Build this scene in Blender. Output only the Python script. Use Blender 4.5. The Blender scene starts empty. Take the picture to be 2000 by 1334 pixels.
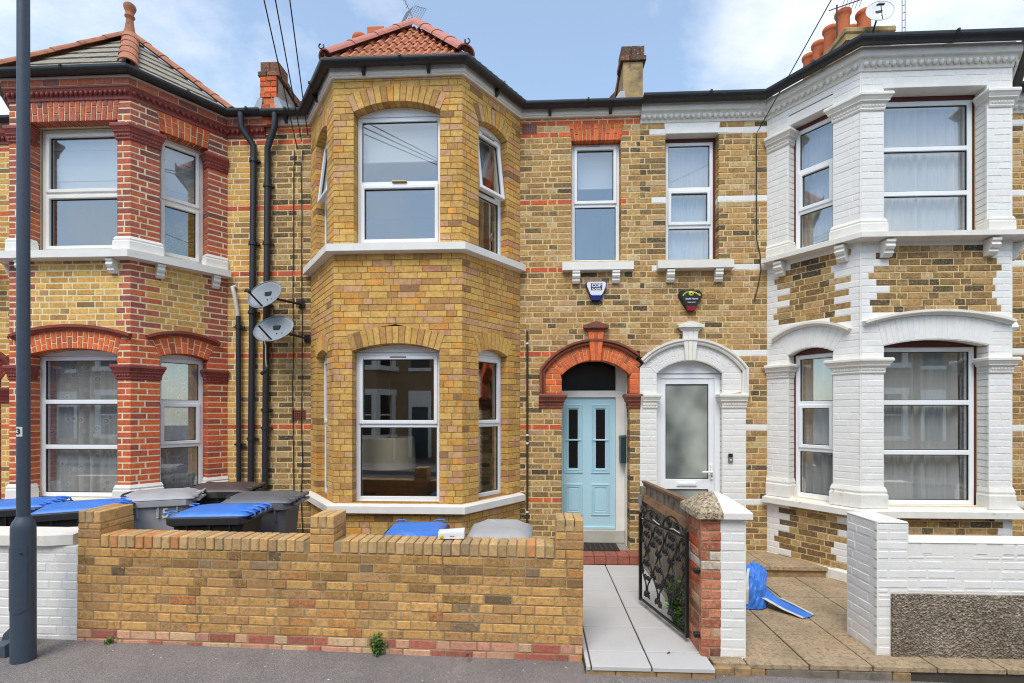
import bpy, bmesh, math, random
from mathutils import Vector, Matrix

# ------------------------------------------------------------------ camera, sky, sun, exposure
scene = bpy.context.scene
C = scene.collection
YAW = math.radians(2.75)
CAMZ = 1.97
cam_data = bpy.data.cameras.new('camera')
cam_data.sensor_width = 36.0
cam_data.lens = 970 / 2000 * 36.0
cam_data.shift_y = 138 / 2000
cam_data.clip_start = 0.05
cam_data.clip_end = 2000
cam = bpy.data.objects.new('camera', cam_data)
cam.location = (0, 0, CAMZ)
cam.rotation_euler = (math.radians(90), 0, YAW)
C.objects.link(cam)
scene.camera = cam

SUN_EL, SUN_AZ = math.radians(55), math.radians(195)    # azimuth measured from +Y clockwise: behind the camera, a little left
world = bpy.data.worlds.new('World')
scene.world = world
world.use_nodes = True
wn, wl = world.node_tree.nodes, world.node_tree.links
wn.clear()
w_out = wn.new('ShaderNodeOutputWorld')
w_sky = wn.new('ShaderNodeTexSky')
w_sky.sky_type = 'NISHITA'
w_sky.sun_disc = False
w_sky.sun_elevation = SUN_EL
w_sky.sun_rotation = SUN_AZ
w_sky.air_density = 1.0
w_sky.dust_density = 0.6
w_sky.ozone_density = 1.0
w_bg = wn.new('ShaderNodeBackground')
w_bg.inputs['Strength'].default_value = 0.135
w_cl = wn.new('ShaderNodeBackground')
w_cl.inputs['Color'].default_value = (1.0, 0.985, 0.965, 1)
w_cl.inputs['Strength'].default_value = 0.80
w_tc = wn.new('ShaderNodeTexCoord')
w_sep = wn.new('ShaderNodeSeparateXYZ')
w_add = wn.new('ShaderNodeMath'); w_add.operation = 'ADD'; w_add.inputs[1].default_value = 0.22
w_max = wn.new('ShaderNodeMath'); w_max.operation = 'MAXIMUM'; w_max.inputs[1].default_value = 0.08
w_dx = wn.new('ShaderNodeMath'); w_dx.operation = 'DIVIDE'
w_dy = wn.new('ShaderNodeMath'); w_dy.operation = 'DIVIDE'
w_cmb = wn.new('ShaderNodeCombineXYZ')
w_n1 = wn.new('ShaderNodeTexNoise')
w_n1.inputs['Scale'].default_value = 0.95
w_n1.inputs['Detail'].default_value = 9
w_n1.inputs['Roughness'].default_value = 0.6
w_n1.inputs['Distortion'].default_value = 0.15
w_map = wn.new('ShaderNodeMapping')
w_map.inputs['Location'].default_value = (-0.2, 7.7, 0.0)
w_rmp = wn.new('ShaderNodeValToRGB')
w_rmp.color_ramp.elements[0].position = 0.43
w_rmp.color_ramp.elements[0].color = (0.13, 0.13, 0.13, 1)
w_rmp.color_ramp.elements[1].position = 0.70
w_rmp.color_ramp.elements[1].color = (0.93, 0.93, 0.93, 1)
w_mix = wn.new('ShaderNodeMixShader')
wl.new(w_tc.outputs['Generated'], w_sep.inputs[0])
wl.new(w_sep.outputs['Z'], w_add.inputs[0])
wl.new(w_add.outputs[0], w_max.inputs[0])
wl.new(w_sep.outputs['X'], w_dx.inputs[0]); wl.new(w_max.outputs[0], w_dx.inputs[1])
wl.new(w_sep.outputs['Y'], w_dy.inputs[0]); wl.new(w_max.outputs[0], w_dy.inputs[1])
wl.new(w_dx.outputs[0], w_cmb.inputs[0]); wl.new(w_dy.outputs[0], w_cmb.inputs[1])
wl.new(w_cmb.outputs[0], w_map.inputs['Vector'])
wl.new(w_map.outputs[0], w_n1.inputs['Vector'])
wl.new(w_n1.outputs['Fac'], w_rmp.inputs['Fac'])
w_tint = wn.new('ShaderNodeMix'); w_tint.data_type = 'RGBA'; w_tint.blend_type = 'MULTIPLY'
w_tint.inputs[0].default_value = 1.0
w_tint.inputs[7].default_value = (0.92, 1.08, 1.08, 1)
wl.new(w_sky.outputs['Color'], w_tint.inputs[6])
wl.new(w_tint.outputs[2], w_bg.inputs['Color'])
wl.new(w_rmp.outputs['Color'], w_mix.inputs['Fac'])
wl.new(w_bg.outputs[0], w_mix.inputs[1])
wl.new(w_cl.outputs[0], w_mix.inputs[2])
wl.new(w_mix.outputs[0], w_out.inputs['Surface'])

sun_data = bpy.data.lights.new('sun', 'SUN')
sun_data.energy = 1.3
sun_data.angle = math.radians(30)
sun_data.color = (1.0, 0.95, 0.87)
sun = bpy.data.objects.new('sun', sun_data)
sd = Vector((math.sin(SUN_AZ) * math.cos(SUN_EL), math.cos(SUN_AZ) * math.cos(SUN_EL), math.sin(SUN_EL)))
sun.rotation_euler = sd.to_track_quat('Z', 'Y').to_euler()
sun.location = (0, -10, 20)
C.objects.link(sun)

scene.view_settings.view_transform = 'Standard'
scene.view_settings.look = 'None'
scene.view_settings.exposure = 0.92
scene.view_settings.gamma = 1.0
scene.view_settings.use_curve_mapping = False
scene.render.engine = 'CYCLES'
scene.cycles.use_denoising = True
scene.cycles.filter_width = 1.1
scene.cycles.max_bounces = 8
scene.cycles.diffuse_bounces = 4
scene.cycles.glossy_bounces = 4
scene.cycles.transparent_max_bounces = 16
scene.cycles.caustics_reflective = False
scene.cycles.caustics_refractive = False

R = random.Random(11)

# ------------------------------------------------------------------ materials
def lin(c):
    c = c / 255.0
    return c / 12.92 if c <= 0.04045 else ((c + 0.055) / 1.055) ** 2.4
def S(r, g, b):
    return (lin(r), lin(g), lin(b))
MATS = {}
def new_mat(name):
    m = bpy.data.materials.new(name)
    m.use_nodes = True
    n, l = m.node_tree.nodes, m.node_tree.links
    n.clear()
    out = n.new('ShaderNodeOutputMaterial')
    b = n.new('ShaderNodeBsdfPrincipled')
    l.new(b.outputs[0], out.inputs['Surface'])
    MATS[name] = m
    return m, n, l, b, out
def noise(n, l, scale, detail=4, rough=0.55, vec=None, dist=0.0):
    t = n.new('ShaderNodeTexNoise')
    t.inputs['Scale'].default_value = scale
    t.inputs['Detail'].default_value = detail
    t.inputs['Roughness'].default_value = rough
    t.inputs['Distortion'].default_value = dist
    if vec is not None:
        l.new(vec, t.inputs['Vector'])
    return t
def ramp(n, l, fac, stops):
    r = n.new('ShaderNodeValToRGB')
    e = r.color_ramp.elements
    e[0].position, e[1].position = stops[0][0], stops[-1][0]
    for p, c in stops[1:-1]:
        e.new(p)
    for i, (p, c) in enumerate(stops):
        if not isinstance(c, tuple):
            c = (c, c, c)
        e[i].position = p
        e[i].color = (c[0], c[1], c[2], 1)
    l.new(fac, r.inputs['Fac'])
    return r
def mixc(n, l, fac, a, b, mode='MIX'):
    m = n.new('ShaderNodeMix')
    m.data_type = 'RGBA'
    m.blend_type = mode
    for sock, v in ((m.inputs[0], fac), (m.inputs[6], a), (m.inputs[7], b)):
        if hasattr(v, 'links') or hasattr(v, 'is_output'):
            l.new(v, sock)
        elif isinstance(v, tuple):
            sock.default_value = (v[0], v[1], v[2], 1)
        else:
            sock.default_value = v
    return m.outputs[2]
def bump(n, l, b, height, strength=0.3, dist=0.01):
    bp = n.new('ShaderNodeBump')
    bp.inputs['Strength'].default_value = strength
    bp.inputs['Distance'].default_value = dist
    l.new(height, bp.inputs['Height'])
    l.new(bp.outputs[0], b.inputs['Normal'])
def wpos(n):
    g = n.new('ShaderNodeNewGeometry')
    return g.outputs['Position']

def simple(name, col, rough=0.6, var=0.12, scale=6.0, bstr=0.1, bscale=None, metal=0.0, spec=0.5, fine=0.0, stain=None):
    """plain coloured surface with mottling, optional stains and fine relief"""
    m, n, l, b, out = new_mat(name)
    p = wpos(n)
    t = noise(n, l, scale, 5, 0.6, p)
    r = ramp(n, l, t.outputs['Fac'], [(0.3, 1 - var), (0.7, 1 + var * 0.6)])
    c = mixc(n, l, 1.0, col, r.outputs['Color'], 'MULTIPLY')
    if fine:
        t3 = noise(n, l, 260, 2, 0.7, p)
        r3 = ramp(n, l, t3.outputs['Fac'], [(0.35, 1 - fine), (0.65, 1 + fine)])
        c = mixc(n, l, 1.0, c, r3.outputs['Color'], 'MULTIPLY')
    if stain:
        scol, s_scale, lo, hi = stain
        t4 = noise(n, l, s_scale, 6, 0.65, p, 0.4)
        r4 = ramp(n, l, t4.outputs['Fac'], [(lo, 0.0), (hi, 1.0)])
        c = mixc(n, l, r4.outputs['Color'], c, scol)
    l.new(c, b.inputs['Base Color'])
    b.inputs['Roughness'].default_value = rough
    b.inputs['Metallic'].default_value = metal
    b.inputs['Specular IOR Level'].default_value = spec
    if bstr:
        t2 = noise(n, l, bscale or scale * 12, 4, 0.6, p)
        bump(n, l, b, t2.outputs['Fac'], bstr, 0.006)
    return m

def brick_mat(name, piece, paint=False, strong=False):
    """one brick colour per object (piece) or per face attribute (joined brickwork), with grain, pits and weathering"""
    m, n, l, b, out = new_mat(name)
    p = wpos(n)
    if piece:
        oi = n.new('ShaderNodeObjectInfo')
        base = oi.outputs['Color']
    else:
        at = n.new('ShaderNodeAttribute')
        at.attribute_name = 'col'
        base = at.outputs['Color']
    if paint:
        t = noise(n, l, 9, 5, 0.6, p)
        r = ramp(n, l, t.outputs['Fac'], [(0.3, 0.93), (0.7, 1.03)])
        c = mixc(n, l, 1.0, base, r.outputs['Color'], 'MULTIPLY')
        t2 = noise(n, l, 45, 5, 0.7, p, 0.5)
        r2 = ramp(n, l, t2.outputs['Fac'], [(0.69, 0.0), (0.73, 0.8)])
        c = mixc(n, l, r2.outputs['Color'], c, S(178, 168, 152))
        l.new(c, b.inputs['Base Color'])
        b.inputs['Roughness'].default_value = 0.55
        t3 = noise(n, l, 60, 4, 0.6, p)
        bump(n, l, b, t3.outputs['Fac'], 0.35, 0.006)
        return m
    t = noise(n, l, 28, 5, 0.65, p)
    r = ramp(n, l, t.outputs['Fac'], [(0.28, 0.5 if strong else 0.68), (0.5, 1.0), (0.72, 1.3 if strong else 1.2)])
    c = mixc(n, l, 1.0, base, r.outputs['Color'], 'MULTIPLY')
    t2 = noise(n, l, 75, 4, 0.7, p, 0.3)
    r2 = ramp(n, l, t2.outputs['Fac'], [(0.62, 0.0), (0.72, 0.6 if strong else 0.3)])
    c = mixc(n, l, r2.outputs['Color'], c, S(70, 56, 42))
    t4 = noise(n, l, 2.2, 5, 0.65, p, 0.6)
    r4 = ramp(n, l, t4.outputs['Fac'], [(0.52, 0.0), (0.78, 0.28)])
    c = mixc(n, l, r4.outputs['Color'], c, S(84, 70, 52))
    t5 = noise(n, l, 46, 4, 0.7, p, 0.4)
    r5 = ramp(n, l, t5.outputs['Fac'], [(0.57, 0.0), (0.66, 0.55 if strong else 0.22)])
    c = mixc(n, l, r5.outputs['Color'], c, S(222, 196, 146))
    l.new(c, b.inputs['Base Color'])
    b.inputs['Roughness'].default_value = 0.92
    b.inputs['Specular IOR Level'].default_value = 0.25
    t3 = noise(n, l, 110, 5, 0.7, p)
    bump(n, l, b, t3.outputs['Fac'], 0.6, 0.008)
    return m

brick_mat('brick_piece', True)
brick_mat('brick_joined', False)
brick_mat('stock_piece', True, strong=True)
brick_mat('stock_joined', False, strong=True)
brick_mat('painted_piece', True, paint=True)
brick_mat('painted_joined', False, paint=True)

simple('mortar', S(224, 202, 152), 0.95, 0.16, 7, 0.5, 140, spec=0.2, stain=(S(176, 150, 108), 2.0, 0.5, 0.85))
simple('mortar_bay', S(158, 120, 72), 0.95, 0.15, 9, 0.4, 140, spec=0.2)
simple('mortar_cream', S(236, 222, 182), 0.95, 0.1, 7, 0.4, 140, spec=0.2)
simple('mortar_grey', S(176, 152, 116), 0.95, 0.2, 9, 0.5, 140, spec=0.2, stain=(S(96, 84, 66), 2.5, 0.48, 0.75))
simple('white_paint', S(236, 233, 226), 0.5, 0.06, 5, 0.25, 50, stain=(S(176, 168, 152), 7.0, 0.66, 0.80))
simple('white_soft', S(232, 228, 219), 0.6, 0.08, 8, 0.4, 70, stain=(S(150, 140, 122), 12.0, 0.62, 0.80))
simple('upvc', S(240, 242, 243), 0.28, 0.02, 3, 0.0)
simple('seal', S(24, 24, 26), 0.5, 0.1, 9, 0.0)
simple('terracotta_red', S(142, 62, 52), 0.42, 0.22, 22, 0.3, 120, stain=(S(74, 40, 36), 9.0, 0.55, 0.78))
simple('terracotta_bright', S(138, 74, 54), 0.6, 0.25, 18, 0.35, 120, stain=(S(86, 58, 44), 8.0, 0.5, 0.75))
simple('clay_pot', S(196, 104, 62), 0.8, 0.18, 6, 0.25, 80, stain=(S(120, 66, 44), 5.0, 0.55, 0.75))
simple('hip_clay', S(176, 112, 82), 0.85, 0.2, 8, 0.3, 90, stain=(S(110, 84, 62), 9.0, 0.52, 0.72))
simple('hip_pink', S(188, 122, 108), 0.8, 0.14, 10, 0.25, 90, stain=(S(120, 84, 72), 12.0, 0.58, 0.75))
simple('roof_tile', S(186, 118, 82), 0.85, 0.25, 14, 0.35, 120, stain=(S(120, 78, 56), 10.0, 0.5, 0.75))
simple('slate', S(146, 138, 124), 0.8, 0.25, 12, 0.35, 100, stain=(S(186, 176, 152), 22.0, 0.55, 0.7))
simple('slate_dark', S(88, 86, 88), 0.7, 0.2, 8, 0.3, 90)
simple('black_plastic', S(38, 38, 42), 0.38, 0.22, 14, 0.06, 60, stain=(S(84, 80, 76), 10.0, 0.6, 0.85))
simple('pipe_paint', S(44, 46, 52), 0.5, 0.18, 10, 0.15, 60, stain=(S(84, 74, 66), 14.0, 0.64, 0.8))
simple('lead', S(150, 154, 160), 0.5, 0.2, 10, 0.25, 40, metal=0.3)
simple('render_old', S(176, 150, 106), 0.95, 0.25, 8, 0.5, 80, stain=(S(96, 82, 66), 6.0, 0.5, 0.72))
simple('render_grey', S(168, 156, 138), 0.95, 0.22, 8, 0.5, 80, stain=(S(110, 96, 80), 6.0, 0.5, 0.72))
simple('door_blue', S(182, 218, 231), 0.38, 0.03, 5, 0.05, 90)
simple('door_groove', S(120, 172, 194), 0.4, 0.03, 5, 0.0)
simple('dark_glass', S(22, 22, 24), 0.08, 0.3, 60, 0.35, 160)
simple('maroon', S(98, 46, 42), 0.5, 0.12, 10, 0.2, 60)
simple('maroon_gloss', S(112, 40, 36), 0.3, 0.12, 10, 0.15, 60)
simple('room_wall', S(176, 172, 164), 0.9, 0.05, 2, 0.0)
simple('room_floor', S(96, 78, 60), 0.7, 0.1, 4, 0.0)
simple('concrete', S(150, 146, 138), 0.9, 0.14, 3, 0.3, 60, fine=0.08, stain=(S(104, 98, 88), 4.0, 0.5, 0.75))
simple('step_stone', S(190, 186, 176), 0.9, 0.1, 6, 0.3, 60)
simple('slab_grey', S(196, 194, 192), 0.85, 0.05, 3, 0.2, 220, fine=0.10)
simple('slab_buff', S(172, 150, 120), 0.92, 0.25, 4, 0.5, 90, fine=0.2, stain=(S(112, 94, 72), 30.0, 0.48, 0.70))
simple('joint', S(70, 64, 56), 0.95, 0.2, 8, 0.3, 60)
simple('edge_stone', S(170, 138, 96), 0.9, 0.3, 10, 0.6, 60, stain=(S(110, 98, 80), 8.0, 0.5, 0.7))
simple('edge_dark', S(128, 118, 104), 0.9, 0.3, 9, 0.6, 60, stain=(S(78, 72, 64), 8.0, 0.48, 0.7))
simple('red_tile', S(160, 94, 76), 0.55, 0.2, 14, 0.2, 60, stain=(S(96, 56, 46), 10.0, 0.55, 0.75))
simple('wood_grey', S(138, 124, 108), 0.9, 0.25, 6, 0.4, 60, stain=(S(70, 58, 48), 9.0, 0.5, 0.7))
simple('wood_brown', S(138, 104, 76), 0.85, 0.25, 8, 0.4, 60, stain=(S(86, 64, 48), 9.0, 0.5, 0.7))
simple('iron', S(26, 27, 29), 0.42, 0.2, 30, 0.25, 140)
simple('galvanised', S(150, 152, 154), 0.45, 0.2, 12, 0.1, metal=0.6)
simple('bin_blue', S(64, 128, 220), 0.42, 0.10, 6, 0.06, 90, stain=(S(110, 150, 214), 5.0, 0.56, 0.8))
simple('bin_grey', S(172, 172, 174), 0.5, 0.10, 6, 0.06, 90, stain=(S(198, 196, 192), 5.0, 0.56, 0.8))
simple('bin_charcoal', S(104, 104, 108), 0.5, 0.12, 6, 0.06, 90, stain=(S(116, 112, 108), 5.0, 0.56, 0.8))
simple('bin_black', S(46, 46, 48), 0.5, 0.15, 6, 0.08, 90, stain=(S(88, 84, 80), 5.0, 0.58, 0.85))
simple('bin_brown', S(82, 72, 70), 0.5, 0.15, 6, 0.08, 90, stain=(S(112, 100, 94), 5.0, 0.56, 0.8))
simple('post_paint', S(64, 75, 89), 0.5, 0.10, 20, 0.25, 160, fine=0.12)
simple('rubber', S(22, 22, 22), 0.8, 0.1, 10, 0.1)
simple('white_plastic', S(232, 234, 238), 0.35, 0.03, 5, 0.0)
simple('label_white', S(224, 224, 220), 0.6, 0.05, 5, 0.0)
simple('ink_navy', S(44, 46, 112), 0.5, 0.05, 5, 0.0)
simple('navy_plastic', S(28, 30, 110), 0.3, 0.1, 8, 0.0)
simple('black_gloss', S(36, 36, 42), 0.35, 0.08, 8, 0.0)
simple('red_plastic', S(150, 26, 36), 0.25, 0.15, 8, 0.0)
simple('yellow_ink', S(206, 204, 52), 0.5, 0.05, 8, 0.0)
simple('ink_black', S(30, 30, 32), 0.6, 0.05, 8, 0.0)
simple('dish_grey', S(146, 154, 162), 0.55, 0.10, 12, 0.1, 200, fine=0.06, stain=(S(120, 126, 128), 6.0, 0.55, 0.75))
simple('dish_white', S(206, 206, 208), 0.5, 0.08, 12, 0.0)
simple('cable_black', S(30, 28, 28), 0.6, 0.1, 9, 0.0)
simple('cable_white', S(206, 200, 188), 0.6, 0.1, 9, 0.0)
simple('conduit', S(64, 48, 42), 0.6, 0.15, 9, 0.1)
simple('letterbox', S(36, 62, 70), 0.4, 0.08, 8, 0.0)
simple('mat_dark', S(62, 56, 50), 0.95, 0.3, 30, 0.5, 120)
simple('tarp', S(58, 122, 214), 0.45, 0.16, 9, 0.5, 26, stain=(S(120, 168, 226), 14.0, 0.6, 0.8))
simple('tarp_tape', S(200, 196, 186), 0.6, 0.08, 20, 0.1)
simple('tarp_teal', S(60, 160, 190), 0.5, 0.1, 12, 0.1)
simple('soil', S(88, 72, 56), 0.95, 0.3, 12, 0.6, 60)
simple('lampshade', S(216, 204, 178), 0.8, 0.05, 8, 0.1)
simple('opposite_wall', S(150, 124, 92), 0.9, 0.2, 5, 0.3, 40)
simple('opposite_white', S(228, 226, 220), 0.6, 0.05, 5, 0.1)
simple('road_line', S(222, 220, 212), 0.7, 0.1, 8, 0.1)
simple('leaf_brown', S(96, 62, 42), 0.8, 0.2, 20, 0.1)
simple('brass', S(170, 140, 84), 0.35, 0.1, 20, 0.0, metal=0.7)

def asphalt_mat(name, a, bcol):
    m, n, l, b, out = new_mat(name)
    p = wpos(n)
    t = noise(n, l, 1.3, 5, 0.6, p)
    r = ramp(n, l, t.outputs['Fac'], [(0.3, a), (0.7, bcol)])
    v = n.new('ShaderNodeTexVoronoi'); v.inputs['Scale'].default_value = 190
    l.new(p, v.inputs['Vector'])
    r2 = ramp(n, l, v.outputs['Color'], [(0.0, 0.55), (0.5, 1.0), (0.95, 1.7)])
    c = mixc(n, l, 1.0, r.outputs['Color'], r2.outputs['Color'], 'MULTIPLY')
    t5 = noise(n, l, 26, 3, 0.6, p)
    r5 = ramp(n, l, t5.outputs['Fac'], [(0.71, 0.0), (0.74, 0.6)])
    c = mixc(n, l, r5.outputs['Color'], c, S(150, 146, 138))
    l.new(c, b.inputs['Base Color'])
    b.inputs['Roughness'].default_value = 0.85
    bump(n, l, b, v.outputs['Distance'], 0.7, 0.006)
asphalt_mat('asphalt', S(112, 106, 104), S(140, 132, 128))
asphalt_mat('road_asphalt', S(84, 82, 82), S(108, 104, 102))

# rough pebble render
m, n, l, b, out = new_mat('pebbledash')
p = wpos(n)
v = n.new('ShaderNodeTexVoronoi'); v.inputs['Scale'].default_value = 75
l.new(p, v.inputs['Vector'])
t = noise(n, l, 3.0, 5, 0.6, p)
r = ramp(n, l, t.outputs['Fac'], [(0.3, S(120, 106, 90)), (0.7, S(176, 162, 144))])
r2 = ramp(n, l, v.outputs['Color'], [(0.1, 0.5), (0.5, 0.95), (0.9, 1.45)])
c = mixc(n, l, 1.0, r.outputs['Color'], r2.outputs['Color'], 'MULTIPLY')
l.new(c, b.inputs['Base Color'])
b.inputs['Roughness'].default_value = 0.95
bump(n, l, b, v.outputs['Distance'], 1.0, 0.02)

# speckled cap stone
m, n, l, b, out = new_mat('cap_stone')
p = wpos(n)
t = noise(n, l, 38, 6, 0.75, p, 0.6)
r = ramp(n, l, t.outputs['Fac'], [(0.38, S(70, 60, 50)), (0.5, S(170, 152, 124)), (0.66, S(218, 206, 182))])
l.new(r.outputs['Color'], b.inputs['Base Color'])
b.inputs['Roughness'].default_value = 0.95
bump(n, l, b, t.outputs['Fac'], 0.8, 0.01)

# glass: a clear pane that mirrors the street and sky
def glass_mat(name, refl, tint, rough=0.0):
    m, n, l, b, out = new_mat(name)
    n.remove(b)
    tr = n.new('ShaderNodeBsdfTransparent'); tr.inputs['Color'].default_value = (*tint, 1)
    gl = n.new('ShaderNodeBsdfGlossy'); gl.inputs['Roughness'].default_value = rough
    lw = n.new('ShaderNodeLayerWeight'); lw.inputs['Blend'].default_value = 0.5
    pw = n.new('ShaderNodeMath'); pw.operation = 'POWER'; pw.inputs[1].default_value = 4.0
    l.new(lw.outputs['Facing'], pw.inputs[0])
    ad = n.new('ShaderNodeMath'); ad.operation = 'MULTIPLY_ADD'; ad.use_clamp = True
    ad.inputs[1].default_value = 0.8
    ad.inputs[2].default_value = refl
    l.new(pw.outputs[0], ad.inputs[0])
    mx = n.new('ShaderNodeMixShader')
    l.new(ad.outputs[0], mx.inputs[0]); l.new(tr.outputs[0], mx.inputs[1]); l.new(gl.outputs[0], mx.inputs[2])
    l.new(mx.outputs[0], out.inputs['Surface'])
glass_mat('glass', 0.19, (0.99, 0.995, 0.993))
# frosted door glass
m, n, l, b, out = new_mat('frosted')
b.inputs['Base Color'].default_value = (*S(150, 156, 148), 1)
b.inputs['Roughness'].default_value = 0.22
b.inputs['Specular IOR Level'].default_value = 0.9
t = noise(n, l, 1.9, 2, 0.4, wpos(n))
r = ramp(n, l, t.outputs['Fac'], [(0.32, S(98, 104, 102)), (0.66, S(186, 190, 178))])  # soft dark-to-light reflections painted into the glass colour
l.new(r.outputs['Color'], b.inputs['Base Color'])
t2 = noise(n, l, 260, 2, 0.5, wpos(n))
bump(n, l, b, t2.outputs['Fac'], 0.25, 0.004)

def cloth_mat(name, col, trans, lace=False):
    m, n, l, b, out = new_mat(name)
    n.remove(b)
    d = n.new('ShaderNodeBsdfDiffuse'); d.inputs['Color'].default_value = (*col, 1)
    tl = n.new('ShaderNodeBsdfTranslucent'); tl.inputs['Color'].default_value = (*col, 1)
    tr = n.new('ShaderNodeBsdfTransparent')
    m1 = n.new('ShaderNodeMixShader'); m1.inputs[0].default_value = 0.3
    m2 = n.new('ShaderNodeMixShader'); m2.inputs[0].default_value = trans
    l.new(d.outputs[0], m1.inputs[1]); l.new(tl.outputs[0], m1.inputs[2])
    l.new(m1.outputs[0], m2.inputs[1]); l.new(tr.outputs[0], m2.inputs[2])
    if lace:
        v = n.new('ShaderNodeTexVoronoi'); v.inputs['Scale'].default_value = 7.5
        l.new(wpos(n), v.inputs['Vector'])
        r = ramp(n, l, v.outputs['Distance'], [(0.10, 0.05), (0.16, 0.6), (0.22, 0.05), (0.30, 0.05), (0.36, trans)])
        l.new(r.outputs['Color'], m2.inputs[0])
    l.new(m2.outputs[0], out.inputs['Surface'])
cloth_mat('net', S(246, 248, 247), 0.08)
cloth_mat('lace', S(244, 246, 245), 0.22, True)
cloth_mat('blind', S(236, 240, 240), 0.0)
cloth_mat('drape_blue', S(64, 92, 150), 0.0)
def leaf_mat(name, a, bb):
    m, n, l, b, out = new_mat(name)
    t = noise(n, l, 30, 3, 0.5, wpos(n))
    r = ramp(n, l, t.outputs['Fac'], [(0.3, a), (0.7, bb)])
    l.new(r.outputs['Color'], b.inputs['Base Color'])
    b.inputs['Roughness'].default_value = 0.6
leaf_mat('leaf', S(70, 104, 44), S(124, 158, 74))
leaf_mat('leaf_pale', S(128, 160, 92), S(176, 200, 130))
leaf_mat('leaf_dark', S(48, 78, 40), S(88, 124, 60))

# ------------------------------------------------------------------ object helpers
def wm(o):
    """world matrix from the stored transforms (no depsgraph needed)"""
    m = o.matrix_basis.copy()
    if o.parent:
        m = wm(o.parent) @ o.matrix_parent_inverse @ m
    return m
def link(o, parent=None, local=False):
    C.objects.link(o)
    if parent is not None:
        o.parent = parent
        o.matrix_parent_inverse = Matrix.Identity(4) if (local or parent.get('own_frame')) else wm(parent).inverted()
    return o
def thing(name, label, cat, loc=(0, 0, 0), rz=0.0, group=None, ry=0.0):
    o = bpy.data.objects.new(name, None)
    o.empty_display_size = 0.1
    o.location = loc
    o.rotation_euler = (0, ry, rz)
    C.objects.link(o)
    tag(o, label, cat, group)
    return o
def tag(o, label, cat, group=None):
    o['label'] = label
    o['category'] = cat
    if group:
        o['group'] = group
    return o

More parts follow.
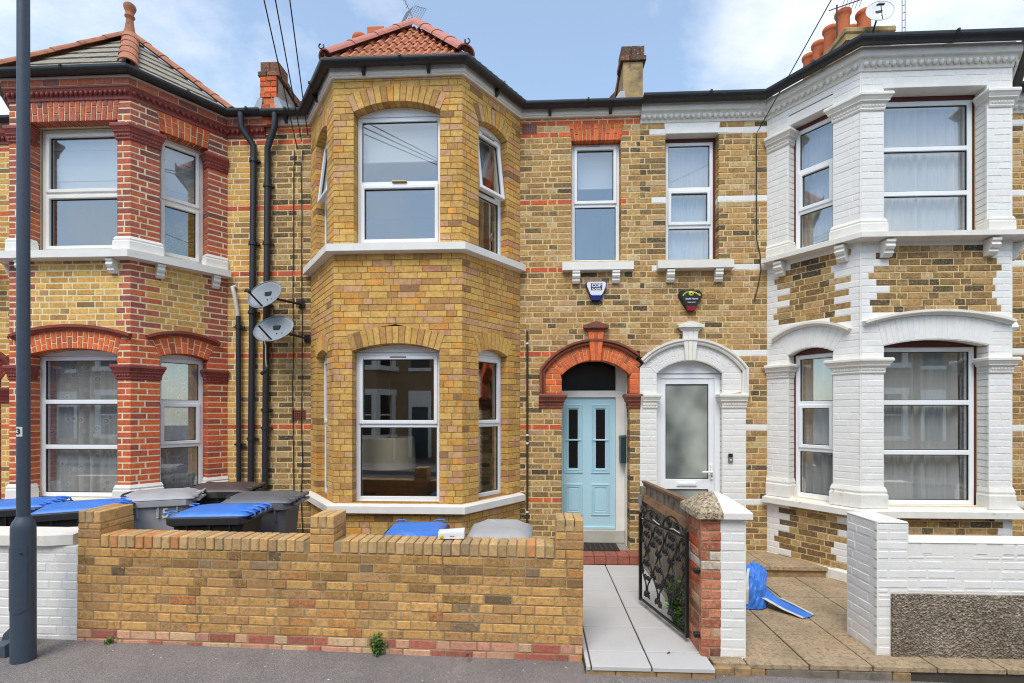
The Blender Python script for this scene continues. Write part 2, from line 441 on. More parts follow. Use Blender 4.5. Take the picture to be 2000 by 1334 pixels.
class MB:
    """collects geometry for ONE mesh object"""
    def __init__(self):
        self.v, self.f, self.mi, self.sm, self.col = [], [], [], [], []
        self.use_col = False
    def add(self, verts, faces, mi=0, smooth=False, col=None):
        o = len(self.v)
        self.v += [tuple(p) for p in verts]
        for f in faces:
            self.f.append(tuple(i + o for i in f))
            self.mi.append(mi)
            self.sm.append(smooth)
            self.col.append(col)
        return self
    def box(self, a, b, mi=0):
        x0, y0, z0 = a; x1, y1, z1 = b
        v = [(x0, y0, z0), (x1, y0, z0), (x1, y1, z0), (x0, y1, z0), (x0, y0, z1), (x1, y0, z1), (x1, y1, z1), (x0, y1, z1)]
        return self.add(v, [(0, 3, 2, 1), (4, 5, 6, 7), (0, 1, 5, 4), (1, 2, 6, 5), (2, 3, 7, 6), (3, 0, 4, 7)], mi)
    def hexa(self, lo, hi, mi=0, smooth=False):
        """two quads (lists of 4 points), lo below hi, same winding (counter-clockwise from above)"""
        return self.add(list(lo) + list(hi), [(0, 3, 2, 1), (4, 5, 6, 7), (0, 1, 5, 4), (1, 2, 6, 5), (2, 3, 7, 6), (3, 0, 4, 7)], mi, smooth)
    def bbox(self, a, b, bev=0.004, mi=0):
        """box with chamfered edges"""
        x0, y0, z0 = a; x1, y1, z1 = b
        e = min(bev, (x1 - x0) * .45, (y1 - y0) * .45, (z1 - z0) * .45)
        bm = bmesh.new()
        bmesh.ops.create_cube(bm, size=1.0)
        for q in bm.verts:
            q.co = Vector(((x0 + x1) / 2 + q.co.x * (x1 - x0), (y0 + y1) / 2 + q.co.y * (y1 - y0), (z0 + z1) / 2 + q.co.z * (z1 - z0)))
        bmesh.ops.bevel(bm, geom=bm.edges[:], offset=e, segments=1, affect='EDGES')
        self.add_bm(bm, mi)
        return self
    def add_bm(self, bm, mi=0, smooth=False, mat=None):
        bm.verts.ensure_lookup_table()
        for i, q in enumerate(bm.verts):
            q.index = i
        vs = [(mat @ q.co) if mat else q.co for q in bm.verts]
        self.add(vs, [[q.index for q in f.verts] for f in bm.faces], mi, smooth)
        bm.free()
        return self
    def tube(self, pts, r, n=8, mi=0, caps=True, smooth=True):
        pts = [Vector(p) for p in pts]
        rs = r if isinstance(r, (list, tuple)) else [r] * len(pts)
        ring = []
        up = Vector((0, 0, 1))
        prev = None
        for i, p in enumerate(pts):
            t = (pts[min(i + 1, len(pts) - 1)] - pts[max(i - 1, 0)])
            if t.length < 1e-9:
                t = Vector((0, 0, 1))
            t.normalize()
            if prev is None:
                a = t.cross(up)
                if a.length < 1e-3:
                    a = t.cross(Vector((1, 0, 0)))
                a.normalize()
            else:
                a = prev - t * prev.dot(t)
                if a.length < 1e-6:
                    a = t.cross(up)
                a.normalize()
            prev = a
            bvec = t.cross(a)
            ring.append([p + (a * math.cos(2 * math.pi * k / n) + bvec * math.sin(2 * math.pi * k / n)) * rs[i] for k in range(n)])
        v = [q for rr in ring for q in rr]
        f = []
        for i in range(len(ring) - 1):
            for k in range(n):
                k2 = (k + 1) % n
                f.append((i * n + k, i * n + k2, (i + 1) * n + k2, (i + 1) * n + k))
        self.add(v, f, mi, smooth)
        if caps:
            self.add(ring[0], [tuple(range(n))[::-1]], mi)
            self.add(ring[-1], [tuple(range(n))], mi)
        return self
    def lathe(self, prof, c=(0, 0, 0), n=20, mi=0, mat=None, smooth=True):
        """prof: (radius, z) from bottom to top round +Z at c"""
        v = []
        for r_, z_ in prof:
            for k in range(n):
                a = 2 * math.pi * k / n
                q = Vector((r_ * math.cos(a), r_ * math.sin(a), z_))
                q = (mat @ q) if mat else q
                v.append(q + Vector(c))
        f = []
        for i in range(len(prof) - 1):
            for k in range(n):
                k2 = (k + 1) % n
                f.append((i * n + k, i * n + k2, (i + 1) * n + k2, (i + 1) * n + k))
        self.add(v, f, mi, smooth)
        self.add(v[:n], [tuple(range(n))[::-1]], mi)
        self.add(v[-n:], [tuple(range(n))], mi)
        return self
    def prism(self, face, poly, d0, d1, mi=0):
        """polygon (s,z), counter-clockwise from the street, between depths d0 (outer) and d1 (inner) of a Face"""
        n_ = len(poly)
        a = [face.pt(s, z, d0) for s, z in poly]
        b_ = [face.pt(s, z, d1) for s, z in poly]
        fs = [tuple(range(n_)), tuple(range(2 * n_ - 1, n_ - 1, -1))]
        for i in range(n_):
            j = (i + 1) % n_
            fs.append((j, i, n_ + i, n_ + j))
        return self.add(a + b_, fs, mi)
    def sweep(self, path, prof, mi=0, smooth=False, closed_prof=True):
        """prof: (d outward, z) loop swept along a plan polyline with mitred corners; outward = street side when walking +X"""
        P = [Vector((p[0], p[1])) for p in path]
        N = []
        for i in range(len(P) - 1):
            u = (P[i + 1] - P[i]).normalized()
            N.append(Vector((u.y, -u.x)))
        M = []
        for i in range(len(P)):
            if i == 0: M.append(N[0])
            elif i == len(P) - 1: M.append(N[-1])
            else:
                s = N[i - 1] + N[i]
                M.append(s / (1 + N[i - 1].dot(N[i])))
        k = len(prof)
        v = []
        for i, p in enumerate(P):
            for d, z in prof:
                q = p + M[i] * d
                v.append((q.x, q.y, z))
        f = []
        kk = k if closed_prof else k - 1
        for i in range(len(P) - 1):
            for j in range(kk):
                j2 = (j + 1) % k
                f.append((i * k + j, i * k + j2, (i + 1) * k + j2, (i + 1) * k + j))
        self.add(v, f, mi, smooth)
        if closed_prof:
            self.add(v[:k], [tuple(range(k))[::-1]], mi)
            self.add(v[-k:], [tuple(range(k))], mi)
        return self
    def mesh(self, name, mats):
        me = bpy.data.meshes.new(name)
        me.from_pydata(self.v, [], self.f)
        for mm in mats:
            me.materials.append(MATS[mm])
        if any(self.mi):
            me.polygons.foreach_set('material_index', self.mi)
        if any(self.sm):
            me.polygons.foreach_set('use_smooth', self.sm)
        if self.use_col:
            at = me.attributes.new('col', 'FLOAT_COLOR', 'CORNER')
            buf = []
            for f, c in zip(self.f, self.col):
                c = c or (0.5, 0.5, 0.5)
                buf += [c[0], c[1], c[2], 1.0] * len(f)
            at.data.foreach_set('color', buf)
        me.update()
        bm = bmesh.new(); bm.from_mesh(me)
        bmesh.ops.recalc_face_normals(bm, faces=bm.faces[:])
        bm.to_mesh(me); bm.free()
        return me
    def build(self, name, mats, parent=None, local=False):
        if isinstance(mats, str):
            mats = [mats]
        o = bpy.data.objects.new(name, self.mesh(name, mats))
        return link(o, parent, local)

class Face:
    """a vertical wall plane seen from the street; s runs left to right, z up, d outward"""
    def __init__(self, p0, p1):
        self.p0 = Vector((p0[0], p0[1])); self.p1 = Vector((p1[0], p1[1]))
        self.u = (self.p1 - self.p0).normalized()
        self.L = (self.p1 - self.p0).length
        self.w = Vector((-self.u.y, self.u.x))
    def pt(self, s, z, d=0.0):
        q = self.p0 + self.u * s - self.w * d
        return Vector((q.x, q.y, z))
    def mat(self, s, z, d=0.0):
        o = self.pt(s, z, d)
        return Matrix(((self.u.x, self.w.x, 0, o.x), (self.u.y, self.w.y, 0, o.y), (0, 0, 1, o.z), (0, 0, 0, 1)))

def cvary(c, v=0.10, h=0.018):
    k = 1 + R.uniform(-v, v)
    return tuple(max(0.004, x * k * (1 + R.uniform(-h, h))) for x in c)
def pick(pal):
    """pal: list of (weight, colour)"""
    t = R.random() * sum(w for w, c in pal)
    for w, c in pal:
        t -= w
        if t <= 0:
            return c
    return pal[-1][1]

# ------------------------------------------------------------------ bricks
CH = 0.0762
Z0 = 0.0522
BRICK_MESH = {}
def brick_geo(poly, depth, bev):
    cx = sum(p[0] for p in poly) / len(poly); cz = sum(p[1] for p in poly) / len(poly)
    ins = []
    for x, z in poly:
        dx, dz = cx - x, cz - z
        ln = math.hypot(dx, dz) or 1
        if abs(dx) > 3 * abs(dz) or abs(dz) > 3 * abs(dx) or True:
            ins.append((x + math.copysign(min(bev, abs(dx)), dx), z + math.copysign(min(bev, abs(dz)), dz)))
    n_ = len(poly)
    v = [(x, 0.0, z) for x, z in ins] + [(x, bev, z) for x, z in poly] + [(x, depth, z) for x, z in poly]
    f = [tuple(range(n_))]
    for i in range(n_):
        j = (i + 1) % n_
        f.append((j, i, n_ + i, n_ + j))
        f.append((n_ + j, n_ + i, 2 * n_ + i, 2 * n_ + j))
    return v, f
def project_size(o, area, nrm):
    """apparent size in the photograph (0 when outside the frame or turned away)"""
    d = Vector((0, 0, CAMZ)) - o
    x = o.x * math.cos(YAW) + o.y * math.sin(YAW)
    y = -o.x * math.sin(YAW) + o.y * math.cos(YAW)
    if y < 0.2 or abs(x / y) > 1.035 or (o.z - CAMZ) / y > 0.835 or (o.z - CAMZ) / y < -0.55:
        return 0.0
    c = d.normalized().dot(nrm)
    return max(0.0, c) * area / d.length_squared

class Wall:
    """brickwork of one thing: collected bricks, then up to `limit` single brick objects and one joined remainder"""
    def __init__(self):
        self.b = []
        self.mortar = MB()
    def brick(self, face, poly, depth, col, kind='brick', d=0.0, name='brick', bev=0.004):
        self.b.append((face, poly, depth, col, kind, d, name, bev))
        if kind == 'painted' and name != 'lintel':       # paint covers the joints too
            j = 0.008
            self.mortar.prism(face, [(poly[0][0] - j, poly[0][1] - j), (poly[1][0] + j, poly[1][1] - j), (poly[2][0] + j, poly[2][1] + j), (poly[3][0] - j, poly[3][1] + j)], -0.0024 - R.uniform(0, .0011), -0.03, 1)
    def finish(self, parent, limit=290, mortar='mortar', wall_name='wall', hide_rank=None):
        wall = self.mortar.build(wall_name, [mortar, 'white_paint', 'mortar_bay'], parent) if self.mortar.v else parent
        groups = {}
        for e in self.b:
            face, poly, depth, col, kind, d, name, bev = e
            s = sum(p[0] for p in poly) / len(poly); z = sum(p[1] for p in poly) / len(poly)
            ar = abs(sum(poly[i][0] * poly[(i + 1) % len(poly)][1] - poly[(i + 1) % len(poly)][0] * poly[i][1] for i in range(len(poly)))) / 2
            o = face.pt(s, z, d)
            n3 = Vector((-face.w.x, -face.w.y, 0))
            groups.setdefault(name, []).append((project_size(o, ar, n3), e, s, z))
        for name, lst in groups.items():
            lst.sort(key=lambda q: -q[0])
            single = [q for q in lst[:limit] if q[0] > 0]
            rest = lst[len(single):]
            for sz, e, s, z in single:
                face, poly, depth, col, kind, d, nm, bev = e
                lp = [(round(x - s, 3), round(y - z, 3)) for x, y in poly]
                key = (tuple(lp), depth, kind, bev)
                me = BRICK_MESH.get(key)
                if me is None:
                    v, f = brick_geo(lp, depth, bev)
                    mb = MB().add(v, f)
                    me = mb.mesh(nm, [kind + '_piece'])
                    BRICK_MESH[key] = me
                o = bpy.data.objects.new(nm, me)
                o.color = (*col, 1)
                o.matrix_basis = face.mat(s, z, d)
                link(o, wall)
            kinds = sorted(set(q[1][4] for q in rest))
            if rest:
                mb = MB(); mb.use_col = True
                for sz, e, s, z in rest:
                    face, poly, depth, col, kind, d, nm, bev = e
                    v, f = brick_geo(poly, depth, bev)
                    M4 = face.mat(0, 0, d)
                    mb.add([M4 @ Vector(q) for q in v], f, kinds.index(kind), False, col)
                o = mb.build('brickwork' if name == 'brick' else name + '_work', [k + '_joined' for k in kinds], wall)
                o['kind'] = 'stuff'
        return wall

class Opening:
    """a hole in a wall face; kind: seg (segmental brick arch), flat (splayed flat arch), box"""
    def __init__(self, a, b, za, zs, rise=0.0, ring=0.0, kind='seg', splay=0.14):
        self.a, self.b, self.za, self.zs, self.rise, self.ring, self.kind, self.splay = a, b, za, zs, rise, ring, kind, splay
        self.c = (a + b) / 2
        self.h = (b - a) / 2
        if kind == 'seg':
            self.R = (self.h ** 2 + rise ** 2) / (2 * rise)
            self.zc = zs + rise - self.R
            self.phi = math.asin(self.h / self.R)
            self.top = zs + rise + ring
        elif kind == 'flat':
            self.top = zs + ring
        else:
            self.top = zs
    def half(self, z):
        if z < self.za or z > self.top:
            return 0.0
        if z <= self.zs:
            return self.h
        if self.kind == 'seg':
            Ro = self.R + self.ring
            ze = self.zc + Ro * math.cos(self.phi)
            if z <= ze:
                return (z - self.zc) * math.tan(self.phi)
            return math.sqrt(max(0, Ro * Ro - (z - self.zc) ** 2))
        if self.kind == 'flat':
            return self.h + (z - self.zs) * self.splay
        return 0.0
    def arc(self, r_extra=0.0, n=14):
        """arc points left to right at radius R + r_extra"""
        rr = self.R + r_extra
        return [(self.c + rr * math.sin(-self.phi + 2 * self.phi * i / n), self.zc + rr * math.cos(-self.phi + 2 * self.phi * i / n)) for i in range(n + 1)]

def lay(wall, face, s0, s1, z0, z1, cuts, colfn, depth=0.04, edge=0.11, thick=0.22, joint=0.010, rec=0.007,
        bond='flemish', bound=None, seed=0, mortar=True, bev=0.004, ch=CH, zoff=Z0, jitter=0.0015, name='brick', mmi=0, rough_=0.003):
    k0 = math.floor((z0 - zoff) / ch); k1 = math.ceil((z1 - zoff) / ch)
    rr = random.Random(seed * 7919 + 13)
    for k in range(k0, k1):
        zb, zt = zoff + k * ch, zoff + (k + 1) * ch
        zb2, zt2 = max(zb, z0), min(zt, z1)
        if zt2 - zb2 < 0.018:
            if mortar and zt2 - zb2 > 0.001:
                pass
            else:
                continue
        zm = (zb2 + zt2) / 2
        iv = [(s0, s0, s1, s1, False, False)]
        if bound:
            lo, hi = bound(zb2), bound(zt2)
            iv = [(max(s0, lo[0]), max(s0, hi[0]), min(s1, lo[1]), min(s1, hi[1]), False, False)]
            if iv[0][2] - iv[0][0] < 0.01:
                continue
        for cut in cuts:
            if zm < cut.za or zm > cut.top:
                continue
            hb = cut.half(max(zb2, cut.za + 1e-6)); ht = cut.half(min(zt2, cut.top - 1e-6))
            if zb2 < cut.zs < zt2:       # springing inside the course
                hb = max(hb, cut.h); ht = max(ht, cut.h)
            out = []
            for bl, tl, br, tr, el, er in iv:
                lb, lt, rb, rt = cut.c - hb, cut.c - ht, cut.c + hb, cut.c + ht
                if max(lb, lt) <= min(bl, tl) and min(rb, rt) >= max(br, tr):
                    continue
                if max(rb, rt) <= min(bl, tl) or min(lb, lt) >= max(br, tr):
                    out.append((bl, tl, br, tr, el, er)); continue
                if min(lb, lt) > min(bl, tl):
                    out.append((bl, tl, min(lb, br), min(lt, tr), el, True))
                if max(rb, rt) < max(br, tr):
                    out.append((max(rb, bl), max(rt, tl), br, tr, True, er))
            iv = out
        # bond positions
        pos = []
        if bond == 'flemish':
            p_ = s0 - (0.09 if k % 2 else 0.248) + rr.uniform(-0.02, 0.02) - 0.3
            i = k % 2
            while p_ < s1 + 0.4:
                pos.append(p_)
                ln = (0.219 if i % 2 == 0 else 0.108) + rr.uniform(-0.006, 0.006)
                p_ += ln + joint
                i += 1
        elif bond == 'stretch':
            p_ = s0 - (0.0 if k % 2 else 0.115) - 0.25
            while p_ < s1 + 0.4:
                pos.append(p_); p_ += 0.225 + rr.uniform(-0.004, 0.004)
        else:                             # header course
            p_ = s0 - (0.0 if k % 2 else 0.056) - 0.15
            while p_ < s1 + 0.4:
                pos.append(p_); p_ += 0.113 + rr.uniform(-0.004, 0.004)
        for bl, tl, br, tr, el, er in iv:
            l_, r_ = (bl + tl) / 2, (br + tr) / 2
            if r_ - l_ < 0.012:
                continue
            if mortar:
                ga, gb = (0.006 if el else 0), (0.006 if er else 0)
                wall.mortar.prism(face, [(bl + ga, zb2), (br - gb, zb2), (tr - gb, zt2), (tl + ga, zt2)], -rec, -thick, mmi)
            if zt2 - zb2 < 0.018:
                continue
            sp = [q for q in pos if l_ + 0.055 < q < r_ - 0.055]
            ed = [None] + sp + [None]
            for i in range(len(ed) - 1):
                xbl, xtl = (bl, tl) if ed[i] is None else (ed[i] + joint / 2, ed[i] + joint / 2)
                xbr, xtr = (br, tr) if ed[i + 1] is None else (ed[i + 1] - joint / 2, ed[i + 1] - joint / 2)
                xbl, xtl = min(xbl, xbr - .004), min(xtl, xtr - .004)
                poly = [(xbl, zb2 + joint / 2), (xbr, zb2 + joint / 2), (xtr, zt2 - joint / 2), (xtl, zt2 - joint / 2)]
                cm, zmid = (xbl + xbr + xtl + xtr) / 4, zm
                r = colfn(cm, zmid, k, (xbr - xbl))
                if r is None:
                    continue
                col, kind = r
                if kind == 'stock' and rough_:
                    poly = [(x + rr.uniform(-rough_, rough_), z + rr.uniform(-rough_, rough_)) for x, z in poly]
                e = (el and ed[i] is None) or (er and ed[i + 1] is None)
                wall.brick(face, poly, edge if e else depth, col, kind, rr.uniform(-jitter, jitter), name, bev)

def voussoirs(wall, face, op, n_, colfn, split=True, depth=0.13, proud=0.002, joint=0.009, key=None, bev=0.003, name='arch_brick', mortar=True, mmi=0):
    """radial bricks of an arch; key: half-angle left free for a keystone"""
    if op.kind == 'seg':
        Ri, Ro = op.R, op.R + op.ring
        if mortar:
            a_in, a_out = op.arc(0.006, 16), op.arc(op.ring, 16)
            for i in range(16):
                wall.mortar.prism(face, [a_in[i], a_in[i + 1], a_out[i + 1], a_out[i]], -0.005, -0.22, mmi)
        for i in range(n_):
            t0 = -op.phi + 2 * op.phi * i / n_; t1 = -op.phi + 2 * op.phi * (i + 1) / n_
            if key and abs((t0 + t1) / 2) < key:
                continue
            g = joint / 2 / (Ri + op.ring / 2)
            t0 += g; t1 -= g
            P = lambda r_, t: (op.c + r_ * math.sin(t), op.zc + r_ * math.cos(t))
            segs = [(Ri, Ro)]
            if split:
                q = Ri + op.ring * (0.35 if i % 2 else 0.67)
                segs = [(Ri, q - joint / 2), (q + joint / 2, Ro)]
            for ra, rb in segs:
                poly = [P(ra, t0), P(ra, t1), P(rb, t1), P(rb, t0)]
                col, kind = colfn()
                wall.brick(face, poly, depth, col, kind, proud, name, bev)
    else:
        zc_ = op.zs - op.h / max(op.splay, 1e-3)
        if mortar:
            wall.mortar.prism(face, [(op.a, op.zs + .006), (op.b, op.zs + .006), (op.c + op.half(op.top), op.top), (op.c - op.half(op.top), op.top)], -0.007, -0.22)
        for i in range(n_):
            f0, f1 = -1 + 2 * i / n_, -1 + 2 * (i + 1) / n_
            hb, ht = op.half(op.zs), op.half(op.top - 1e-6)
            def P(f, z, g):
                h = op.h + (z - op.zs) * op.splay
                return (op.c + f * h + g, z)
            segs = [(op.zs, op.top - joint)]
            if split:
                q = op.zs + op.ring * (0.35 if i % 2 else 0.67)
                segs = [(op.zs, q - joint / 2), (q + joint / 2, op.top - joint / 2)]
            for za, zb in segs:
                poly = [P(f0, za, joint / 2), P(f1, za, -joint / 2), P(f1, zb, -joint / 2), P(f0, zb, joint / 2)]
                col, kind = colfn()
                wall.brick(face, poly, depth, col, kind, proud, name, bev)

# ------------------------------------------------------------------ windows
def bar(mb, face, a0, a1, z0, z1, d0, d1, mi=0):
    """chamfered bar on a face: a0..a1 along, z0..z1 up, d0 outer .. d1 inner"""
    poly = [(a0, z0), (a1, z0), (a1, z1), (a0, z1)]
    c = 0.006
    c = min(c, (a1 - a0) * .3, (z1 - z0) * .3)
    n4 = [(a0 + c, z0 + c), (a1 - c, z0 + c), (a1 - c, z1 - c), (a0 + c, z1 - c)]
    v = [face.pt(s, z, d0) for s, z in n4] + [face.pt(s, z, d0 - c) for s, z in poly] + [face.pt(s, z, d1) for s, z in poly]
    f = [(0, 1, 2, 3)]
    for i in range(4):
        j = (i + 1) % 4
        f.append((j, i, 4 + i, 4 + j)); f.append((4 + j, 4 + i, 8 + i, 8 + j))
    f.append((11, 10, 9, 8))
    mb.add(v, f, mi)
def frame_bars(mb, face, a, b, z0, z1, w, d0, d1, mi=0):
    bar(mb, face, a, a + w, z0, z1, d0, d1, mi)
    bar(mb, face, b - w, b, z0, z1, d0, d1, mi)
    bar(mb, face, a + w - .001, b - w + .001, z0, z0 + w, d0 - .0006, d1, mi)
    bar(mb, face, a + w - .001, b - w + .001, z1 - w, z1, d0 - .0006, d1, mi)

class SubFace(Face):
    """a face tilted outward at its foot (top-hung sash): hinge at z=zh"""
    def __init__(self, face, zh, ang, doff):
        self.f, self.zh, self.t, self.doff = face, zh, ang, doff
        self.u, self.w, self.p0, self.p1, self.L = face.u, face.w, face.p0, face.p1, face.L
    def pt(self, s, z, d=0.0):
        dz = z - self.zh; dd = d - self.doff
        z2 = self.zh + dz * math.cos(self.t) + dd * math.sin(self.t)
        d2 = self.doff + dd * math.cos(self.t) - dz * math.sin(self.t)
        return self.f.pt(s, z2, d2)

def window(parent, face, op, setback, transoms, sashes=(), glass='glass', mat='upvc', head='upvc', fw=0.055, open_sash=None,
           margin=0.0, edge_mat=None, horns=False, label=None):
    """frame + sash bars + glass panes + arched head panel, set back from the wall face"""
    a, b = op.a + margin, op.b - margin
    z0, z1 = op.za + 0.02, op.zs - 0.002
    if op.kind == 'flat':
        z1 = op.zs - 0.004 - (0.05 if edge_mat else 0.0)
    d0 = -setback
    mb = MB()
    frame_bars(mb, face, a, b, z0, z1, fw, d0, d0 - 0.07)
    zs = [z0 + fw] + list(transoms) + [z1 - fw]
    for t in transoms:
        bar(mb, face, a + fw - .001, b - fw + .001, t - 0.028, t + 0.028, d0 - .001, d0 - 0.07)
    w = mb.build('window', mat, parent)
    if label:
        w['label'] = label
    if op.kind == 'seg':
        arc = op.arc(-0.003, 14)
        poly = [(op.a, z1 + .001)] + [(op.b, z1 + .001)] + arc[::-1]
        MB().prism(face, poly, d0 + 0.004, d0 - 0.05).build('head_panel', head, w)
    elif edge_mat:
        MB().prism(face, [(op.a, z1 + .001), (op.b, z1 + .001), (op.b, op.zs), (op.a, op.zs)], d0 - 0.004, d0 - 0.06).build('head_panel', head, w)
    if edge_mat:
        for s_a, s_b in ((op.a, a), (b, op.b)):
            if s_b - s_a > .004:
                MB().prism(face, [(s_a, z0), (s_b, z0), (s_b, z1), (s_a, z1)], d0 - 0.006, d0 - 0.06).build('old_frame', edge_mat, w)
    n_ = len(zs) - 1
    for i in range(n_):
        lo = zs[i] + (0.028 if i > 0 else 0); hi = zs[i + 1] - (0.028 if i < n_ - 1 else 0)
        A, B = a + fw, b - fw
        f = face
        if open_sash and i in open_sash:
            f = SubFace(face, hi, math.radians(open_sash[i]), d0)
        if i in sashes:
            sb = MB()
            frame_bars(sb, f, A - .012, B + .012, lo - .012, hi + .012, 0.045, d0 + 0.018, d0 - 0.045)
            so = sb.build('sash', mat, w)
            A, B, lo, hi = A + .033, B - .033, lo + .033, hi - .033
        seal = MB()
        frame_bars(seal, f, A - .001, B + .001, lo - .001, hi + .001, 0.008, d0 - 0.012, d0 - 0.03)
        seal.build('gasket', 'seal', w)
        pm = MB()
        pm.prism(f, [(A, lo), (B, lo), (B, hi), (A, hi)], d0 - 0.022, d0 - 0.026)
        pm.build('pane', glass, w)
    return w

def curtain(face, op, depth, za, zb, mat, label, folds=14, amp=0.02, a=None, b=None, group=None, name='curtain', cat='curtain', seed=1, gather=0.0):
    """hanging cloth with vertical folds behind a window"""
    rr = random.Random(seed)
    a = op.a - 0.04 if a is None else a
    b = op.b + 0.04 if b is None else b
    n_ = max(10, int(folds * 8)); rows = 6
    ph = [rr.uniform(0, 6.28) for _ in range(4)]
    v, f = [], []
    for j in range(rows + 1):
        t = j / rows
        z = zb + (za - zb) * t
        for i in range(n_ + 1):
            x = i / n_
            s = a + (b - a) * x
            dd = amp * (math.sin(x * folds * 6.283 + ph[0] + 0.5 * math.sin(7 * x + ph[1])) * (0.55 + 0.45 * math.sin(3.1 * x * folds / 2 + ph[2]))
                        + 0.35 * math.sin(x * folds * 2.3 * 6.283 + ph[3] + t))
            s += 0.01 * math.sin(9 * t + x * 21 + ph[1]) * t + gather * math.sin(3.14 * t) * (0.5 - x) * 2
            v.append(face.pt(s, z, -depth + dd * (0.5 + 0.5 * t)))
    W_ = n_ + 1
    for j in range(rows):
        for i in range(n_):
            f.append((j * W_ + i, j * W_ + i + 1, (j + 1) * W_ + i + 1, (j + 1) * W_ + i))
    mb = MB().add(v, f, 0, True)
    o = mb.build(name, mat)
    return tag(o, label, cat, group)

def text_mesh(body, size, extrude=0.0006, align='CENTER', bold=0.0, shear=0.0, space=1.0):
    cu = bpy.data.curves.new('text', 'FONT')
    cu.body = body; cu.size = size; cu.extrude = extrude; cu.align_x = align; cu.align_y = 'CENTER'
    cu.offset = bold; cu.shear = shear; cu.space_character = space
    cu.resolution_u = 3
    o = bpy.data.objects.new('text', cu)
    C.objects.link(o)
    dg = bpy.context.evaluated_depsgraph_get()
    me = bpy.data.meshes.new_from_object(o.evaluated_get(dg))
    bpy.data.objects.remove(o); bpy.data.curves.remove(cu)
    return me
def lettering(parent, name, body, size, M4, mat, **kw):
    """flat letters lying in the local XY plane of M4"""
    me = text_mesh(body, size, **kw)
    me.materials.clear(); me.materials.append(MATS[mat])
    o = bpy.data.objects.new(name, me)
    o.matrix_basis = M4
    return link(o, parent)

# ------------------------------------------------------------------ ground, road, pavement, gardens
SL = 0.0185                      # the street falls gently to the right
def pz(x): return -0.06 - SL * x
def sheet(name, mat, x0, x1, y0, y1, dz=0.0, nx=1):
    mb = MB()
    v, f = [], []
    for i in range(nx + 1):
        x = x0 + (x1 - x0) * i / nx
        v += [(x, y0, pz(x) + dz), (x, y1, pz(x) + dz)]
    for i in range(nx):
        f.append((2 * i, 2 * i + 2, 2 * i + 3, 2 * i + 1))
    mb.add(v, f)
    o = mb.build(name, mat)
    o['kind'] = 'structure'
    return o
sheet('ground', 'road_asphalt', -400, 400, -400, 400, -0.16)
sheet('road', 'road_asphalt', -60, 60, -4.2, 1.55, -0.12)
def slab_struct(name, mat, x0, x1, y0, y1, dz, thick):
    mb = MB()
    lo = [(x0, y0, pz(x0) + dz - thick), (x1, y0, pz(x1) + dz - thick), (x1, y1, pz(x1) + dz - thick), (x0, y1, pz(x0) + dz - thick)]
    hi = [(x, y, z + thick) for x, y, z in lo]
    mb.hexa(lo, hi)
    o = mb.build(name, mat); o['kind'] = 'structure'
    return o
slab_struct('pavement', 'asphalt', -60, 60, 1.70, 4.30, 0.0, 0.12)
kerb = slab_struct('kerb', 'edge_dark', -60, 60, 1.55, 1.70, 0.004, 0.13)
slab_struct('far_pavement', 'asphalt', -60, 60, -6.6, -4.2, 0.0, 0.12)
g1 = MB().box((-9.2, 4.28, -0.30), (-2.30, 7.0, 0.028)).build('garden_ground', 'concrete'); g1['kind'] = 'structure'
g2 = MB().box((-2.298, 4.28, -0.30), (0.38, 7.0, -0.155)).build('garden_ground', 'concrete'); g2['kind'] = 'structure'

# ------------------------------------------------------------------ houses
F, B = 6.75, 5.84                # main wall plane, bay front plane
BANDS = {9, 22, 35, 50, 62, 74}
P_STOCK = [(5, S(202, 160, 104)), (4, S(188, 146, 92)), (3, S(166, 132, 88)), (2, S(208, 174, 124)), (1.6, S(142, 116, 84)), (0.7, S(108, 92, 74)), (1.4, S(204, 162, 126)), (1, S(212, 184, 140))]
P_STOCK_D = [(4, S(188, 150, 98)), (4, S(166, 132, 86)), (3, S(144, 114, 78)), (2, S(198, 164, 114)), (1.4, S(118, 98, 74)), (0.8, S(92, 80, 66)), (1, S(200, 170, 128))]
P_BAY = [(6, S(224, 178, 104)), (4, S(230, 184, 102)), (3, S(212, 164, 94)), (2, S(230, 166, 84)), (2, S(218, 170, 126)), (1.6, S(198, 150, 92)), (0.6, S(164, 124, 84)), (0.8, S(210, 152, 116))]
P_LYEL = [(6, S(224, 178, 100)), (4, S(214, 166, 92)), (3, S(202, 152, 86)), (2, S(230, 176, 92)), (1.8, S(184, 140, 84)), (0.8, S(150, 118, 78))]
P_RED = [(5, S(220, 108, 66)), (3, S(206, 98, 64)), (2, S(194, 94, 70)), (1, S(170, 84, 68))]
P_RED2 = [(4, S(192, 104, 82)), (4, S(182, 100, 86)), (3, S(204, 108, 76)), (2, S(162, 92, 82)), (1, S(142, 88, 82))]
P_ORANGE = [(4, S(232, 116, 66)), (3, S(222, 106, 62)), (2, S(210, 102, 66)), (1, S(186, 92, 64))]
WHITE = S(236, 234, 230)
def dim(c, q): return tuple(x * q for x in c)
def st(): return (dim(cvary(pick(P_STOCK), 0.12), 0.86), 'stock')
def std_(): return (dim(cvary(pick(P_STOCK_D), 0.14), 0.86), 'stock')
def by(): return (dim(cvary(pick(P_BAY), 0.08), 0.92), 'brick')
def ly(): return (cvary(pick(P_LYEL), 0.10), 'brick')
def rd(): return (cvary(pick(P_RED), 0.10), 'brick')
def rd2(): return (cvary(pick(P_RED2), 0.10), 'brick')
def orr(): return (cvary(pick(P_ORANGE), 0.08), 'brick')
def wh(): return (cvary(WHITE, 0.015, 0.008), 'painted')

def bay_faces(p):
    bl, fl, fr, br = p
    return Face(bl, fl), Face(fl, fr), Face(fr, br)

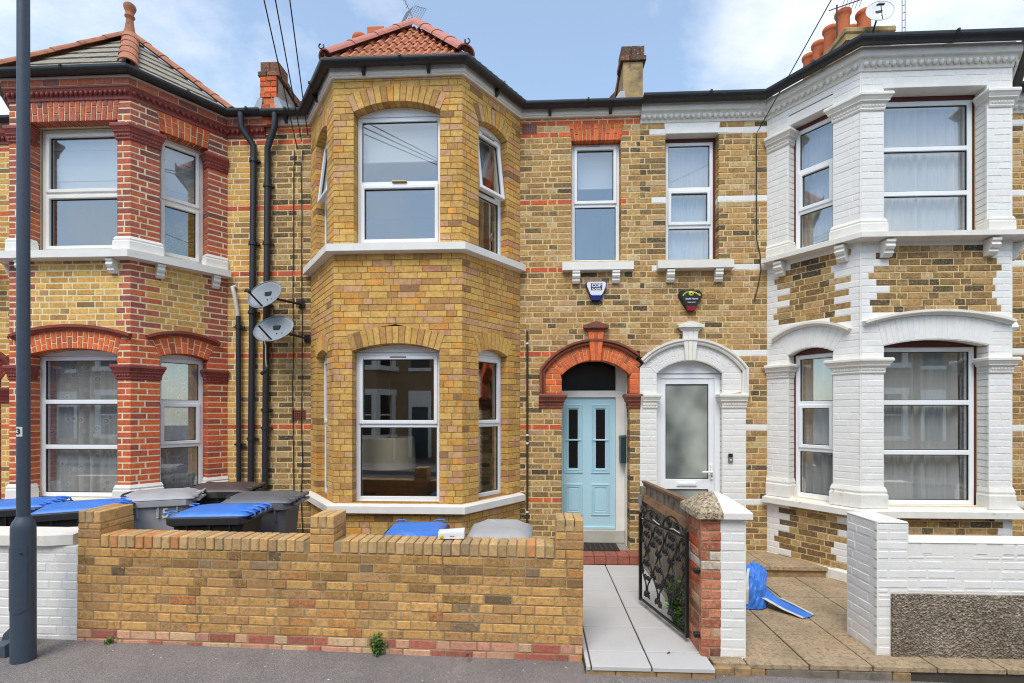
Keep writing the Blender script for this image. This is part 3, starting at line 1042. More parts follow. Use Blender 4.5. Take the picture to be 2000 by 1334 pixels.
def room(parent, x0, x1, bay, name='interior'):
    """dark rooms behind the windows so that nothing is see-through"""
    mb = MB()
    bl, fl, fr, br = bay
    yb = 10.2
    def plate(z0, z1, mi):
        ys = F + (0.47 if z0 < 1 else 0.02)          # the ground floor stops behind the porch
        mb.box((x0 + .02, ys, z0), (x1 - .02, yb, z1), mi)
        ins = 0.12
        poly = [(bl[0] + .1, ys - .005), (bl[0] + .1, F), (fl[0] + .07, B + ins), (fr[0] - .07, B + ins), (br[0] - .1, F), (br[0] - .1, ys - .005)]
        n_ = len(poly)
        lo = [(x, y, z0 + .003) for x, y in poly]; hi = [(x, y, z1 - .003) for x, y in poly]
        mb.add(lo + hi, [tuple(range(n_))[::-1], tuple(range(n_, 2 * n_))] + [(i, (i + 1) % n_, n_ + (i + 1) % n_, n_ + i) for i in range(n_)], mi)
    plate(0.10, 0.30, 1)
    plate(3.20, 3.40, 0)
    plate(5.935, 6.02, 0)
    for za, zb in ((0.30, 3.20), (3.40, 5.935)):
        mb.box((x0 + .02, yb - .1, za), (x1 - .02, yb, zb), 0)
        mb.box((x0 + .02, F + .22, za), (x0 + .10, yb - .1, zb), 0)
        mb.box((x1 - .10, F + .22, za), (x1 - .02, yb - .1, zb), 0)
    return mb.build(name, ['room_wall', 'room_floor'], parent)

def eggs(mb, path, d, zc, pitch, rx, rz, rd_):
    """egg ornament along a cornice path"""
    P = [Vector((p[0], p[1])) for p in path]
    for i in range(len(P) - 1):
        fc = Face(P[i], P[i + 1])
        n_ = max(1, int(fc.L / pitch))
        for k in range(n_):
            s = (k + 0.5) * fc.L / n_
            c = fc.pt(s, zc, d)
            v, f = [], []
            rows, cols = 3, 6
            for r_ in range(rows + 1):
                th = r_ / rows * math.pi / 2
                for q in range(cols):
                    a = 2 * math.pi * q / cols
                    x = math.cos(a) * math.cos(th) * rx; z = math.sin(a) * math.cos(th) * rz; o_ = math.sin(th) * rd_
                    v.append(fc.pt(s + x, zc + z, d + o_))
            for r_ in range(rows):
                for q in range(cols):
                    q2 = (q + 1) % cols
                    f.append((r_ * cols + q, r_ * cols + q2, (r_ + 1) * cols + q2, (r_ + 1) * cols + q))
            mb.add(v, f, 0, True)
            # dart between eggs
            s2 = s + fc.L / n_ / 2
            mb.add([fc.pt(s2 - .006, zc + rz * .9, d), fc.pt(s2 + .006, zc + rz * .9, d), fc.pt(s2, zc - rz, d), fc.pt(s2, zc, d + rd_ * .8)],
                   [(0, 2, 3), (2, 1, 3), (1, 0, 3)], 0)

def gutter(parent, path, d=0.105, z=6.075, r=0.06, mat='black_plastic', joints=0.9, brackets=0.0, fascia_d=0.05):
    prof = []
    for k in range(13):
        a = math.pi + math.pi * k / 12
        prof.append((d + r * math.cos(a), z + r * math.sin(a)))
    prof += [(d + r, z + .012), (d + r - .012, z + .012), (d + r - .012, z), (d - r + .012, z), (d - r + .012, z + .012), (d - r, z + .012)]
    g = MB().sweep(path, prof, 0, False).build('gutter', mat, parent)
    P = [Vector((p[0], p[1])) for p in path]
    # mitre-aware offset path for clips
    off = []
    for i in range(len(P)):
        n1 = Vector(((P[i] - P[i - 1]).normalized().y, -(P[i] - P[i - 1]).normalized().x)) if i else None
        n2 = Vector(((P[i + 1] - P[i]).normalized().y, -(P[i + 1] - P[i]).normalized().x)) if i < len(P) - 1 else None
        m_ = n2 if n1 is None else n1 if n2 is None else (n1 + n2) / (1 + n1.dot(n2))
        off.append(P[i] + m_ * d)
    for i in range(len(P) - 1):
        a, b_ = off[i], off[i + 1]
        L = (b_ - a).length; u = (b_ - a).normalized(); nv = Vector((u.y, -u.x))
        nj = max(1, int(L / joints))
        for k in range(nj):
            t = (k + 0.5) / nj * L + 0.07
            c = a + u * t
            pts = []
            mb = MB()
            v, f = [], []
            for e in (-0.022, 0.022):
                for q in range(13):
                    an = math.pi + math.pi * q / 12
                    w_ = c + u * e + nv * ((r + .007) * math.cos(an))
                    v.append((w_.x, w_.y, z + (r + .007) * math.sin(an) + .004))
            for q in range(12):
                f.append((q, q + 1, 13 + q + 1, 13 + q))
            mb.add(v, f, 0, True)
            # strap over the lip
            for sgn in (1, -1):
                w0 = c + nv * (r + .004) * sgn
                mb.box((w0.x - .012, w0.y - .012, z - .004), (w0.x + .012, w0.y + .012, z + .022))
            mb.build('gutter_joint', mat, g)
        if brackets:
            nb = max(1, int(L / brackets))
            for k in range(nb):
                t = (k + 0.5) / nb * L
                fc = Face(P[i], P[i + 1])
                s = t * fc.L / L
                mb = MB()
                w_ = 0.02
                poly = [(fascia_d, z - .13), (fascia_d, z - .02), (d + .02, z - .05), (fascia_d + .02, z - .11)]
                for e in (-w_, w_):
                    pass
                lo = [fc.pt(s - w_, zz, dd) for dd, zz in poly]; hi = [fc.pt(s + w_, zz, dd) for dd, zz in poly]
                mb.add(lo + hi, [(0, 1, 2, 3), (7, 6, 5, 4), (0, 4, 5, 1), (1, 5, 6, 2), (2, 6, 7, 3), (3, 7, 4, 0)])
                mb.build('gutter_bracket', mat, g)
    return g

def corbel(parent, fc, s, ztop, mat, w=0.085, h=0.17, out=0.095):
    prof = [(0.0, 0.0), (out, 0.0), (out, -h * .16), (out * .84, -h * .24), (out * .95, -h * .42), (out * .80, -h * .58), (out * .62, -h * .62),
            (out * .66, -h * .80), (out * .42, -h), (0.0, -h)]
    mb = MB()
    lo = [fc.pt(s - w / 2, ztop + z, d) for d, z in prof]; hi = [fc.pt(s + w / 2, ztop + z, d) for d, z in prof]
    n_ = len(prof)
    fs = [tuple(range(n_)), tuple(range(2 * n_ - 1, n_ - 1, -1))] + [((i + 1) % n_, i, n_ + i, n_ + (i + 1) % n_) for i in range(n_)]
    mb.add(lo + hi, fs)
    return mb.build('sill_bracket', mat, parent)

def pier_path(f1, s1, f2, s2, corner, ret=0.11):
    """plan path round a corner pier from the reveal of one opening to the reveal of the next"""
    out = []
    if f1 is not None:
        q = f1.pt(s1, 0, -ret); out.append((q.x, q.y))
        q = f1.pt(s1, 0, 0); out.append((q.x, q.y))
    out.append(corner)
    if f2 is not None:
        q = f2.pt(s2, 0, 0); out.append((q.x, q.y))
        q = f2.pt(s2, 0, -ret); out.append((q.x, q.y))
    return out

def capital(parent, path, z0, z1, mat, egg=True, out=0.055, name='capital'):
    h = z1 - z0
    prof = [(-0.004, z0), (0.010, z0), (0.016, z0 + h * .08), (0.014, z0 + h * .14), (0.022, z0 + h * .40), (out * .62, z0 + h * .50), (out * .62, z0 + h * .56),
            (out * .86, z0 + h * .74), (out, z0 + h * .80), (out, z0 + h * .93), (out * .9, z0 + h), (-0.004, z0 + h)]
    o = MB().sweep(path, prof).build(name, mat, parent)
    if egg:
        mb = MB()
        eggs(mb, path, 0.017, z0 + h * .27, 0.032, 0.012, h * .11, 0.010)
        e = mb.build('ornament', mat, o)
        e['kind'] = 'stuff'
    return o
def plinth(parent, path, z0, z1, mat):
    h = z1 - z0
    prof = [(-0.004, z0), (0.034, z0), (0.034, z0 + h * .62), (0.024, z0 + h * .70), (0.028, z0 + h * .80), (0.012, z0 + h), (-0.004, z0 + h)]
    return MB().sweep(path, prof).build('pier_base', mat, parent)
def sill(parent, path, ztop, mat, over=0.09, h=0.075, inner=0.16, rise=0.035):
    prof = [(-inner, ztop - h), (-inner, ztop + rise), (-0.02, ztop + rise * .6), (over, ztop), (over, ztop - h), (over - .012, ztop - h - .004), (over - .02, ztop - h + .004), (0.0, ztop - h - .012)]
    return MB().sweep(path, prof).build('sill', mat, parent)

def hood(parent, fc, op, r0, r1, mat, d=0.05, ext=0.03, name='hood_mould', n=16):
    """projecting moulding following an arch between radii R+r0 and R+r1"""
    prof = [(r0, 0.0), (r0, d * .45), (r0 + (r1 - r0) * .35, d * .6), (r0 + (r1 - r0) * .5, d), (r1, d), (r1, 0.0)]
    phi = op.phi + ext
    v, f = [], []
    k = len(prof)
    for i in range(n + 1):
        t = -phi + 2 * phi * i / n
        for r_, dd in prof:
            rr = op.R + r_
            v.append(fc.pt(op.c + rr * math.sin(t), op.zc + rr * math.cos(t), dd))
    for i in range(n):
        for j in range(k):
            j2 = (j + 1) % k
            f.append((i * k + j, i * k + j2, (i + 1) * k + j2, (i + 1) * k + j))
    f.append(tuple(range(k))); f.append(tuple(range(n * k + k - 1, n * k - 1, -1)))
    return MB().add(v, f).build(name, mat, parent)

def tri_clip(bm, planes):
    for co, no in planes:
        bmesh.ops.bisect_plane(bm, geom=bm.verts[:] + bm.edges[:] + bm.faces[:], plane_co=co, plane_no=no, clear_outer=True)

def bay_roof(parent, bay, style):
    """three-sided lean-to hip roof over a bay, apex against the main wall line"""
    bl, fl, fr, br = [Vector(q) for q in bay]
    faces = [Face(bl, fl), Face(fl, fr), Face(fr, br)]
    ov = 0.10
    N = [Vector((-f.w.x, -f.w.y)) for f in faces]
    eL = fl + (N[0] + N[1]) / (1 + N[0].dot(N[1])) * ov
    eR = fr + (N[1] + N[2]) / (1 + N[1].dot(N[2])) * ov
    e0 = bl + N[0] * ov; e3 = br + N[2] * ov
    ez = 6.10
    A = Vector(((fl.x + fr.x) / 2, F + 0.02, 7.25))
    P0, P1, P2, P3 = [Vector((q.x, q.y, ez)) for q in (e0, eL, eR, e3)]
    mb = MB().add([P0, P1, P2, P3, A, (P0.x, F + .4, ez), (P3.x, F + .4, ez)], [(0, 1, 4), (1, 2, 4), (2, 3, 4), (3, 6, 4), (6, 5, 4), (5, 0, 4), (0, 5, 6, 3, 2, 1)])
    rf = mb.build('bay_roof', 'slate_dark', parent)
    # tiles / slates, each its own piece
    gauge = 0.31 if style == 'tile' else 0.25
    tw = 0.30 if style == 'tile' else 0.36
    for fi, (pa, pb) in enumerate(((P0, P1), (P1, P2), (P2, P3))):
        u = (pb - pa).normalized()
        L = (pb - pa).length
        nrm = u.cross(A - pa).normalized()
        if nrm.z < 0: nrm = -nrm
        up = nrm.cross(u).normalized()
        if up.z < 0: up = -up
        h = (A - pa).dot(up); ax = (A - pa).dot(u)
        # edges of the triangle in (x,y) plane coordinates
        rows = int(h / gauge) + 1
        for r_ in range(rows):
            y0 = r_ * gauge - 0.03
            y1 = y0 + gauge + 0.05
            xl = ax * max(0, y0) / h; xr = L - (L - ax) * max(0, y0) / h
            off = (-0.5 if (style != 'tile' and r_ % 2) else 0.0) * tw
            x = -tw * 2 + off + 0.05
            while x < L + tw:
                if x + tw > xl and x < xr and y0 < h:
                    bm = bmesh.new()
                    if style == 'tile':
                        # double-roll interlocking tile
                        prof = [(0.0, 0.0), (0.02, 0.0), (0.036, 0.026), (0.066, 0.026), (0.082, 0.0), (0.118, 0.0), (0.134, 0.026), (0.164, 0.026), (0.18, 0.0), (0.218, 0.0), (0.234, 0.026), (0.264, 0.026), (0.28, 0.0), (0.297, 0.0)]
                        vs = []
                        for yy, lift in ((y0, 0.022), (y1, 0.002)):
                            for px, ph in prof:
                                vs.append(bm.verts.new(pa + u * (x + px) + up * yy + nrm * (ph + lift + .006)))
                        for px, ph in prof:
                            vs.append(bm.verts.new(pa + u * (x + px) + up * y0 + nrm * (ph + .004)))
                        k = len(prof)
                        for q in range(k - 1):
                            bm.faces.new((vs[q], vs[q + 1], vs[k + q + 1], vs[k + q]))
                            bm.faces.new((vs[2 * k + q], vs[2 * k + q + 1], vs[q + 1], vs[q]))
                    else:
                        jx = R.uniform(-.003, .003)
                        t_ = 0.012
                        q = [pa + u * (x + jx + .002) + up * (y0 + R.uniform(-.004, .004)) + nrm * 0.022, pa + u * (x + jx + tw - .002) + up * (y0 + R.uniform(-.004, .004)) + nrm * (0.022 + R.uniform(0, .004)),
                             pa + u * (x + jx + tw - .002) + up * y1 + nrm * 0.006, pa + u * (x + jx + .002) + up * y1 + nrm * 0.006]
                        tv = [bm.verts.new(p_ + nrm * t_) for p_ in q]; bv = [bm.verts.new(p_) for p_ in q]
                        bm.faces.new(tv)
                        for i in range(4):
                            j = (i + 1) % 4
                            bm.faces.new((bv[i], bv[j], tv[j], tv[i]))
                    eps = 0.012
                    n1 = (A - pa).cross(nrm).normalized()
                    if n1.dot(u) > 0: n1 = -n1
                    n2 = (A - pb).cross(nrm).normalized()
                    if n2.dot(u) < 0: n2 = -n2
                    tri_clip(bm, ((pa - n1 * eps, n1), (pb - n2 * eps, n2), (A - up * .03, up)))
                    if len(bm.faces) > 1:
                        m1 = MB(); m1.add_bm(bm)
                        m1.build('roof_tile' if style == 'tile' else 'roof_slate', 'roof_tile' if style == 'tile' else 'slate', rf)
                    else:
                        bm.free()
                x += tw
    # hip tiles
    def hip(a, b_, mat, rad, ln):
        d = (b_ - a); L = d.length; d.normalize()
        side = d.cross(Vector((0, 0, 1))).normalized(); upv = side.cross(d).normalized()
        n_ = max(1, round(L / ln)); st_ = L / n_
        for k in range(n_):
            t0, t1 = k * st_ - .012, (k + 1) * st_ + 0.012
            v, f = [], []
            for (t, r2) in ((t0, rad + .006), (t1, rad - .006)):
                for q in range(9):
                    an = math.pi * (0.02 + 0.96 * q / 8)
                    v.append(a + d * t + side * (r2 * math.cos(an)) + upv * (r2 * 0.75 * math.sin(an) + .0))
            for (t, r2) in ((t0, rad - .012), (t1, rad - .022)):
                for q in range(9):
                    an = math.pi * (0.02 + 0.96 * q / 8)
                    v.append(a + d * t + side * (r2 * math.cos(an)) + upv * (r2 * 0.75 * math.sin(an)))
            for q in range(8):
                f.append((q, q + 1, 9 + q + 1, 9 + q))
                f.append((18 + q + 1, 18 + q, 27 + q, 27 + q + 1))
                f.append((q + 1, q, 18 + q, 18 + q + 1))
                f.append((9 + q, 9 + q + 1, 27 + q + 1, 27 + q))
            f += [(0, 9, 27, 18), (8, 26, 35, 17)]
            MB().add(v, f, 0, False).build('hip_tile', mat, rf)
    lift = Vector((0, 0, .045))
    hm, hr, hl = ('hip_pink', 0.115, 0.40) if style == 'tile' else ('hip_clay', 0.10, 0.34)
    for pnt in ((P0 + Vector((0, .03, 0)), P1, P2, P3 + Vector((0, .03, 0))) if style != 'tile' else (P1, P2)):
        hip(pnt + lift, A + lift, hm, hr, hl)
    return rf, A, (P0, P1, P2, P3)

def main_roof(parent, x0, x1):
    """low slate roof behind the gutter"""
    mb = MB()
    ye, yr, yb = F - 0.06, 11.0, 15.2
    ze, zr = 6.13, 8.05
    v = [(x0 + .004, ye, ze), (x1 - .004, ye, ze), (x1 - .004, yr, zr), (x0 + .004, yr, zr), (x0 + .004, yb, ze), (x1 - .004, yb, ze)]
    v2 = [(x, y, z - 0.06) for x, y, z in v]
    mb.add(v + v2, [(0, 1, 2, 3), (3, 2, 5, 4), (7, 6, 9, 8), (8, 9, 10, 11), (0, 6, 7, 1), (4, 5, 11, 10), (0, 3, 9, 6), (3, 4, 10, 9), (1, 7, 8, 2), (2, 8, 11, 5)])
    r = mb.build('roof', 'slate_dark', parent)
    MB().box((x0 + .01, 14.9, -0.4), (x1 - .01, 15.1, 6.1)).box((x0 + .01, 10.3, -.4), (x0 + .12, 14.9, 6.1)).box((x1 - .12, 10.3, -.4), (x1 - .01, 14.9, 6.1)).build('rear_wall', 'opposite_wall', parent)
    return r

# ================================================================== LEFT HOUSE (red brick dressings, slate turret roof)
def left_house():
    bay = [(-7.16, F), (-6.51, B), (-4.95, B), (-4.31, F)]
    x0, x1 = -8.95, -3.76
    h = thing('terraced_house', 'terraced house with red brick piers, yellow brick panels, slate bay roof and clay finial', 'house', ((x0 + x1) / 2, F, 0))
    W_ = Wall()
    fL, fF, fR = bay_faces(bay)
    # openings
    oF1 = Opening(0.235, 1.39, 0.88, 2.68, 0.075, 0.22)
    oF2 = Opening(0.235, 1.39, 3.95, 5.55, 0.0, 0.26, 'flat', 0.10)
    sideL = lambda a, b: (Opening(a, b, 0.88, 2.68, 0.055, 0.22), Opening(a, b, 3.95, 5.55, 0.0, 0.26, 'flat', 0.12))
    oR1, oR2 = sideL(0.31, 0.86)
    oL1, oL2 = sideL(fL.L - 0.86, fL.L - 0.31)
    def bayc(f, ops):
        def fn(s, z, k, ln):
            if z > 3.86 or (0.85 < z < 2.94 + 0.02):
                if 0.85 < z < 2.98 or z > 3.86:
                    return rd2() if z > 3.86 else rd()
            t = 0.24 if k % 2 else 0.16
            if s < t or s > f.L - t:
                return rd2()
            return ly()
        return fn
    for f, ops, sd_ in ((fL, (oL1, oL2), 1), (fF, (oF1, oF2), 2), (fR, (oR1, oR2), 3)):
        lay(W_, f, 0, f.L, -0.25, 5.80, ops, bayc(f, ops), seed=sd_, edge=0.16, joint=.015, rec=.0025, bev=.003)
        voussoirs(W_, f, ops[0], 18 if f is fF else 9, orr, True, joint=.014)
        voussoirs(W_, f, ops[1], 17 if f is fF else 8, rd2 if f is fF else orr, True, joint=.014)
    # main wall to the party line, and the wall on the far side with the front door
    fa = Face((bay[3][0], F), (x1, F))
    fb = Face((x0, F), (bay[0][0], F))
    def fac(s, z, k, ln):
        return rd() if k in BANDS else ly()
    lay(W_, fa, 0, fa.L, -0.25, 5.80, (), fac, seed=4, joint=.014, rec=.0025, bev=.003)
    dop = Opening(0.42, 1.30, 0.0, 2.45, 0.20, 0.22)
    lay(W_, fb, 0, fb.L, -0.25, 5.80, (dop,), fac, seed=5, joint=.014, rec=.0025, bev=.003)
    voussoirs(W_, fb, dop, 18, lambda: (cvary(S(128, 52, 46), .06), 'brick'), False)
    W_.finish(h, mortar='mortar_cream')
    hood(h, fb, dop, 0.22, 0.30, 'maroon_gloss', 0.07)
    MB().prism(fb, [(0.42, 0.1), (1.30, 0.1), (1.30, 2.45)] + dop.arc(-.004, 10)[::-1][1:-1] + [(0.42, 2.45)], -0.20, -0.25).build('door', 'maroon_gloss', h)
    capital(h, [(x0 + 1.26, F), (x0 + 1.56, F)], 2.10, 2.32, 'maroon_gloss', False)
    room(h, x0, x1, bay)
    # windows
    window(h, fF, oF1, 0.17, (1.53, 2.10), (), margin=0.0)
    window(h, fR, oR1, 0.15, (1.53, 2.10), (1,))
    window(h, fL, oL1, 0.15, (1.53, 2.10), ())
    window(h, fF, oF2, 0.17, (4.73,), (0, 1), mat='white_paint', fw=0.07, margin=0.02)
    window(h, fR, oR2, 0.15, (4.73,), (0, 1), mat='white_paint', fw=0.06)
    window(h, fL, oL2, 0.15, (4.73,), (0, 1), mat='white_paint', fw=0.06)
    # sills and brackets
    ends = [bay[0], bay[1], bay[2], bay[3]]
    sill(h, ends, 0.86, 'white_paint', h=0.08)
    sill(h, ends, 3.93, 'white_paint', over=0.12, h=0.09)
    for f, ss in ((fL, (0.2, 0.85)), (fF, (0.20, 1.36)), (fR, (0.30, 0.95))):
        for s in ss:
            corbel(h, f, s, 3.832, 'white_paint')
    corners = [(None, 0, fL, oL1.a, bay[0]), (fL, oL1.b, fF, oF1.a, bay[1]), (fF, oF1.b, fR, oR1.a, bay[2]), (fR, oR1.b, None, 0, bay[3])]
    for f1, s1, f2, s2, co in corners:
        pp = pier_path(f1, s1, f2, s2, co)
        capital(h, pp, 2.37, 2.55, 'terracotta_red')
        capital(h, pp, 5.30, 5.49, 'terracotta_red')
        plinth(h, pp, 0.89, 1.08, 'white_paint')
        plinth(h, pp, 3.95, 4.12, 'white_paint')
    for f, op in ((fF, oF1), (fR, oR1), (fL, oL1)):
        hood(h, f, op, 0.225, 0.29, 'terracotta_red', 0.055, 0.05)
    # cornice
    path = [(x0, F)] + bay + [(x1, F)]
    MB().sweep(path, [(-0.2, 5.795), (0.012, 5.795), (0.016, 5.825), (0.045, 5.90), (0.05, 5.915), (0.06, 5.925), (0.06, 5.94), (-0.2, 5.94)]).build('cornice', 'terracotta_red', h)
    e = MB(); eggs(e, path, 0.036, 5.868, 0.062, 0.024, 0.034, 0.022)
    e = e.build('cornice_ornament', 'terracotta_red', h); e['kind'] = 'stuff'
    W2 = Wall()
    fs = [Face(path[i], path[i + 1]) for i in range(len(path) - 1)]
    def off_face(f, d, e0, e1):
        a = f.pt(-e0, 0, d); b_ = f.pt(f.L + e1, 0, d)
        return Face((a.x, a.y), (b_.x, b_.y))
    mt = 0.07 * math.tan(math.radians(27.3))
    for i, f in enumerate(fs):
        g = off_face(f, 0.07, (mt if i in (2, 3) else -mt if i in (1, 4) else 0), (mt if i in (1, 2) else -mt if i in (0, 3) else 0))
        lay(W2, g, 0, g.L, 5.943, 6.022, (), lambda s, z, k, ln: rd2(), bond='stretch', seed=20 + i, ch=0.079, zoff=5.943, depth=0.06, thick=0.2, name='cornice_brick')
    W2.finish(h, wall_name='cornice_course', limit=40)
    MB().sweep(path, [(-0.15, 6.024), (0.082, 6.024), (0.082, 6.045), (-0.15, 6.045)]).build('eaves_board', 'white_paint', h)
    gutter(h, path, d=0.13, z=6.095)
    rf, A, PP = bay_roof(h, bay, 'slate')
    # finial on the apex
    fm = MB().lathe([(0.10, -0.05), (0.085, 0.02), (0.06, 0.10), (0.047, 0.20), (0.043, 0.26), (0.062, 0.275), (0.062, 0.29), (0.046, 0.305), (0.055, 0.35), (0.072, 0.39), (0.078, 0.42), (0.066, 0.45), (0.035, 0.475), (0.0, 0.485)],
                    (A.x, A.y - .02, A.z + 0.02), 18)
    fm.build('finial', 'hip_clay', rf)
    main_roof(h, x0, x1)
    # curtains and blinds
    curtain(fF, oF1, 0.30, 0.88, 2.75, 'lace', 'lace net curtain with flowers in wide ground floor bay window of red pier house', 8, 0.045, seed=3)
    curtain(fF, oF1, 0.40, 0.88, 2.75, 'drape_blue', 'blue drape at edge of wide ground floor window behind lace net', 3, 0.025, a=oF1.a - .02, b=oF1.a + .22, seed=4, cat='curtain')
    curtain(fR, oR1, 0.28, 0.88, 2.75, 'lace', 'lace net curtain in narrow ground floor bay window of red pier house', 5, 0.04, seed=5)
    for f, op, lb in ((fF, oF2, 'white roman blind in wide upper window of red pier house'), (fR, oR2, 'white roman blind in narrow upper window of red pier house')):
        mb = MB()
        zt, zb = 5.53, 4.74
        n_ = 4
        for i in range(n_):
            za, zb_ = zt - (zt - zb) * i / n_, zt - (zt - zb) * (i + 1) / n_
            mb.prism(f, [(op.a + .02, zb_), (op.b - .02, zb_), (op.b - .02, za - .004), (op.a + .02, za - .004)], -0.27 - .006 * (i % 2), -0.285 - .006 * (i % 2))
        tag(mb.build('roman_blind', 'blind'), lb, 'blind')
    # pot plant on the inner sill of the narrow upper window
    return h, fF, fR, oR2
LH, L_fF, L_fR, L_oR2 = left_house()

# ================================================================== MIDDLE HOUSE (yellow brick bay, blue door)
def door_surround(h, W_, f, op, x_left, x_right, colfn, mould_mat, key_mat, painted):
    """voussoir ring, upright red jamb bricks, label mould, imposts and keystone round a front door"""
    c, zc = op.c, op.zc
    Rm = op.R + op.ring
    voussoirs(W_, f, op, 25, colfn, True, key=0.09, depth=0.13)
    def bound(z):
        hh = 0.68 if z < zc + 0.45 else math.sqrt(max(0.0, (Rm) ** 2 - (z - zc) ** 2))
        return (max(c - hh, x_left), min(c + hh, x_right))
    lay(W_, f, x_left, x_right, 2.215, zc + Rm, (op,), lambda s, z, k, ln: colfn(), bound=bound, seed=77, edge=0.11)
    # moulding: arc with straight legs down to the imposts
    r0, r1 = Rm, op.R + op.ring + 0.078
    prof = [(r0, 0.0), (r0, .035), (r0 + .02, .045), (r0 + .035, .03), (r0 + .05, .06), (r1, .06), (r1, 0.0)]
    ph = math.acos(min(1, (0.50) / r1))
    pts = []
    n_ = 22
    phi = math.asin(min(1.0, 0.752 / r1))
    a_lo, a_hi = -phi, phi
    if x_right - c < 0.752:
        a_hi = math.asin((x_right - c) / r1)
    if c - x_left < 0.752:
        a_lo = -math.asin((c - x_left) / r1)
    v, fcs = [], []
    k = len(prof)
    rings = []
    if a_lo == -phi:
        rings.append([(c - 0.752 + (r1 - r_), 2.215, dd) for r_, dd in prof])
    for i in range(n_ + 1):
        t = a_lo + (a_hi - a_lo) * i / n_
        rings.append([(c + r_ * math.sin(t), zc + r_ * math.cos(t), dd) for r_, dd in prof])
    if a_hi == phi:
        rings.append([(c + 0.752 - (r1 - r_), 2.215, dd) for r_, dd in prof])
    for rg in rings:
        v += [f.pt(*q) for q in rg]
    for i in range(len(rings) - 1):
        for j in range(k):
            j2 = (j + 1) % k
            fcs.append((i * k + j, i * k + j2, (i + 1) * k + j2, (i + 1) * k + j))
    e = len(rings) * k
    fcs += [tuple(range(k)), tuple(range(e - 1, e - k - 1, -1))]
    MB().add(v, fcs).build('door_hood_mould', mould_mat, h)
    # keystone: tapered block of three rubbed bricks with a moulded cap
    zk0, zk1 = op.zs + op.rise - 0.012, zc + r1 + 0.10
    for i in range(3):
        w0, w1 = 0.065, 0.108
        a0, a1 = -w0 + 2 * w0 * i / 3, -w0 + 2 * w0 * (i + 1) / 3
        b0, b1 = -w1 + 2 * w1 * i / 3, -w1 + 2 * w1 * (i + 1) / 3
        col, kind = colfn()
        W_.brick(f, [(c + a0 + .003, zk0), (c + a1 - .003, zk0), (c + b1 - .003, zk1), (c + b0 + .003, zk1)], 0.16, col, kind, 0.05, 'key_brick', .003)
    W_.mortar.prism(f, [(c - .062, zk0 + .004), (c + .062, zk0 + .004), (c + .105, zk1), (c - .105, zk1)], 0.043, -0.1)
    cap = [(c - .12, zk1 - .004), (c + .12, zk1 - .004)]
    mb = MB()
    for (w, d, z0, z1) in ((.118, .058, zk1, zk1 + .022), (.135, .07, zk1 + .022, zk1 + .04), (.165, .09, zk1 + .04, zk1 + .075)):
        mb.prism(f, [(c - w, z0), (c + w, z0), (c + w + .008, z1), (c - w - .008, z1)], d, -.01)
    mb.prism(f, [(c - .165, zk1 + .075), (c + .165, zk1 + .075), (c + .02, zk1 + .125), (c - .02, zk1 + .125)], .08, -.01)
    mb.build('keystone_cap', key_mat, h)

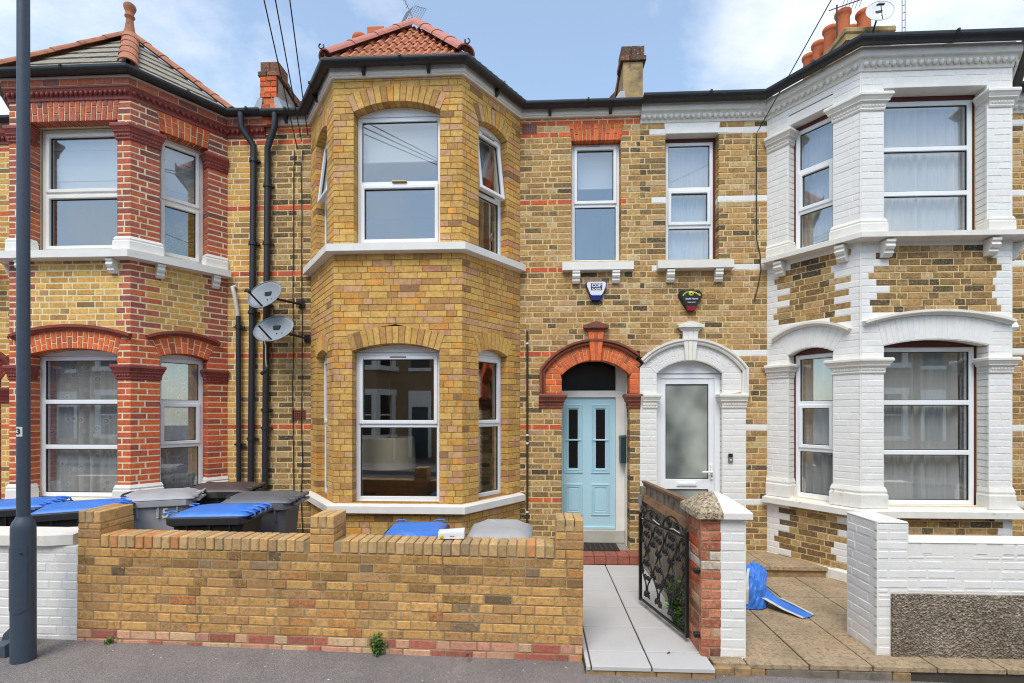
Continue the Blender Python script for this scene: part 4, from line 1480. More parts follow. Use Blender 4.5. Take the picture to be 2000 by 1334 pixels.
def center_house():
    bay = [(-3.12, F), (-2.42, B), (-0.87, B), (-0.216, F)]
    x0, x1 = -3.76, 1.40
    h = thing('terraced_house', 'terraced house with yellow brick bay, red tiled bay roof and pale blue front door', 'house', ((x0 + x1) / 2, F, 0))
    W_ = Wall()
    fL, fF, fR = bay_faces(bay)
    oF1 = Opening(0.225, 1.275, 0.87, 2.70, 0.09, 0.205)
    oF2 = Opening(0.245, 1.285, 3.965, 5.56, 0.115, 0.205)
    oR1 = Opening(0.29, 0.85, 0.87, 2.70, 0.065, 0.205)
    oR2 = Opening(0.29, 0.85, 3.965, 5.54, 0.075, 0.205)
    oL1 = Opening(fL.L - 0.85, fL.L - 0.30, 0.87, 2.70, 0.065, 0.205)
    oL2 = Opening(fL.L - 0.85, fL.L - 0.30, 3.965, 5.54, 0.075, 0.205)
    for f, ops, sd_ in ((fL, (oL1, oL2), 31), (fF, (oF1, oF2), 32), (fR, (oR1, oR2), 33)):
        lay(W_, f, 0, f.L, -0.25, 5.95, ops, lambda s, z, k, ln: by(), seed=sd_, joint=0.007, edge=0.13, mmi=2, rec=.005, bev=.003)
        for op in ops:
            voussoirs(W_, f, op, 15 if f is fF else 9, by, False, mmi=2)
    fa = Face((x0, F), (bay[0][0], F))
    fb = Face((bay[3][0], F), (x1, F))
    ox = -fb.p0.x
    win = Opening(0.484 + ox, 1.14 + ox, 3.985, 5.64, 0.0, 0.23, 'flat', 0.16)
    door = Opening(0.352 + ox, 1.260 + ox, -0.3, 2.473, 0.20, 0.205)
    class DoorCut:                              # what the plain courses leave free: doorway below, moulded arch above
        za, zs, top = -0.3, 2.215, door.zc + door.R + 0.205 + 0.078
        c, h_ = door.c, door.h
        h = door.h
        def half(self, z):
            if z <= 2.215: return door.h
            return min(0.752, math.sqrt(max(0.0, (door.R + 0.283) ** 2 - (z - door.zc) ** 2)))
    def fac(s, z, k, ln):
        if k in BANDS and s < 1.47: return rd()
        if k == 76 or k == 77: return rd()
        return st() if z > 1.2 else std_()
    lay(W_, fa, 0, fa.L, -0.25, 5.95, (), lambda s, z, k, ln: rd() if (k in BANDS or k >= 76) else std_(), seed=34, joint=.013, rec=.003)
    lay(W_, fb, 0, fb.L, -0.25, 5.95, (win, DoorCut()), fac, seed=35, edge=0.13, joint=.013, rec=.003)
    voussoirs(W_, fb, win, 13, orr, True)
    door_surround(h, W_, fb, door, 0.0, 1.60, orr, 'terracotta_bright', 'terracotta_bright', False)
    # deep brick jambs of the porch
    W_.mortar.box((0.20, F + .21, -.2), (0.346, F + .46, 2.9))
    W_.mortar.box((1.266, F + .21, -.2), (1.39, F + .46, 2.9))
    # brick returns of the porch (right one is seen through the doorway)
    lay(W_, Face((1.260, F + .34), (1.260, F + .135)), 0, 0.205, 0.117, 2.47, (), lambda s, z, k, ln: std_(), seed=43, thick=.03, mortar=False)
    wall = W_.finish(h, mortar='mortar', limit=290)
    # imposts
    capital(h, [(0.04, F), (0.352, F), (0.352, F + .16)], 2.02, 2.215, 'terracotta_bright', True, 0.07, 'impost')
    capital(h, [(1.26, F + .16), (1.26, F), (1.40, F)], 2.02, 2.215, 'terracotta_bright', True, 0.07, 'impost')
    room(h, x0, x1, bay)
    # windows
    lw = window(h, fF, oF1, 0.13, (1.81,), (1,))
    uw = window(h, fF, oF2, 0.13, (4.75,), (0,))
    w3 = window(h, fR, oR1, 0.11, (1.81,), (1,))
    w4 = window(h, fR, oR2, 0.11, (4.73,), (1,), open_sash={1: 7})
    w5 = window(h, fL, oL1, 0.11, (1.81,), (1,))
    w6 = window(h, fL, oL2, 0.11, (4.73,), (1,), open_sash={1: 7})
    w7 = window(h, fb, win, 0.10, (4.80,), (1,), fw=0.05)
    def vent(w, f, a, b, z, d):
        m_ = MB(); bar(m_, f, a, b, z - .010, z + .010, d, d - .03); m_.build('trickle_vent', 'brass', w)
    vent(uw, fF, oF2.c - .09, oF2.c + .09, 4.77, -.10)
    vent(w4, fR, oR2.c - .10, oR2.c + .12, 5.50, -.085)
    vent(w7, fb, win.c - .13, win.c + .06, 5.595, -.085)
    m_ = MB(); bar(m_, fF, oF1.c - .10, oF1.c + .10, 2.63, 2.65, -.105, -.14); m_.build('trickle_vent', 'galvanised', lw)
    # sills
    sill(h, bay, 0.86, 'white_paint', h=0.08)
    sill(h, bay, 3.955, 'white_paint', h=0.085, over=0.10)
    wsx0, wsx1 = 0.355, 1.30
    sl = MB().sweep([(wsx0, F), (wsx1, F)], [(-0.12, 3.865), (-0.12, 3.99), (-.01, 3.985), (.09, 3.975), (.09, 3.87), (.0, 3.865)]).build('window_sill', 'white_paint', h)
    for xx in (0.54, 1.07):
        corbel(sl, fb, xx + ox, 3.862, 'white_paint', 0.10, 0.16, 0.085)
    # eaves
    path = [(x0, F)] + bay + [(x1, F)]
    MB().sweep(path, [(-0.2, 5.952), (0.030, 5.952), (0.034, 5.965), (0.05, 5.972), (0.05, 6.12), (-0.2, 6.12)]).build('fascia', 'white_paint', h)
    gutter(h, path, d=0.115, z=6.085, brackets=0.75)
    rf, A, PP = bay_roof(h, bay, 'tile')
    # little scroll ends of the hip irons
    for p_, sg in ((PP[1], -1), (PP[2], 1)):
        pts = [p_ + Vector((0, -.03, .02))]
        for i in range(10):
            a = i / 9 * 5.2
            pts.append(p_ + Vector((sg * (0.03 + .03 * math.cos(a + 2.4)), -.06, 0.14 + .03 * math.sin(a + 2.4))))
        MB().tube(pts, 0.008, 6).build('hip_iron', 'iron', rf)
    main_roof(h, x0, x1)
    # roller blinds behind the upper windows
    for f, op, lb, zb in ((fF, oF2, 'white roller blind half lowered behind wide upper window of yellow bay', 5.08), (fR, oR2, 'white roller blind behind open narrow upper window of yellow bay', 5.08),
                          (fb, win, 'white roller blind in small upper window above blue front door', 5.10)):
        mb = MB(); mb.prism(f, [(op.a + .02, zb), (op.b - .02, zb), (op.b - .02, 5.55), (op.a + .02, 5.55)], -.26, -.265)
        mb.tube([f.pt(op.a + .02, zb, -.262), f.pt(op.b - .02, zb, -.262)], 0.012, 8)
        tag(mb.build('roller_blind', 'blind'), lb, 'blind')
    # ---- blue front door in its frame
    DY = F + 0.37
    fd = Face((0.30, DY), (1.30, DY))
    fr_ = MB()
    fr_.bbox((1.129, DY - .03, 0.30), (1.262, DY + .06, 2.178))
    fr_.bbox((0.30, DY - .03, 0.30), (0.338, DY + .06, 2.178))
    fr_.bbox((0.30, DY - .03, 2.1785), (1.262, DY + .06, 2.275))
    fr_.bbox((1.129, DY - .03, 2.2755), (1.262, DY + .06, 2.80))
    fr_.box((1.252, F + .20, 0.11), (1.262, DY - .03, 2.70))
    fr_.build('door_frame', 'white_paint', h)
    MB().box((0.345, DY, 2.276), (1.13, DY + .012, 2.80)).build('fanlight', 'dark_glass', h)
    d = MB(); d.bbox((0.338, DY, 0.308), (1.127, DY + .05, 2.176), .004)
    dr = d.build('front_door', 'door_blue', h)
    dr['label'] = 'pale blue panelled front door with four dark textured glass panes'
    cxs = ((0.40, 0.665), (0.785, 1.05))
    for (a, b) in cxs:
        for (z0, z1, up) in ((1.10, 2.08, True), (0.50, 0.95, False)):
            m_ = MB()
            fdc = Face((0, DY), (1, DY))
            for w, ins, dd in ((.022, 0.0, .014), (.018, .022, .008), (.012, .040, .012)):
                frame_bars(m_, fdc, a + ins, b - ins, z0 + ins, z1 - ins, w, dd, -.002)
            m_.build('moulding', 'door_blue', dr)
            if up:
                zm = 1.575
                for q0, q1 in ((z0 + .075, zm - .012), (zm + .012, z1 - .07)):
                    MB().box((a + .068, DY - .003, q0), (b - .068, DY + .01, q1)).build('glass_pane', 'dark_glass', dr)
                MB().bbox((a + .02, DY - .022, zm - .011), (b - .02, DY + .004, zm + .011), .004).build('glazing_bar', 'door_blue', dr)
            else:
                MB().bbox((a + .066, DY - .006, z0 + .066), (b - .066, DY + .004, z1 - .066), .005).build('panel', 'door_blue', dr)
    MB().bbox((0.338, DY - .02, 0.309), (1.127, DY + .002, 0.345), .005).build('weather_bar', 'door_blue', dr)
    MB().bbox((0.345, DY - .05, 0.117), (1.255, DY + .1, 0.305), .012).build('threshold', 'step_stone', h)
    MB().box((0.348, F - .01, -0.2), (1.262, DY - .04, 0.117)).build('porch_floor', 'concrete', h)
    # red quarry tile step
    stp = MB().box((0.30, F - 0.275, -0.2), (1.36, F - 0.012, 0.098)).build('front_step', 'joint', h)
    n_ = 7
    for i in range(n_):
        a = 0.30 + 1.06 * i / n_; b = 0.30 + 1.06 * (i + 1) / n_
        MB().bbox((a + .003, F - 0.28, 0.098), (b - .003, F - 0.135, 0.118), .003).build('step_tile', 'red_tile', stp)
        MB().bbox((a + .003, F - 0.13, 0.098), (b - .003, F - 0.012, 0.117), .003).build('step_tile', 'red_tile', stp)
        MB().bbox((a + .003, F - 0.29, 0.004), (b - .003, F - 0.276, 0.096), .003).build('step_tile', 'red_tile', stp)
    # air bricks
    for f, s, z, w, hh in ((fb, -0.085 + ox, 5.815, 0.20, 0.135), (fa, 0.47, 1.93 + .0, 0.20, 0.14)):
        m_ = MB(); m_.prism(f, [(s - w / 2, z - hh / 2), (s + w / 2, z - hh / 2), (s + w / 2, z + hh / 2), (s - w / 2, z + hh / 2)], .006, -.03)
        ab = m_.build('air_brick', 'terracotta_bright', h)
        for i in range(6):
            for j in range(4):
                x = s - w / 2 + w * (i + .7) / 6.4; zz = z - hh / 2 + hh * (j + .7) / 4.4
                MB().prism(f, [(x - .009, zz - .009), (x + .009, zz - .009), (x + .009, zz + .009), (x - .009, zz + .009)], .008, -.01).build('vent_hole', 'seal', ab)
    # burglar-proof thin conduit on the wall beside the bay
    m_ = MB().tube([fb.pt(0.10, 3.06, .025), fb.pt(0.10, 0.45, .025)], 0.014, 8)
    cd = m_.build('conduit', 'conduit', h)
    for z in (0.62, 1.55, 1.66, 2.90):
        MB().tube([fb.pt(0.10, z - .012, .025), fb.pt(0.10, z + .012, .025)], .02, 8).build('pipe_clip', 'white_plastic', cd)
    return h, fa, fb, ox, fF, oF1
CHs, C_fa, C_fb, C_ox, C_fF, C_oF1 = center_house()

# ================================================================== RIGHT HOUSE (white painted bay)
def right_house():
    bay = [(3.067, F), (3.694, B), (5.34, B), (5.98, F)]
    x0, x1 = 1.40, 6.55
    h = thing('terraced_house', 'terraced house with white painted bay, white trim and brown brick panels', 'house', ((x0 + x1) / 2, F, 0))
    W_ = Wall()
    fL, fF, fR = bay_faces(bay)
    fw_ = fF.L
    oF1 = Opening(0.25, fw_ - 0.24, 0.87, 2.73, 0.07, 0.27)
    oF2 = Opening(0.25, fw_ - 0.26, 4.00, 5.65, 0.0, 0.12, 'flat', 0.02)
    oL1 = Opening(0.276, 0.818, 0.87, 2.70, 0.075, 0.25)
    oL2 = Opening(0.276, 0.818, 4.00, 5.63, 0.0, 0.12, 'flat', 0.02)
    oR1 = Opening(fR.L - 0.818, fR.L - 0.276, 0.87, 2.70, 0.075, 0.25)
    oR2 = Opening(fR.L - 0.818, fR.L - 0.276, 4.00, 5.63, 0.0, 0.12, 'flat', 0.02)
    def bayc(f, hood_op):
        def fn(s, z, k, ln):
            if z > 3.90: return wh()
            if 0.84 < z < 2.55: return wh()
            if z >= 2.55:
                # painted arch band and quoins, brown panel above the hood
                t = 0.20 if k % 2 else 0.15
                if s < t or s > f.L - t: return wh()
                hz = hood_op.zc + math.sqrt(max(0.01, (hood_op.R + hood_op.ring + 0.06) ** 2 - (s - hood_op.c) ** 2))
                return wh() if z < hz else std_()
            t = 0.20 if k % 2 else 0.15
            if s < t or s > f.L - t: return wh()
            return std_()
        return fn
    for f, ops, sd_ in ((fL, (oL1, oL2), 51), (fF, (oF1, oF2), 52), (fR, (oR1, oR2), 53)):
        lay(W_, f, 0, f.L, -0.25, 5.86, ops, bayc(f, ops[0]), seed=sd_, edge=0.16, joint=0.011, rec=0.0048)
        voussoirs(W_, f, ops[0], 20 if f is fF else 10, wh, False, joint=0.004)
        q = ops[1]
        hh = q.half(q.top - 1e-6)
        W_.brick(f, [(q.a, q.zs), (q.b, q.zs), (q.c + hh, q.top - .003), (q.c - hh, q.top - .003)], 0.17, WHITE, 'painted', 0.0, 'lintel')
        W_.mortar.prism(f, [(q.a, q.zs + .01), (q.b, q.zs + .01), (q.b, q.top), (q.a, q.top)], -.02, -.22)
    fa = Face((x0, F), (bay[0][0], F)); fb = Face((bay[3][0], F), (x1, F))
    ox = -x0
    win = Opening(1.737 + ox, 2.437 + ox, 3.985, 5.70, 0.0, 0.22, 'flat', 0.13)
    door = Opening(1.613 + ox, 2.494 + ox, -0.3, 2.49, 0.18, 0.205)
    c_ = door.c
    class DoorCut:
        za, zs, top = -0.3, 2.215, door.zc + door.R + 0.283
        c = door.c; h = door.h
        def half(self, z):
            if z <= 2.215: return door.h
            return min(0.752, math.sqrt(max(0.0, (door.R + 0.283) ** 2 - (z - door.zc) ** 2)))
    def fac(s, z, k, ln):
        if k in BANDS and (s > 0.06) and not (z > 3 and s < 0.22): return wh()
        if z > 5.87: return wh()
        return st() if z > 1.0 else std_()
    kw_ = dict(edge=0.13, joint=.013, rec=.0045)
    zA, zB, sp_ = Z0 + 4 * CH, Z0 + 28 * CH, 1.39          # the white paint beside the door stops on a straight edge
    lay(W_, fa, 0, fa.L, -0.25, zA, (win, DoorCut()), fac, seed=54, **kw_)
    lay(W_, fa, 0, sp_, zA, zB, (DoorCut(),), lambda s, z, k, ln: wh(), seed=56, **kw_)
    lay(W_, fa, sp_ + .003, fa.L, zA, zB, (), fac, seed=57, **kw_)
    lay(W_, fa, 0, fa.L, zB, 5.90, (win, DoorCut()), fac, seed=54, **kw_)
    hh = win.half(win.top - 1e-6)
    W_.brick(fa, [(win.a, win.zs), (win.b, win.zs), (win.c + hh, win.top), (win.c - hh, win.top)], 0.14, WHITE, 'painted', 0.004, 'lintel')
    W_.mortar.prism(fa, [(win.a, win.zs + .01), (win.b, win.zs + .01), (win.b, win.top), (win.a, win.top)], -.02, -.22)
    door_surround(h, W_, fa, door, 0.002, fa.L, wh, 'white_soft', 'white_soft', True)
    lay(W_, fb, 0, fb.L, -0.25, 5.90, (), lambda s, z, k, ln: wh() if k in BANDS else st(), seed=55, joint=.013, rec=.0045)
    W_.finish(h, mortar='mortar', limit=290)
    fap = lambda X: (X, F)
    capital(h, [(1.43, F), (1.613, F), (1.613, F + .1)], 2.02, 2.215, 'white_soft', True, 0.06, 'impost')
    capital(h, [(2.494, F + .1), (2.494, F), (2.80, F)], 2.02, 2.215, 'white_soft', True, 0.07, 'impost')
    room(h, x0, x1, bay)
    kw = dict(edge_mat='maroon', head='maroon', margin=0.022)
    window(h, fF, oF1, 0.17, (1.50, 2.08), (), **kw)
    window(h, fL, oL1, 0.14, (1.50, 2.08), (1,), **kw)
    window(h, fR, oR1, 0.14, (1.50, 2.08), (1,), **kw)
    window(h, fF, oF2, 0.17, (4.52, 5.04), (), **kw)
    window(h, fL, oL2, 0.14, (4.52, 5.04), (1,), **kw)
    window(h, fR, oR2, 0.14, (4.52, 5.04), (1,), **kw)
    window(h, fa, win, 0.13, (4.50, 5.01), (1,), edge_mat='maroon', head='maroon', margin=0.03, fw=0.045)
    sill(h, bay, 0.86, 'white_soft', over=0.11, h=0.07)
    sill(h, bay, 3.975, 'white_soft', over=0.14, h=0.055)
    for f, ss in ((fL, (0.20, 0.93)), (fF, (0.26, fF.L - 0.26)), (fR, (0.2, 0.9))):
        for s in ss:
            corbel(h, f, s, 3.90, 'white_soft', 0.10, 0.18, 0.12)
    sl = MB().sweep([(1.615, F), (2.60, F)], [(-0.12, 3.865), (-0.12, 3.985), (-.01, 3.985), (.10, 3.975), (.10, 3.875), (.0, 3.865)]).build('window_sill', 'white_soft', h)
    for xx in (1.79, 2.42):
        corbel(sl, fa, xx + ox, 3.862, 'white_soft', 0.10, 0.16, 0.09)
    corners = [(None, 0, fL, oL1.a, bay[0]), (fL, oL1.b, fF, oF1.a, bay[1]), (fF, oF1.b, fR, oR1.a, bay[2]), (fR, oR1.b, None, 0, bay[3])]
    for f1, s1, f2, s2, co in corners:
        pp = pier_path(f1, s1, f2, s2, co, 0.13)
        capital(h, pp, 2.41, 2.585, 'white_soft', out=0.075)
        capital(h, pp, 5.40, 5.58, 'white_soft', out=0.075)
        plinth(h, pp, 0.88, 1.12, 'white_soft')
        plinth(h, pp, 4.00, 4.17, 'white_soft')
    for f, op in ((fF, oF1), (fL, oL1), (fR, oR1)):
        hood(h, f, op, op.ring, op.ring + 0.055, 'white_soft', 0.07, 0.06)
    path = [(x0 + .004, F)] + bay + [(x1, F)]
    MB().sweep(path, [(-0.2, 5.845), (0.012, 5.845), (0.018, 5.865), (0.05, 5.955), (0.058, 5.965), (0.085, 5.97), (0.085, 6.065), (-0.2, 6.065)]).build('cornice', 'white_soft', h)
    e = MB(); eggs(e, path, 0.036, 5.91, 0.072, 0.028, 0.036, 0.026)
    e = e.build('cornice_ornament', 'white_soft', h); e['kind'] = 'stuff'
    gutter(h, path, d=0.15, z=6.115, r=0.068, joints=1.0)
    # low lead flat over the bay
    bl, fl, fr, br = bay
    m_ = MB(); poly = [(bl[0], F), (fl[0], B - .05), (fr[0], B - .05), (br[0], F)]
    m_.hexa([(x, y, 6.07) for x, y in poly], [(x, y, 6.10) for x, y in poly]); m_.build('bay_flat_roof', 'lead', h)
    main_roof(h, x0, x1)
    # net curtains
    gr = None
    curtain(fF, oF1, 0.31, 0.88, 2.78, 'net', 'gathered white net curtain in wide ground floor window of white bay', 9, 0.055, seed=11, b=oF1.b - .12)
    curtain(fL, oL1, 0.28, 0.88, 2.78, 'net', 'white net curtain in narrow ground floor window of white bay', 4, 0.045, seed=12, gather=0.02, b=oL1.b - .06)
    curtain(fF, oF2, 0.29, 3.98, 5.70, 'net', 'white net curtain in wide upper window of white bay', 12, 0.03, seed=13)
    curtain(fL, oL2, 0.26, 3.98, 5.70, 'net', 'white net curtain in narrow upper window of white bay', 7, 0.02, seed=14)
    curtain(fa, win, 0.25, 3.98, 5.70, 'net', 'white net curtain in small upper window above white glazed door', 12, 0.016, seed=15)
    # ---- white glazed front door
    DY = F + 0.10
    f0 = Face((0, DY), (1, DY))
    m_ = MB(); frame_bars(m_, f0, 1.615, 2.492, 0.12, 2.50, 0.075, 0.0, -.07)
    m_.build('door_frame', 'upvc', h)
    arc = [(x - ox, z) for x, z in door.arc(-.004, 12)]
    m_ = MB(); m_.prism(f0, [(1.615, 2.495), (2.492, 2.495)] + arc[::-1], 0.004, -.05); m_.build('arch_panel', 'upvc', h)
    m_ = MB(); frame_bars(m_, f0, 1.692, 2.415, 0.20, 2.424, 0.075, -.012, -.06)
    bar(m_, f0, 1.766, 2.341, 0.92, 1.06, -.0126, -.06)
    dr = m_.build('front_door', 'upvc', h); dr['label'] = 'white plastic front door with tall frosted glass pane'
    for z0, z1 in ((1.062, 2.348), (0.276, 0.918)):
        m_ = MB(); m_.prism(f0, [(1.767, z0), (2.340, z0), (2.340, z1), (1.767, z1)], -.03, -.045); m_.build('glass_pane', 'frosted', dr)
        m_ = MB(); frame_bars(m_, f0, 1.766, 2.341, z0 - .001, z1 + .001, .008, -.018, -.03); m_.build('gasket', 'seal', dr)
    m_ = MB(); bar(m_, f0, 1.91, 2.18, 0.965, 1.025, .006, -.012); bar(m_, f0, 1.925, 2.165, 0.98, 1.012, .012, .004); m_.build('letter_plate', 'upvc', dr)
    m_ = MB(); m_.bbox((2.36, DY - .02, 1.06), (2.39, DY + .014, 1.26), .006); m_.bbox((2.24, DY - .05, 1.15), (2.385, DY - .03, 1.175), .006); m_.build('handle', 'upvc', dr)
    MB().box((2.368, DY - .0225, 1.09), (2.382, DY - .0195, 1.12)).build('keyhole', 'seal', dr)
    MB().box((1.613, F - .01, -0.2), (2.494, DY + .2, 0.12)).build('door_sill', 'concrete', h)
    # white painted plinth course along the bay foot
    MB().sweep([bay[0], bay[1], bay[2], bay[3]], [(-.05, -.2), (0.025, -.2), (0.025, 0.10), (0.012, 0.115), (-.05, .115)]).build('bay_plinth', 'white_soft', h)
    return h, fa, ox, fL, fF
RH, R_fa, R_ox, R_fL, R_fF = right_house()

# ================================================================== pipes, parapets, chimneys on the houses
def pipe(parent, name, pts, r, mat, clips=(), collars=()):
    m_ = MB().tube(pts, r, 10)
    o = m_.build(name, mat, parent)
    for z in clips:
        # point on the vertical run at height z
        for i in range(len(pts) - 1):
            a, b = Vector(pts[i]), Vector(pts[i + 1])
            if min(a.z, b.z) <= z <= max(a.z, b.z) and abs(a.z - b.z) > .3:
                q = a + (b - a) * ((z - a.z) / (b.z - a.z))
                c = MB().tube([q + Vector((0, 0, -.022)), q + Vector((0, 0, .022))], r * 1.28, 10)
                c.box((q.x - .075, q.y + r * .3, q.z - .012), (q.x + .075, q.y + r + .012, q.z + .012))
                c.build('pipe_bracket', mat, o)
    return o
PY = F - 0.062
# soil stack and two rainwater pipes beside the party line
pipe(LH, 'downpipe', [(-4.02, F - .16, 6.05), (-4.02, F - .16, 5.86), (-3.90, PY, 5.66), (-3.90, PY, 5.2), (-3.945, PY, 0.2), (-3.945, PY, -.1)], 0.042, 'pipe_paint', (5.45, 4.3, 3.35, 1.6))
pipe(CHs, 'downpipe', [(-3.56, F - .13, 6.05), (-3.56, F - .13, 5.88), (-3.70, PY, 5.62), (-3.70, PY, 5.2), (-3.745, PY, .2), (-3.745, PY, -.1)], 0.042, 'pipe_paint', (5.1, 4.3, 3.45, 1.75, 2.0))
wp = pipe(LH, 'waste_pipe', [(-4.115, PY, 3.30), (-4.105, PY, 0.2), (-4.10, PY, -.1)], 0.032, 'pipe_paint', (3.15, 1.52))
MB().tube([(-4.19, F - .01, 3.72), (-4.20, F - .06, 3.70), (-4.175, PY, 3.62), (-4.13, PY, 3.38), (-4.115, PY, 3.16)], 0.027, 10).build('waste_pipe', 'cable_white', LH)
# thin black cables running down the wall
for x, nm in ((-3.36, 'cable_black'), (-3.24, 'cable_black')):
    pts = [(x + .02, F - .02, 5.6)] + [(x + R.uniform(-.012, .012), F - .014, 5.3 - .5 * i) for i in range(11)]
    MB().tube(pts, 0.006, 5).build('wall_cable', nm, CHs)
MB().tube([(2.92 + .06 * math.sin(i * .9) * (i > 6), F - .02, 5.66 - .2 * i) for i in range(12)], 0.007, 5).build('wall_cable', 'cable_black', RH)

def parapet(parent, x, y0, col, front_mat, coping_cols, zt=6.86, w=0.30):
    """raised party wall end: rendered or brick front, corbelled top course and raking brick coping running up the roof"""
    half = w / 2
    y1 = 11.0
    zs0, zs1 = 6.36, 8.38            # raking top follows the roof
    m_ = MB()
    prof = [(y0, 6.16), (y0, zt - .22), (y0 + .22, zt - .24), (y0 + .55, 6.52), (y1, 8.28), (y1, 8.0), (y0 + .5, 6.2)]
    a = [(x - half + .02, y, z) for y, z in prof]; b_ = [(x + half - .02, y, z) for y, z in prof]
    n_ = len(prof)
    m_.add(a + b_, [tuple(range(n_)), tuple(range(2 * n_ - 1, n_ - 1, -1))] + [((i + 1) % n_, i, n_ + i, n_ + (i + 1) % n_) for i in range(n_)])
    p_ = m_.build('parapet', front_mat, parent)
    W_ = Wall()
    f = Face((x - half - .02, y0 - .03), (x + half + .02, y0 - .03))
    lay(W_, f, 0, f.L, zt - .22, zt - .145, (), lambda s, z, k, ln: (cvary(pick(coping_cols), .1), 'stock'), ch=.076, zoff=zt - .22, depth=.30, thick=.28, seed=61, mortar=False)
    f2 = Face((x - half, y0), (x + half, y0))
    lay(W_, f2, 0, f2.L, zt - .142, zt, (), lambda s, z, k, ln: (cvary(pick(coping_cols), .1), 'stock'), ch=.142, zoff=zt - .142, depth=.26, thick=.24, bond='head', seed=62, mortar=False)
    for e in W_.b:
        pass
    W_.finish(p_, mortar='mortar_grey')
    # raking coping bricks
    n_ = 15
    for i in range(n_):
        t0 = i / n_; t1 = (i + 1) / n_
        ya, yb = y0 + .27 + 2.6 * t0, y0 + .27 + 2.6 * t1
        def zz(y): return zt - .22 + (6.52 - zt + .22) * min(1, (y - y0 - .22) / .33) if y < y0 + .55 else 6.52 + (y - y0 - .55) * (1.76 / (y1 - y0 - .55))
        lo = [(x - half, ya + .006, zz(ya) + .0), (x + half, ya + .006, zz(ya)), (x + half, yb - .006, zz(yb)), (x - half, yb - .006, zz(yb))]
        hi = [(q[0], q[1], q[2] + .11) for q in lo]
        o = MB().hexa(lo, hi).build('coping_brick', 'stock_piece', p_)
        o.color = (*cvary(pick(coping_cols), .12), 1)
    return p_
P_OLD = [(3, S(120, 82, 64)), (2, S(140, 96, 70)), (2, S(96, 76, 64)), (1, S(160, 110, 80))]
par1 = parapet(RH, 1.30, F - 0.03, None, 'render_old', P_OLD, 6.88, 0.30)
par2 = parapet(CHs, -3.68, F - 0.05, None, 'render_grey', P_OLD, 6.82, 0.26)
# brick face of the left parapet
W_ = Wall()
fp = Face((-3.80, F - 0.075), (-3.57, F - 0.075))
lay(W_, fp, 0, fp.L, 5.93, 6.60, (), lambda s, z, k, ln: (cvary(pick(P_ORANGE), .14), 'brick'), depth=.05, thick=.04, seed=63, jitter=.008)
W_.finish(par2, mortar='mortar_grey')
for px_, sx in ((-3.84, 1), (-3.52, -1)):
    MB().hexa([(px_ - .06, F - .09, 6.12), (px_ + .06, F - .09, 6.12), (px_ + .06, F + .3, 6.12), (px_ - .06, F + .3, 6.12)],
              [(px_ - .03 + .05 * sx, F - .085, 6.30), (px_ + .03 + .05 * sx, F - .085, 6.30), (px_ + .03 + .05 * sx, F + .3, 6.42), (px_ - .03 + .05 * sx, F + .3, 6.42)]).build('lead_flashing', 'lead', par2)
MB().hexa([(1.05, F - .05, 6.15), (1.20, F - .05, 6.15), (1.20, F + .4, 6.2), (1.0, F + .4, 6.2)],
          [(1.13, F - .04, 6.27), (1.19, F - .04, 6.27), (1.19, F + .4, 6.42), (1.12, F + .4, 6.42)]).build('lead_flashing', 'lead', par1)

def pot(parent, x, y, z0, z1, r=0.145, square=False):
    h_ = z1 - z0
    if square:
        m_ = MB().lathe([(r * .8, 0), (r * .78, h_ * .7), (r * .9, h_ * .72), (r * .9, h_ * .78)], (x, y, z0), 16)
        m_.bbox((x - r * 1.05, y - r * 1.05, z0 + h_ * .8), (x + r * 1.05, y + r * 1.05, z0 + h_), .01)
    else:
        m_ = MB().lathe([(r * 1.0, 0), (r * .93, h_ * .1), (r * .86, h_ * .80), (r * .90, h_ * .82), (r * .90, h_ * .84), (r * 1.0, h_ * .87), (r * 1.08, h_ * .90), (r * 1.10, h_ * .96), (r * 1.02, h_), (r * .8, h_), (r * .78, h_ * .9)], (x, y, z0), 18)
    return m_.build('chimney_pot', 'clay_pot', parent)
def stack(parent, xa, xb, ya, yb, z0, z1):
    m_ = MB().box((xa, ya, z0), (xb, yb, z1 - .25)).box((xa - .03, ya - .03, z1 - .25), (xb + .03, yb + .03, z1 - .12)).bbox((xa - .06, ya - .06, z1 - .12), (xb + .06, yb + .06, z1), .02)
    return m_.build('chimney_stack', 'render_old', parent)
sR = stack(RH, 6.27, 7.15, 10.35, 12.4, 6.5, 9.72)
for i, t in enumerate((10.85, 11.3, 11.75, 12.15)):
    pot(sR, 6.50, t, 9.70, 10.45)
    if i in (0, 1, 2): pot(sR, 6.93, t, 9.70, 10.43)
sL = stack(CHs, -4.2, -3.4, 10.1, 12.3, 6.5, 9.3)
pot(sL, -3.80, 10.6, 9.28, 10.10, 0.16); pot(sL, -3.80, 11.8, 9.28, 11.12, 0.19, True); pot(sL, -3.80, 11.2, 9.28, 9.95)

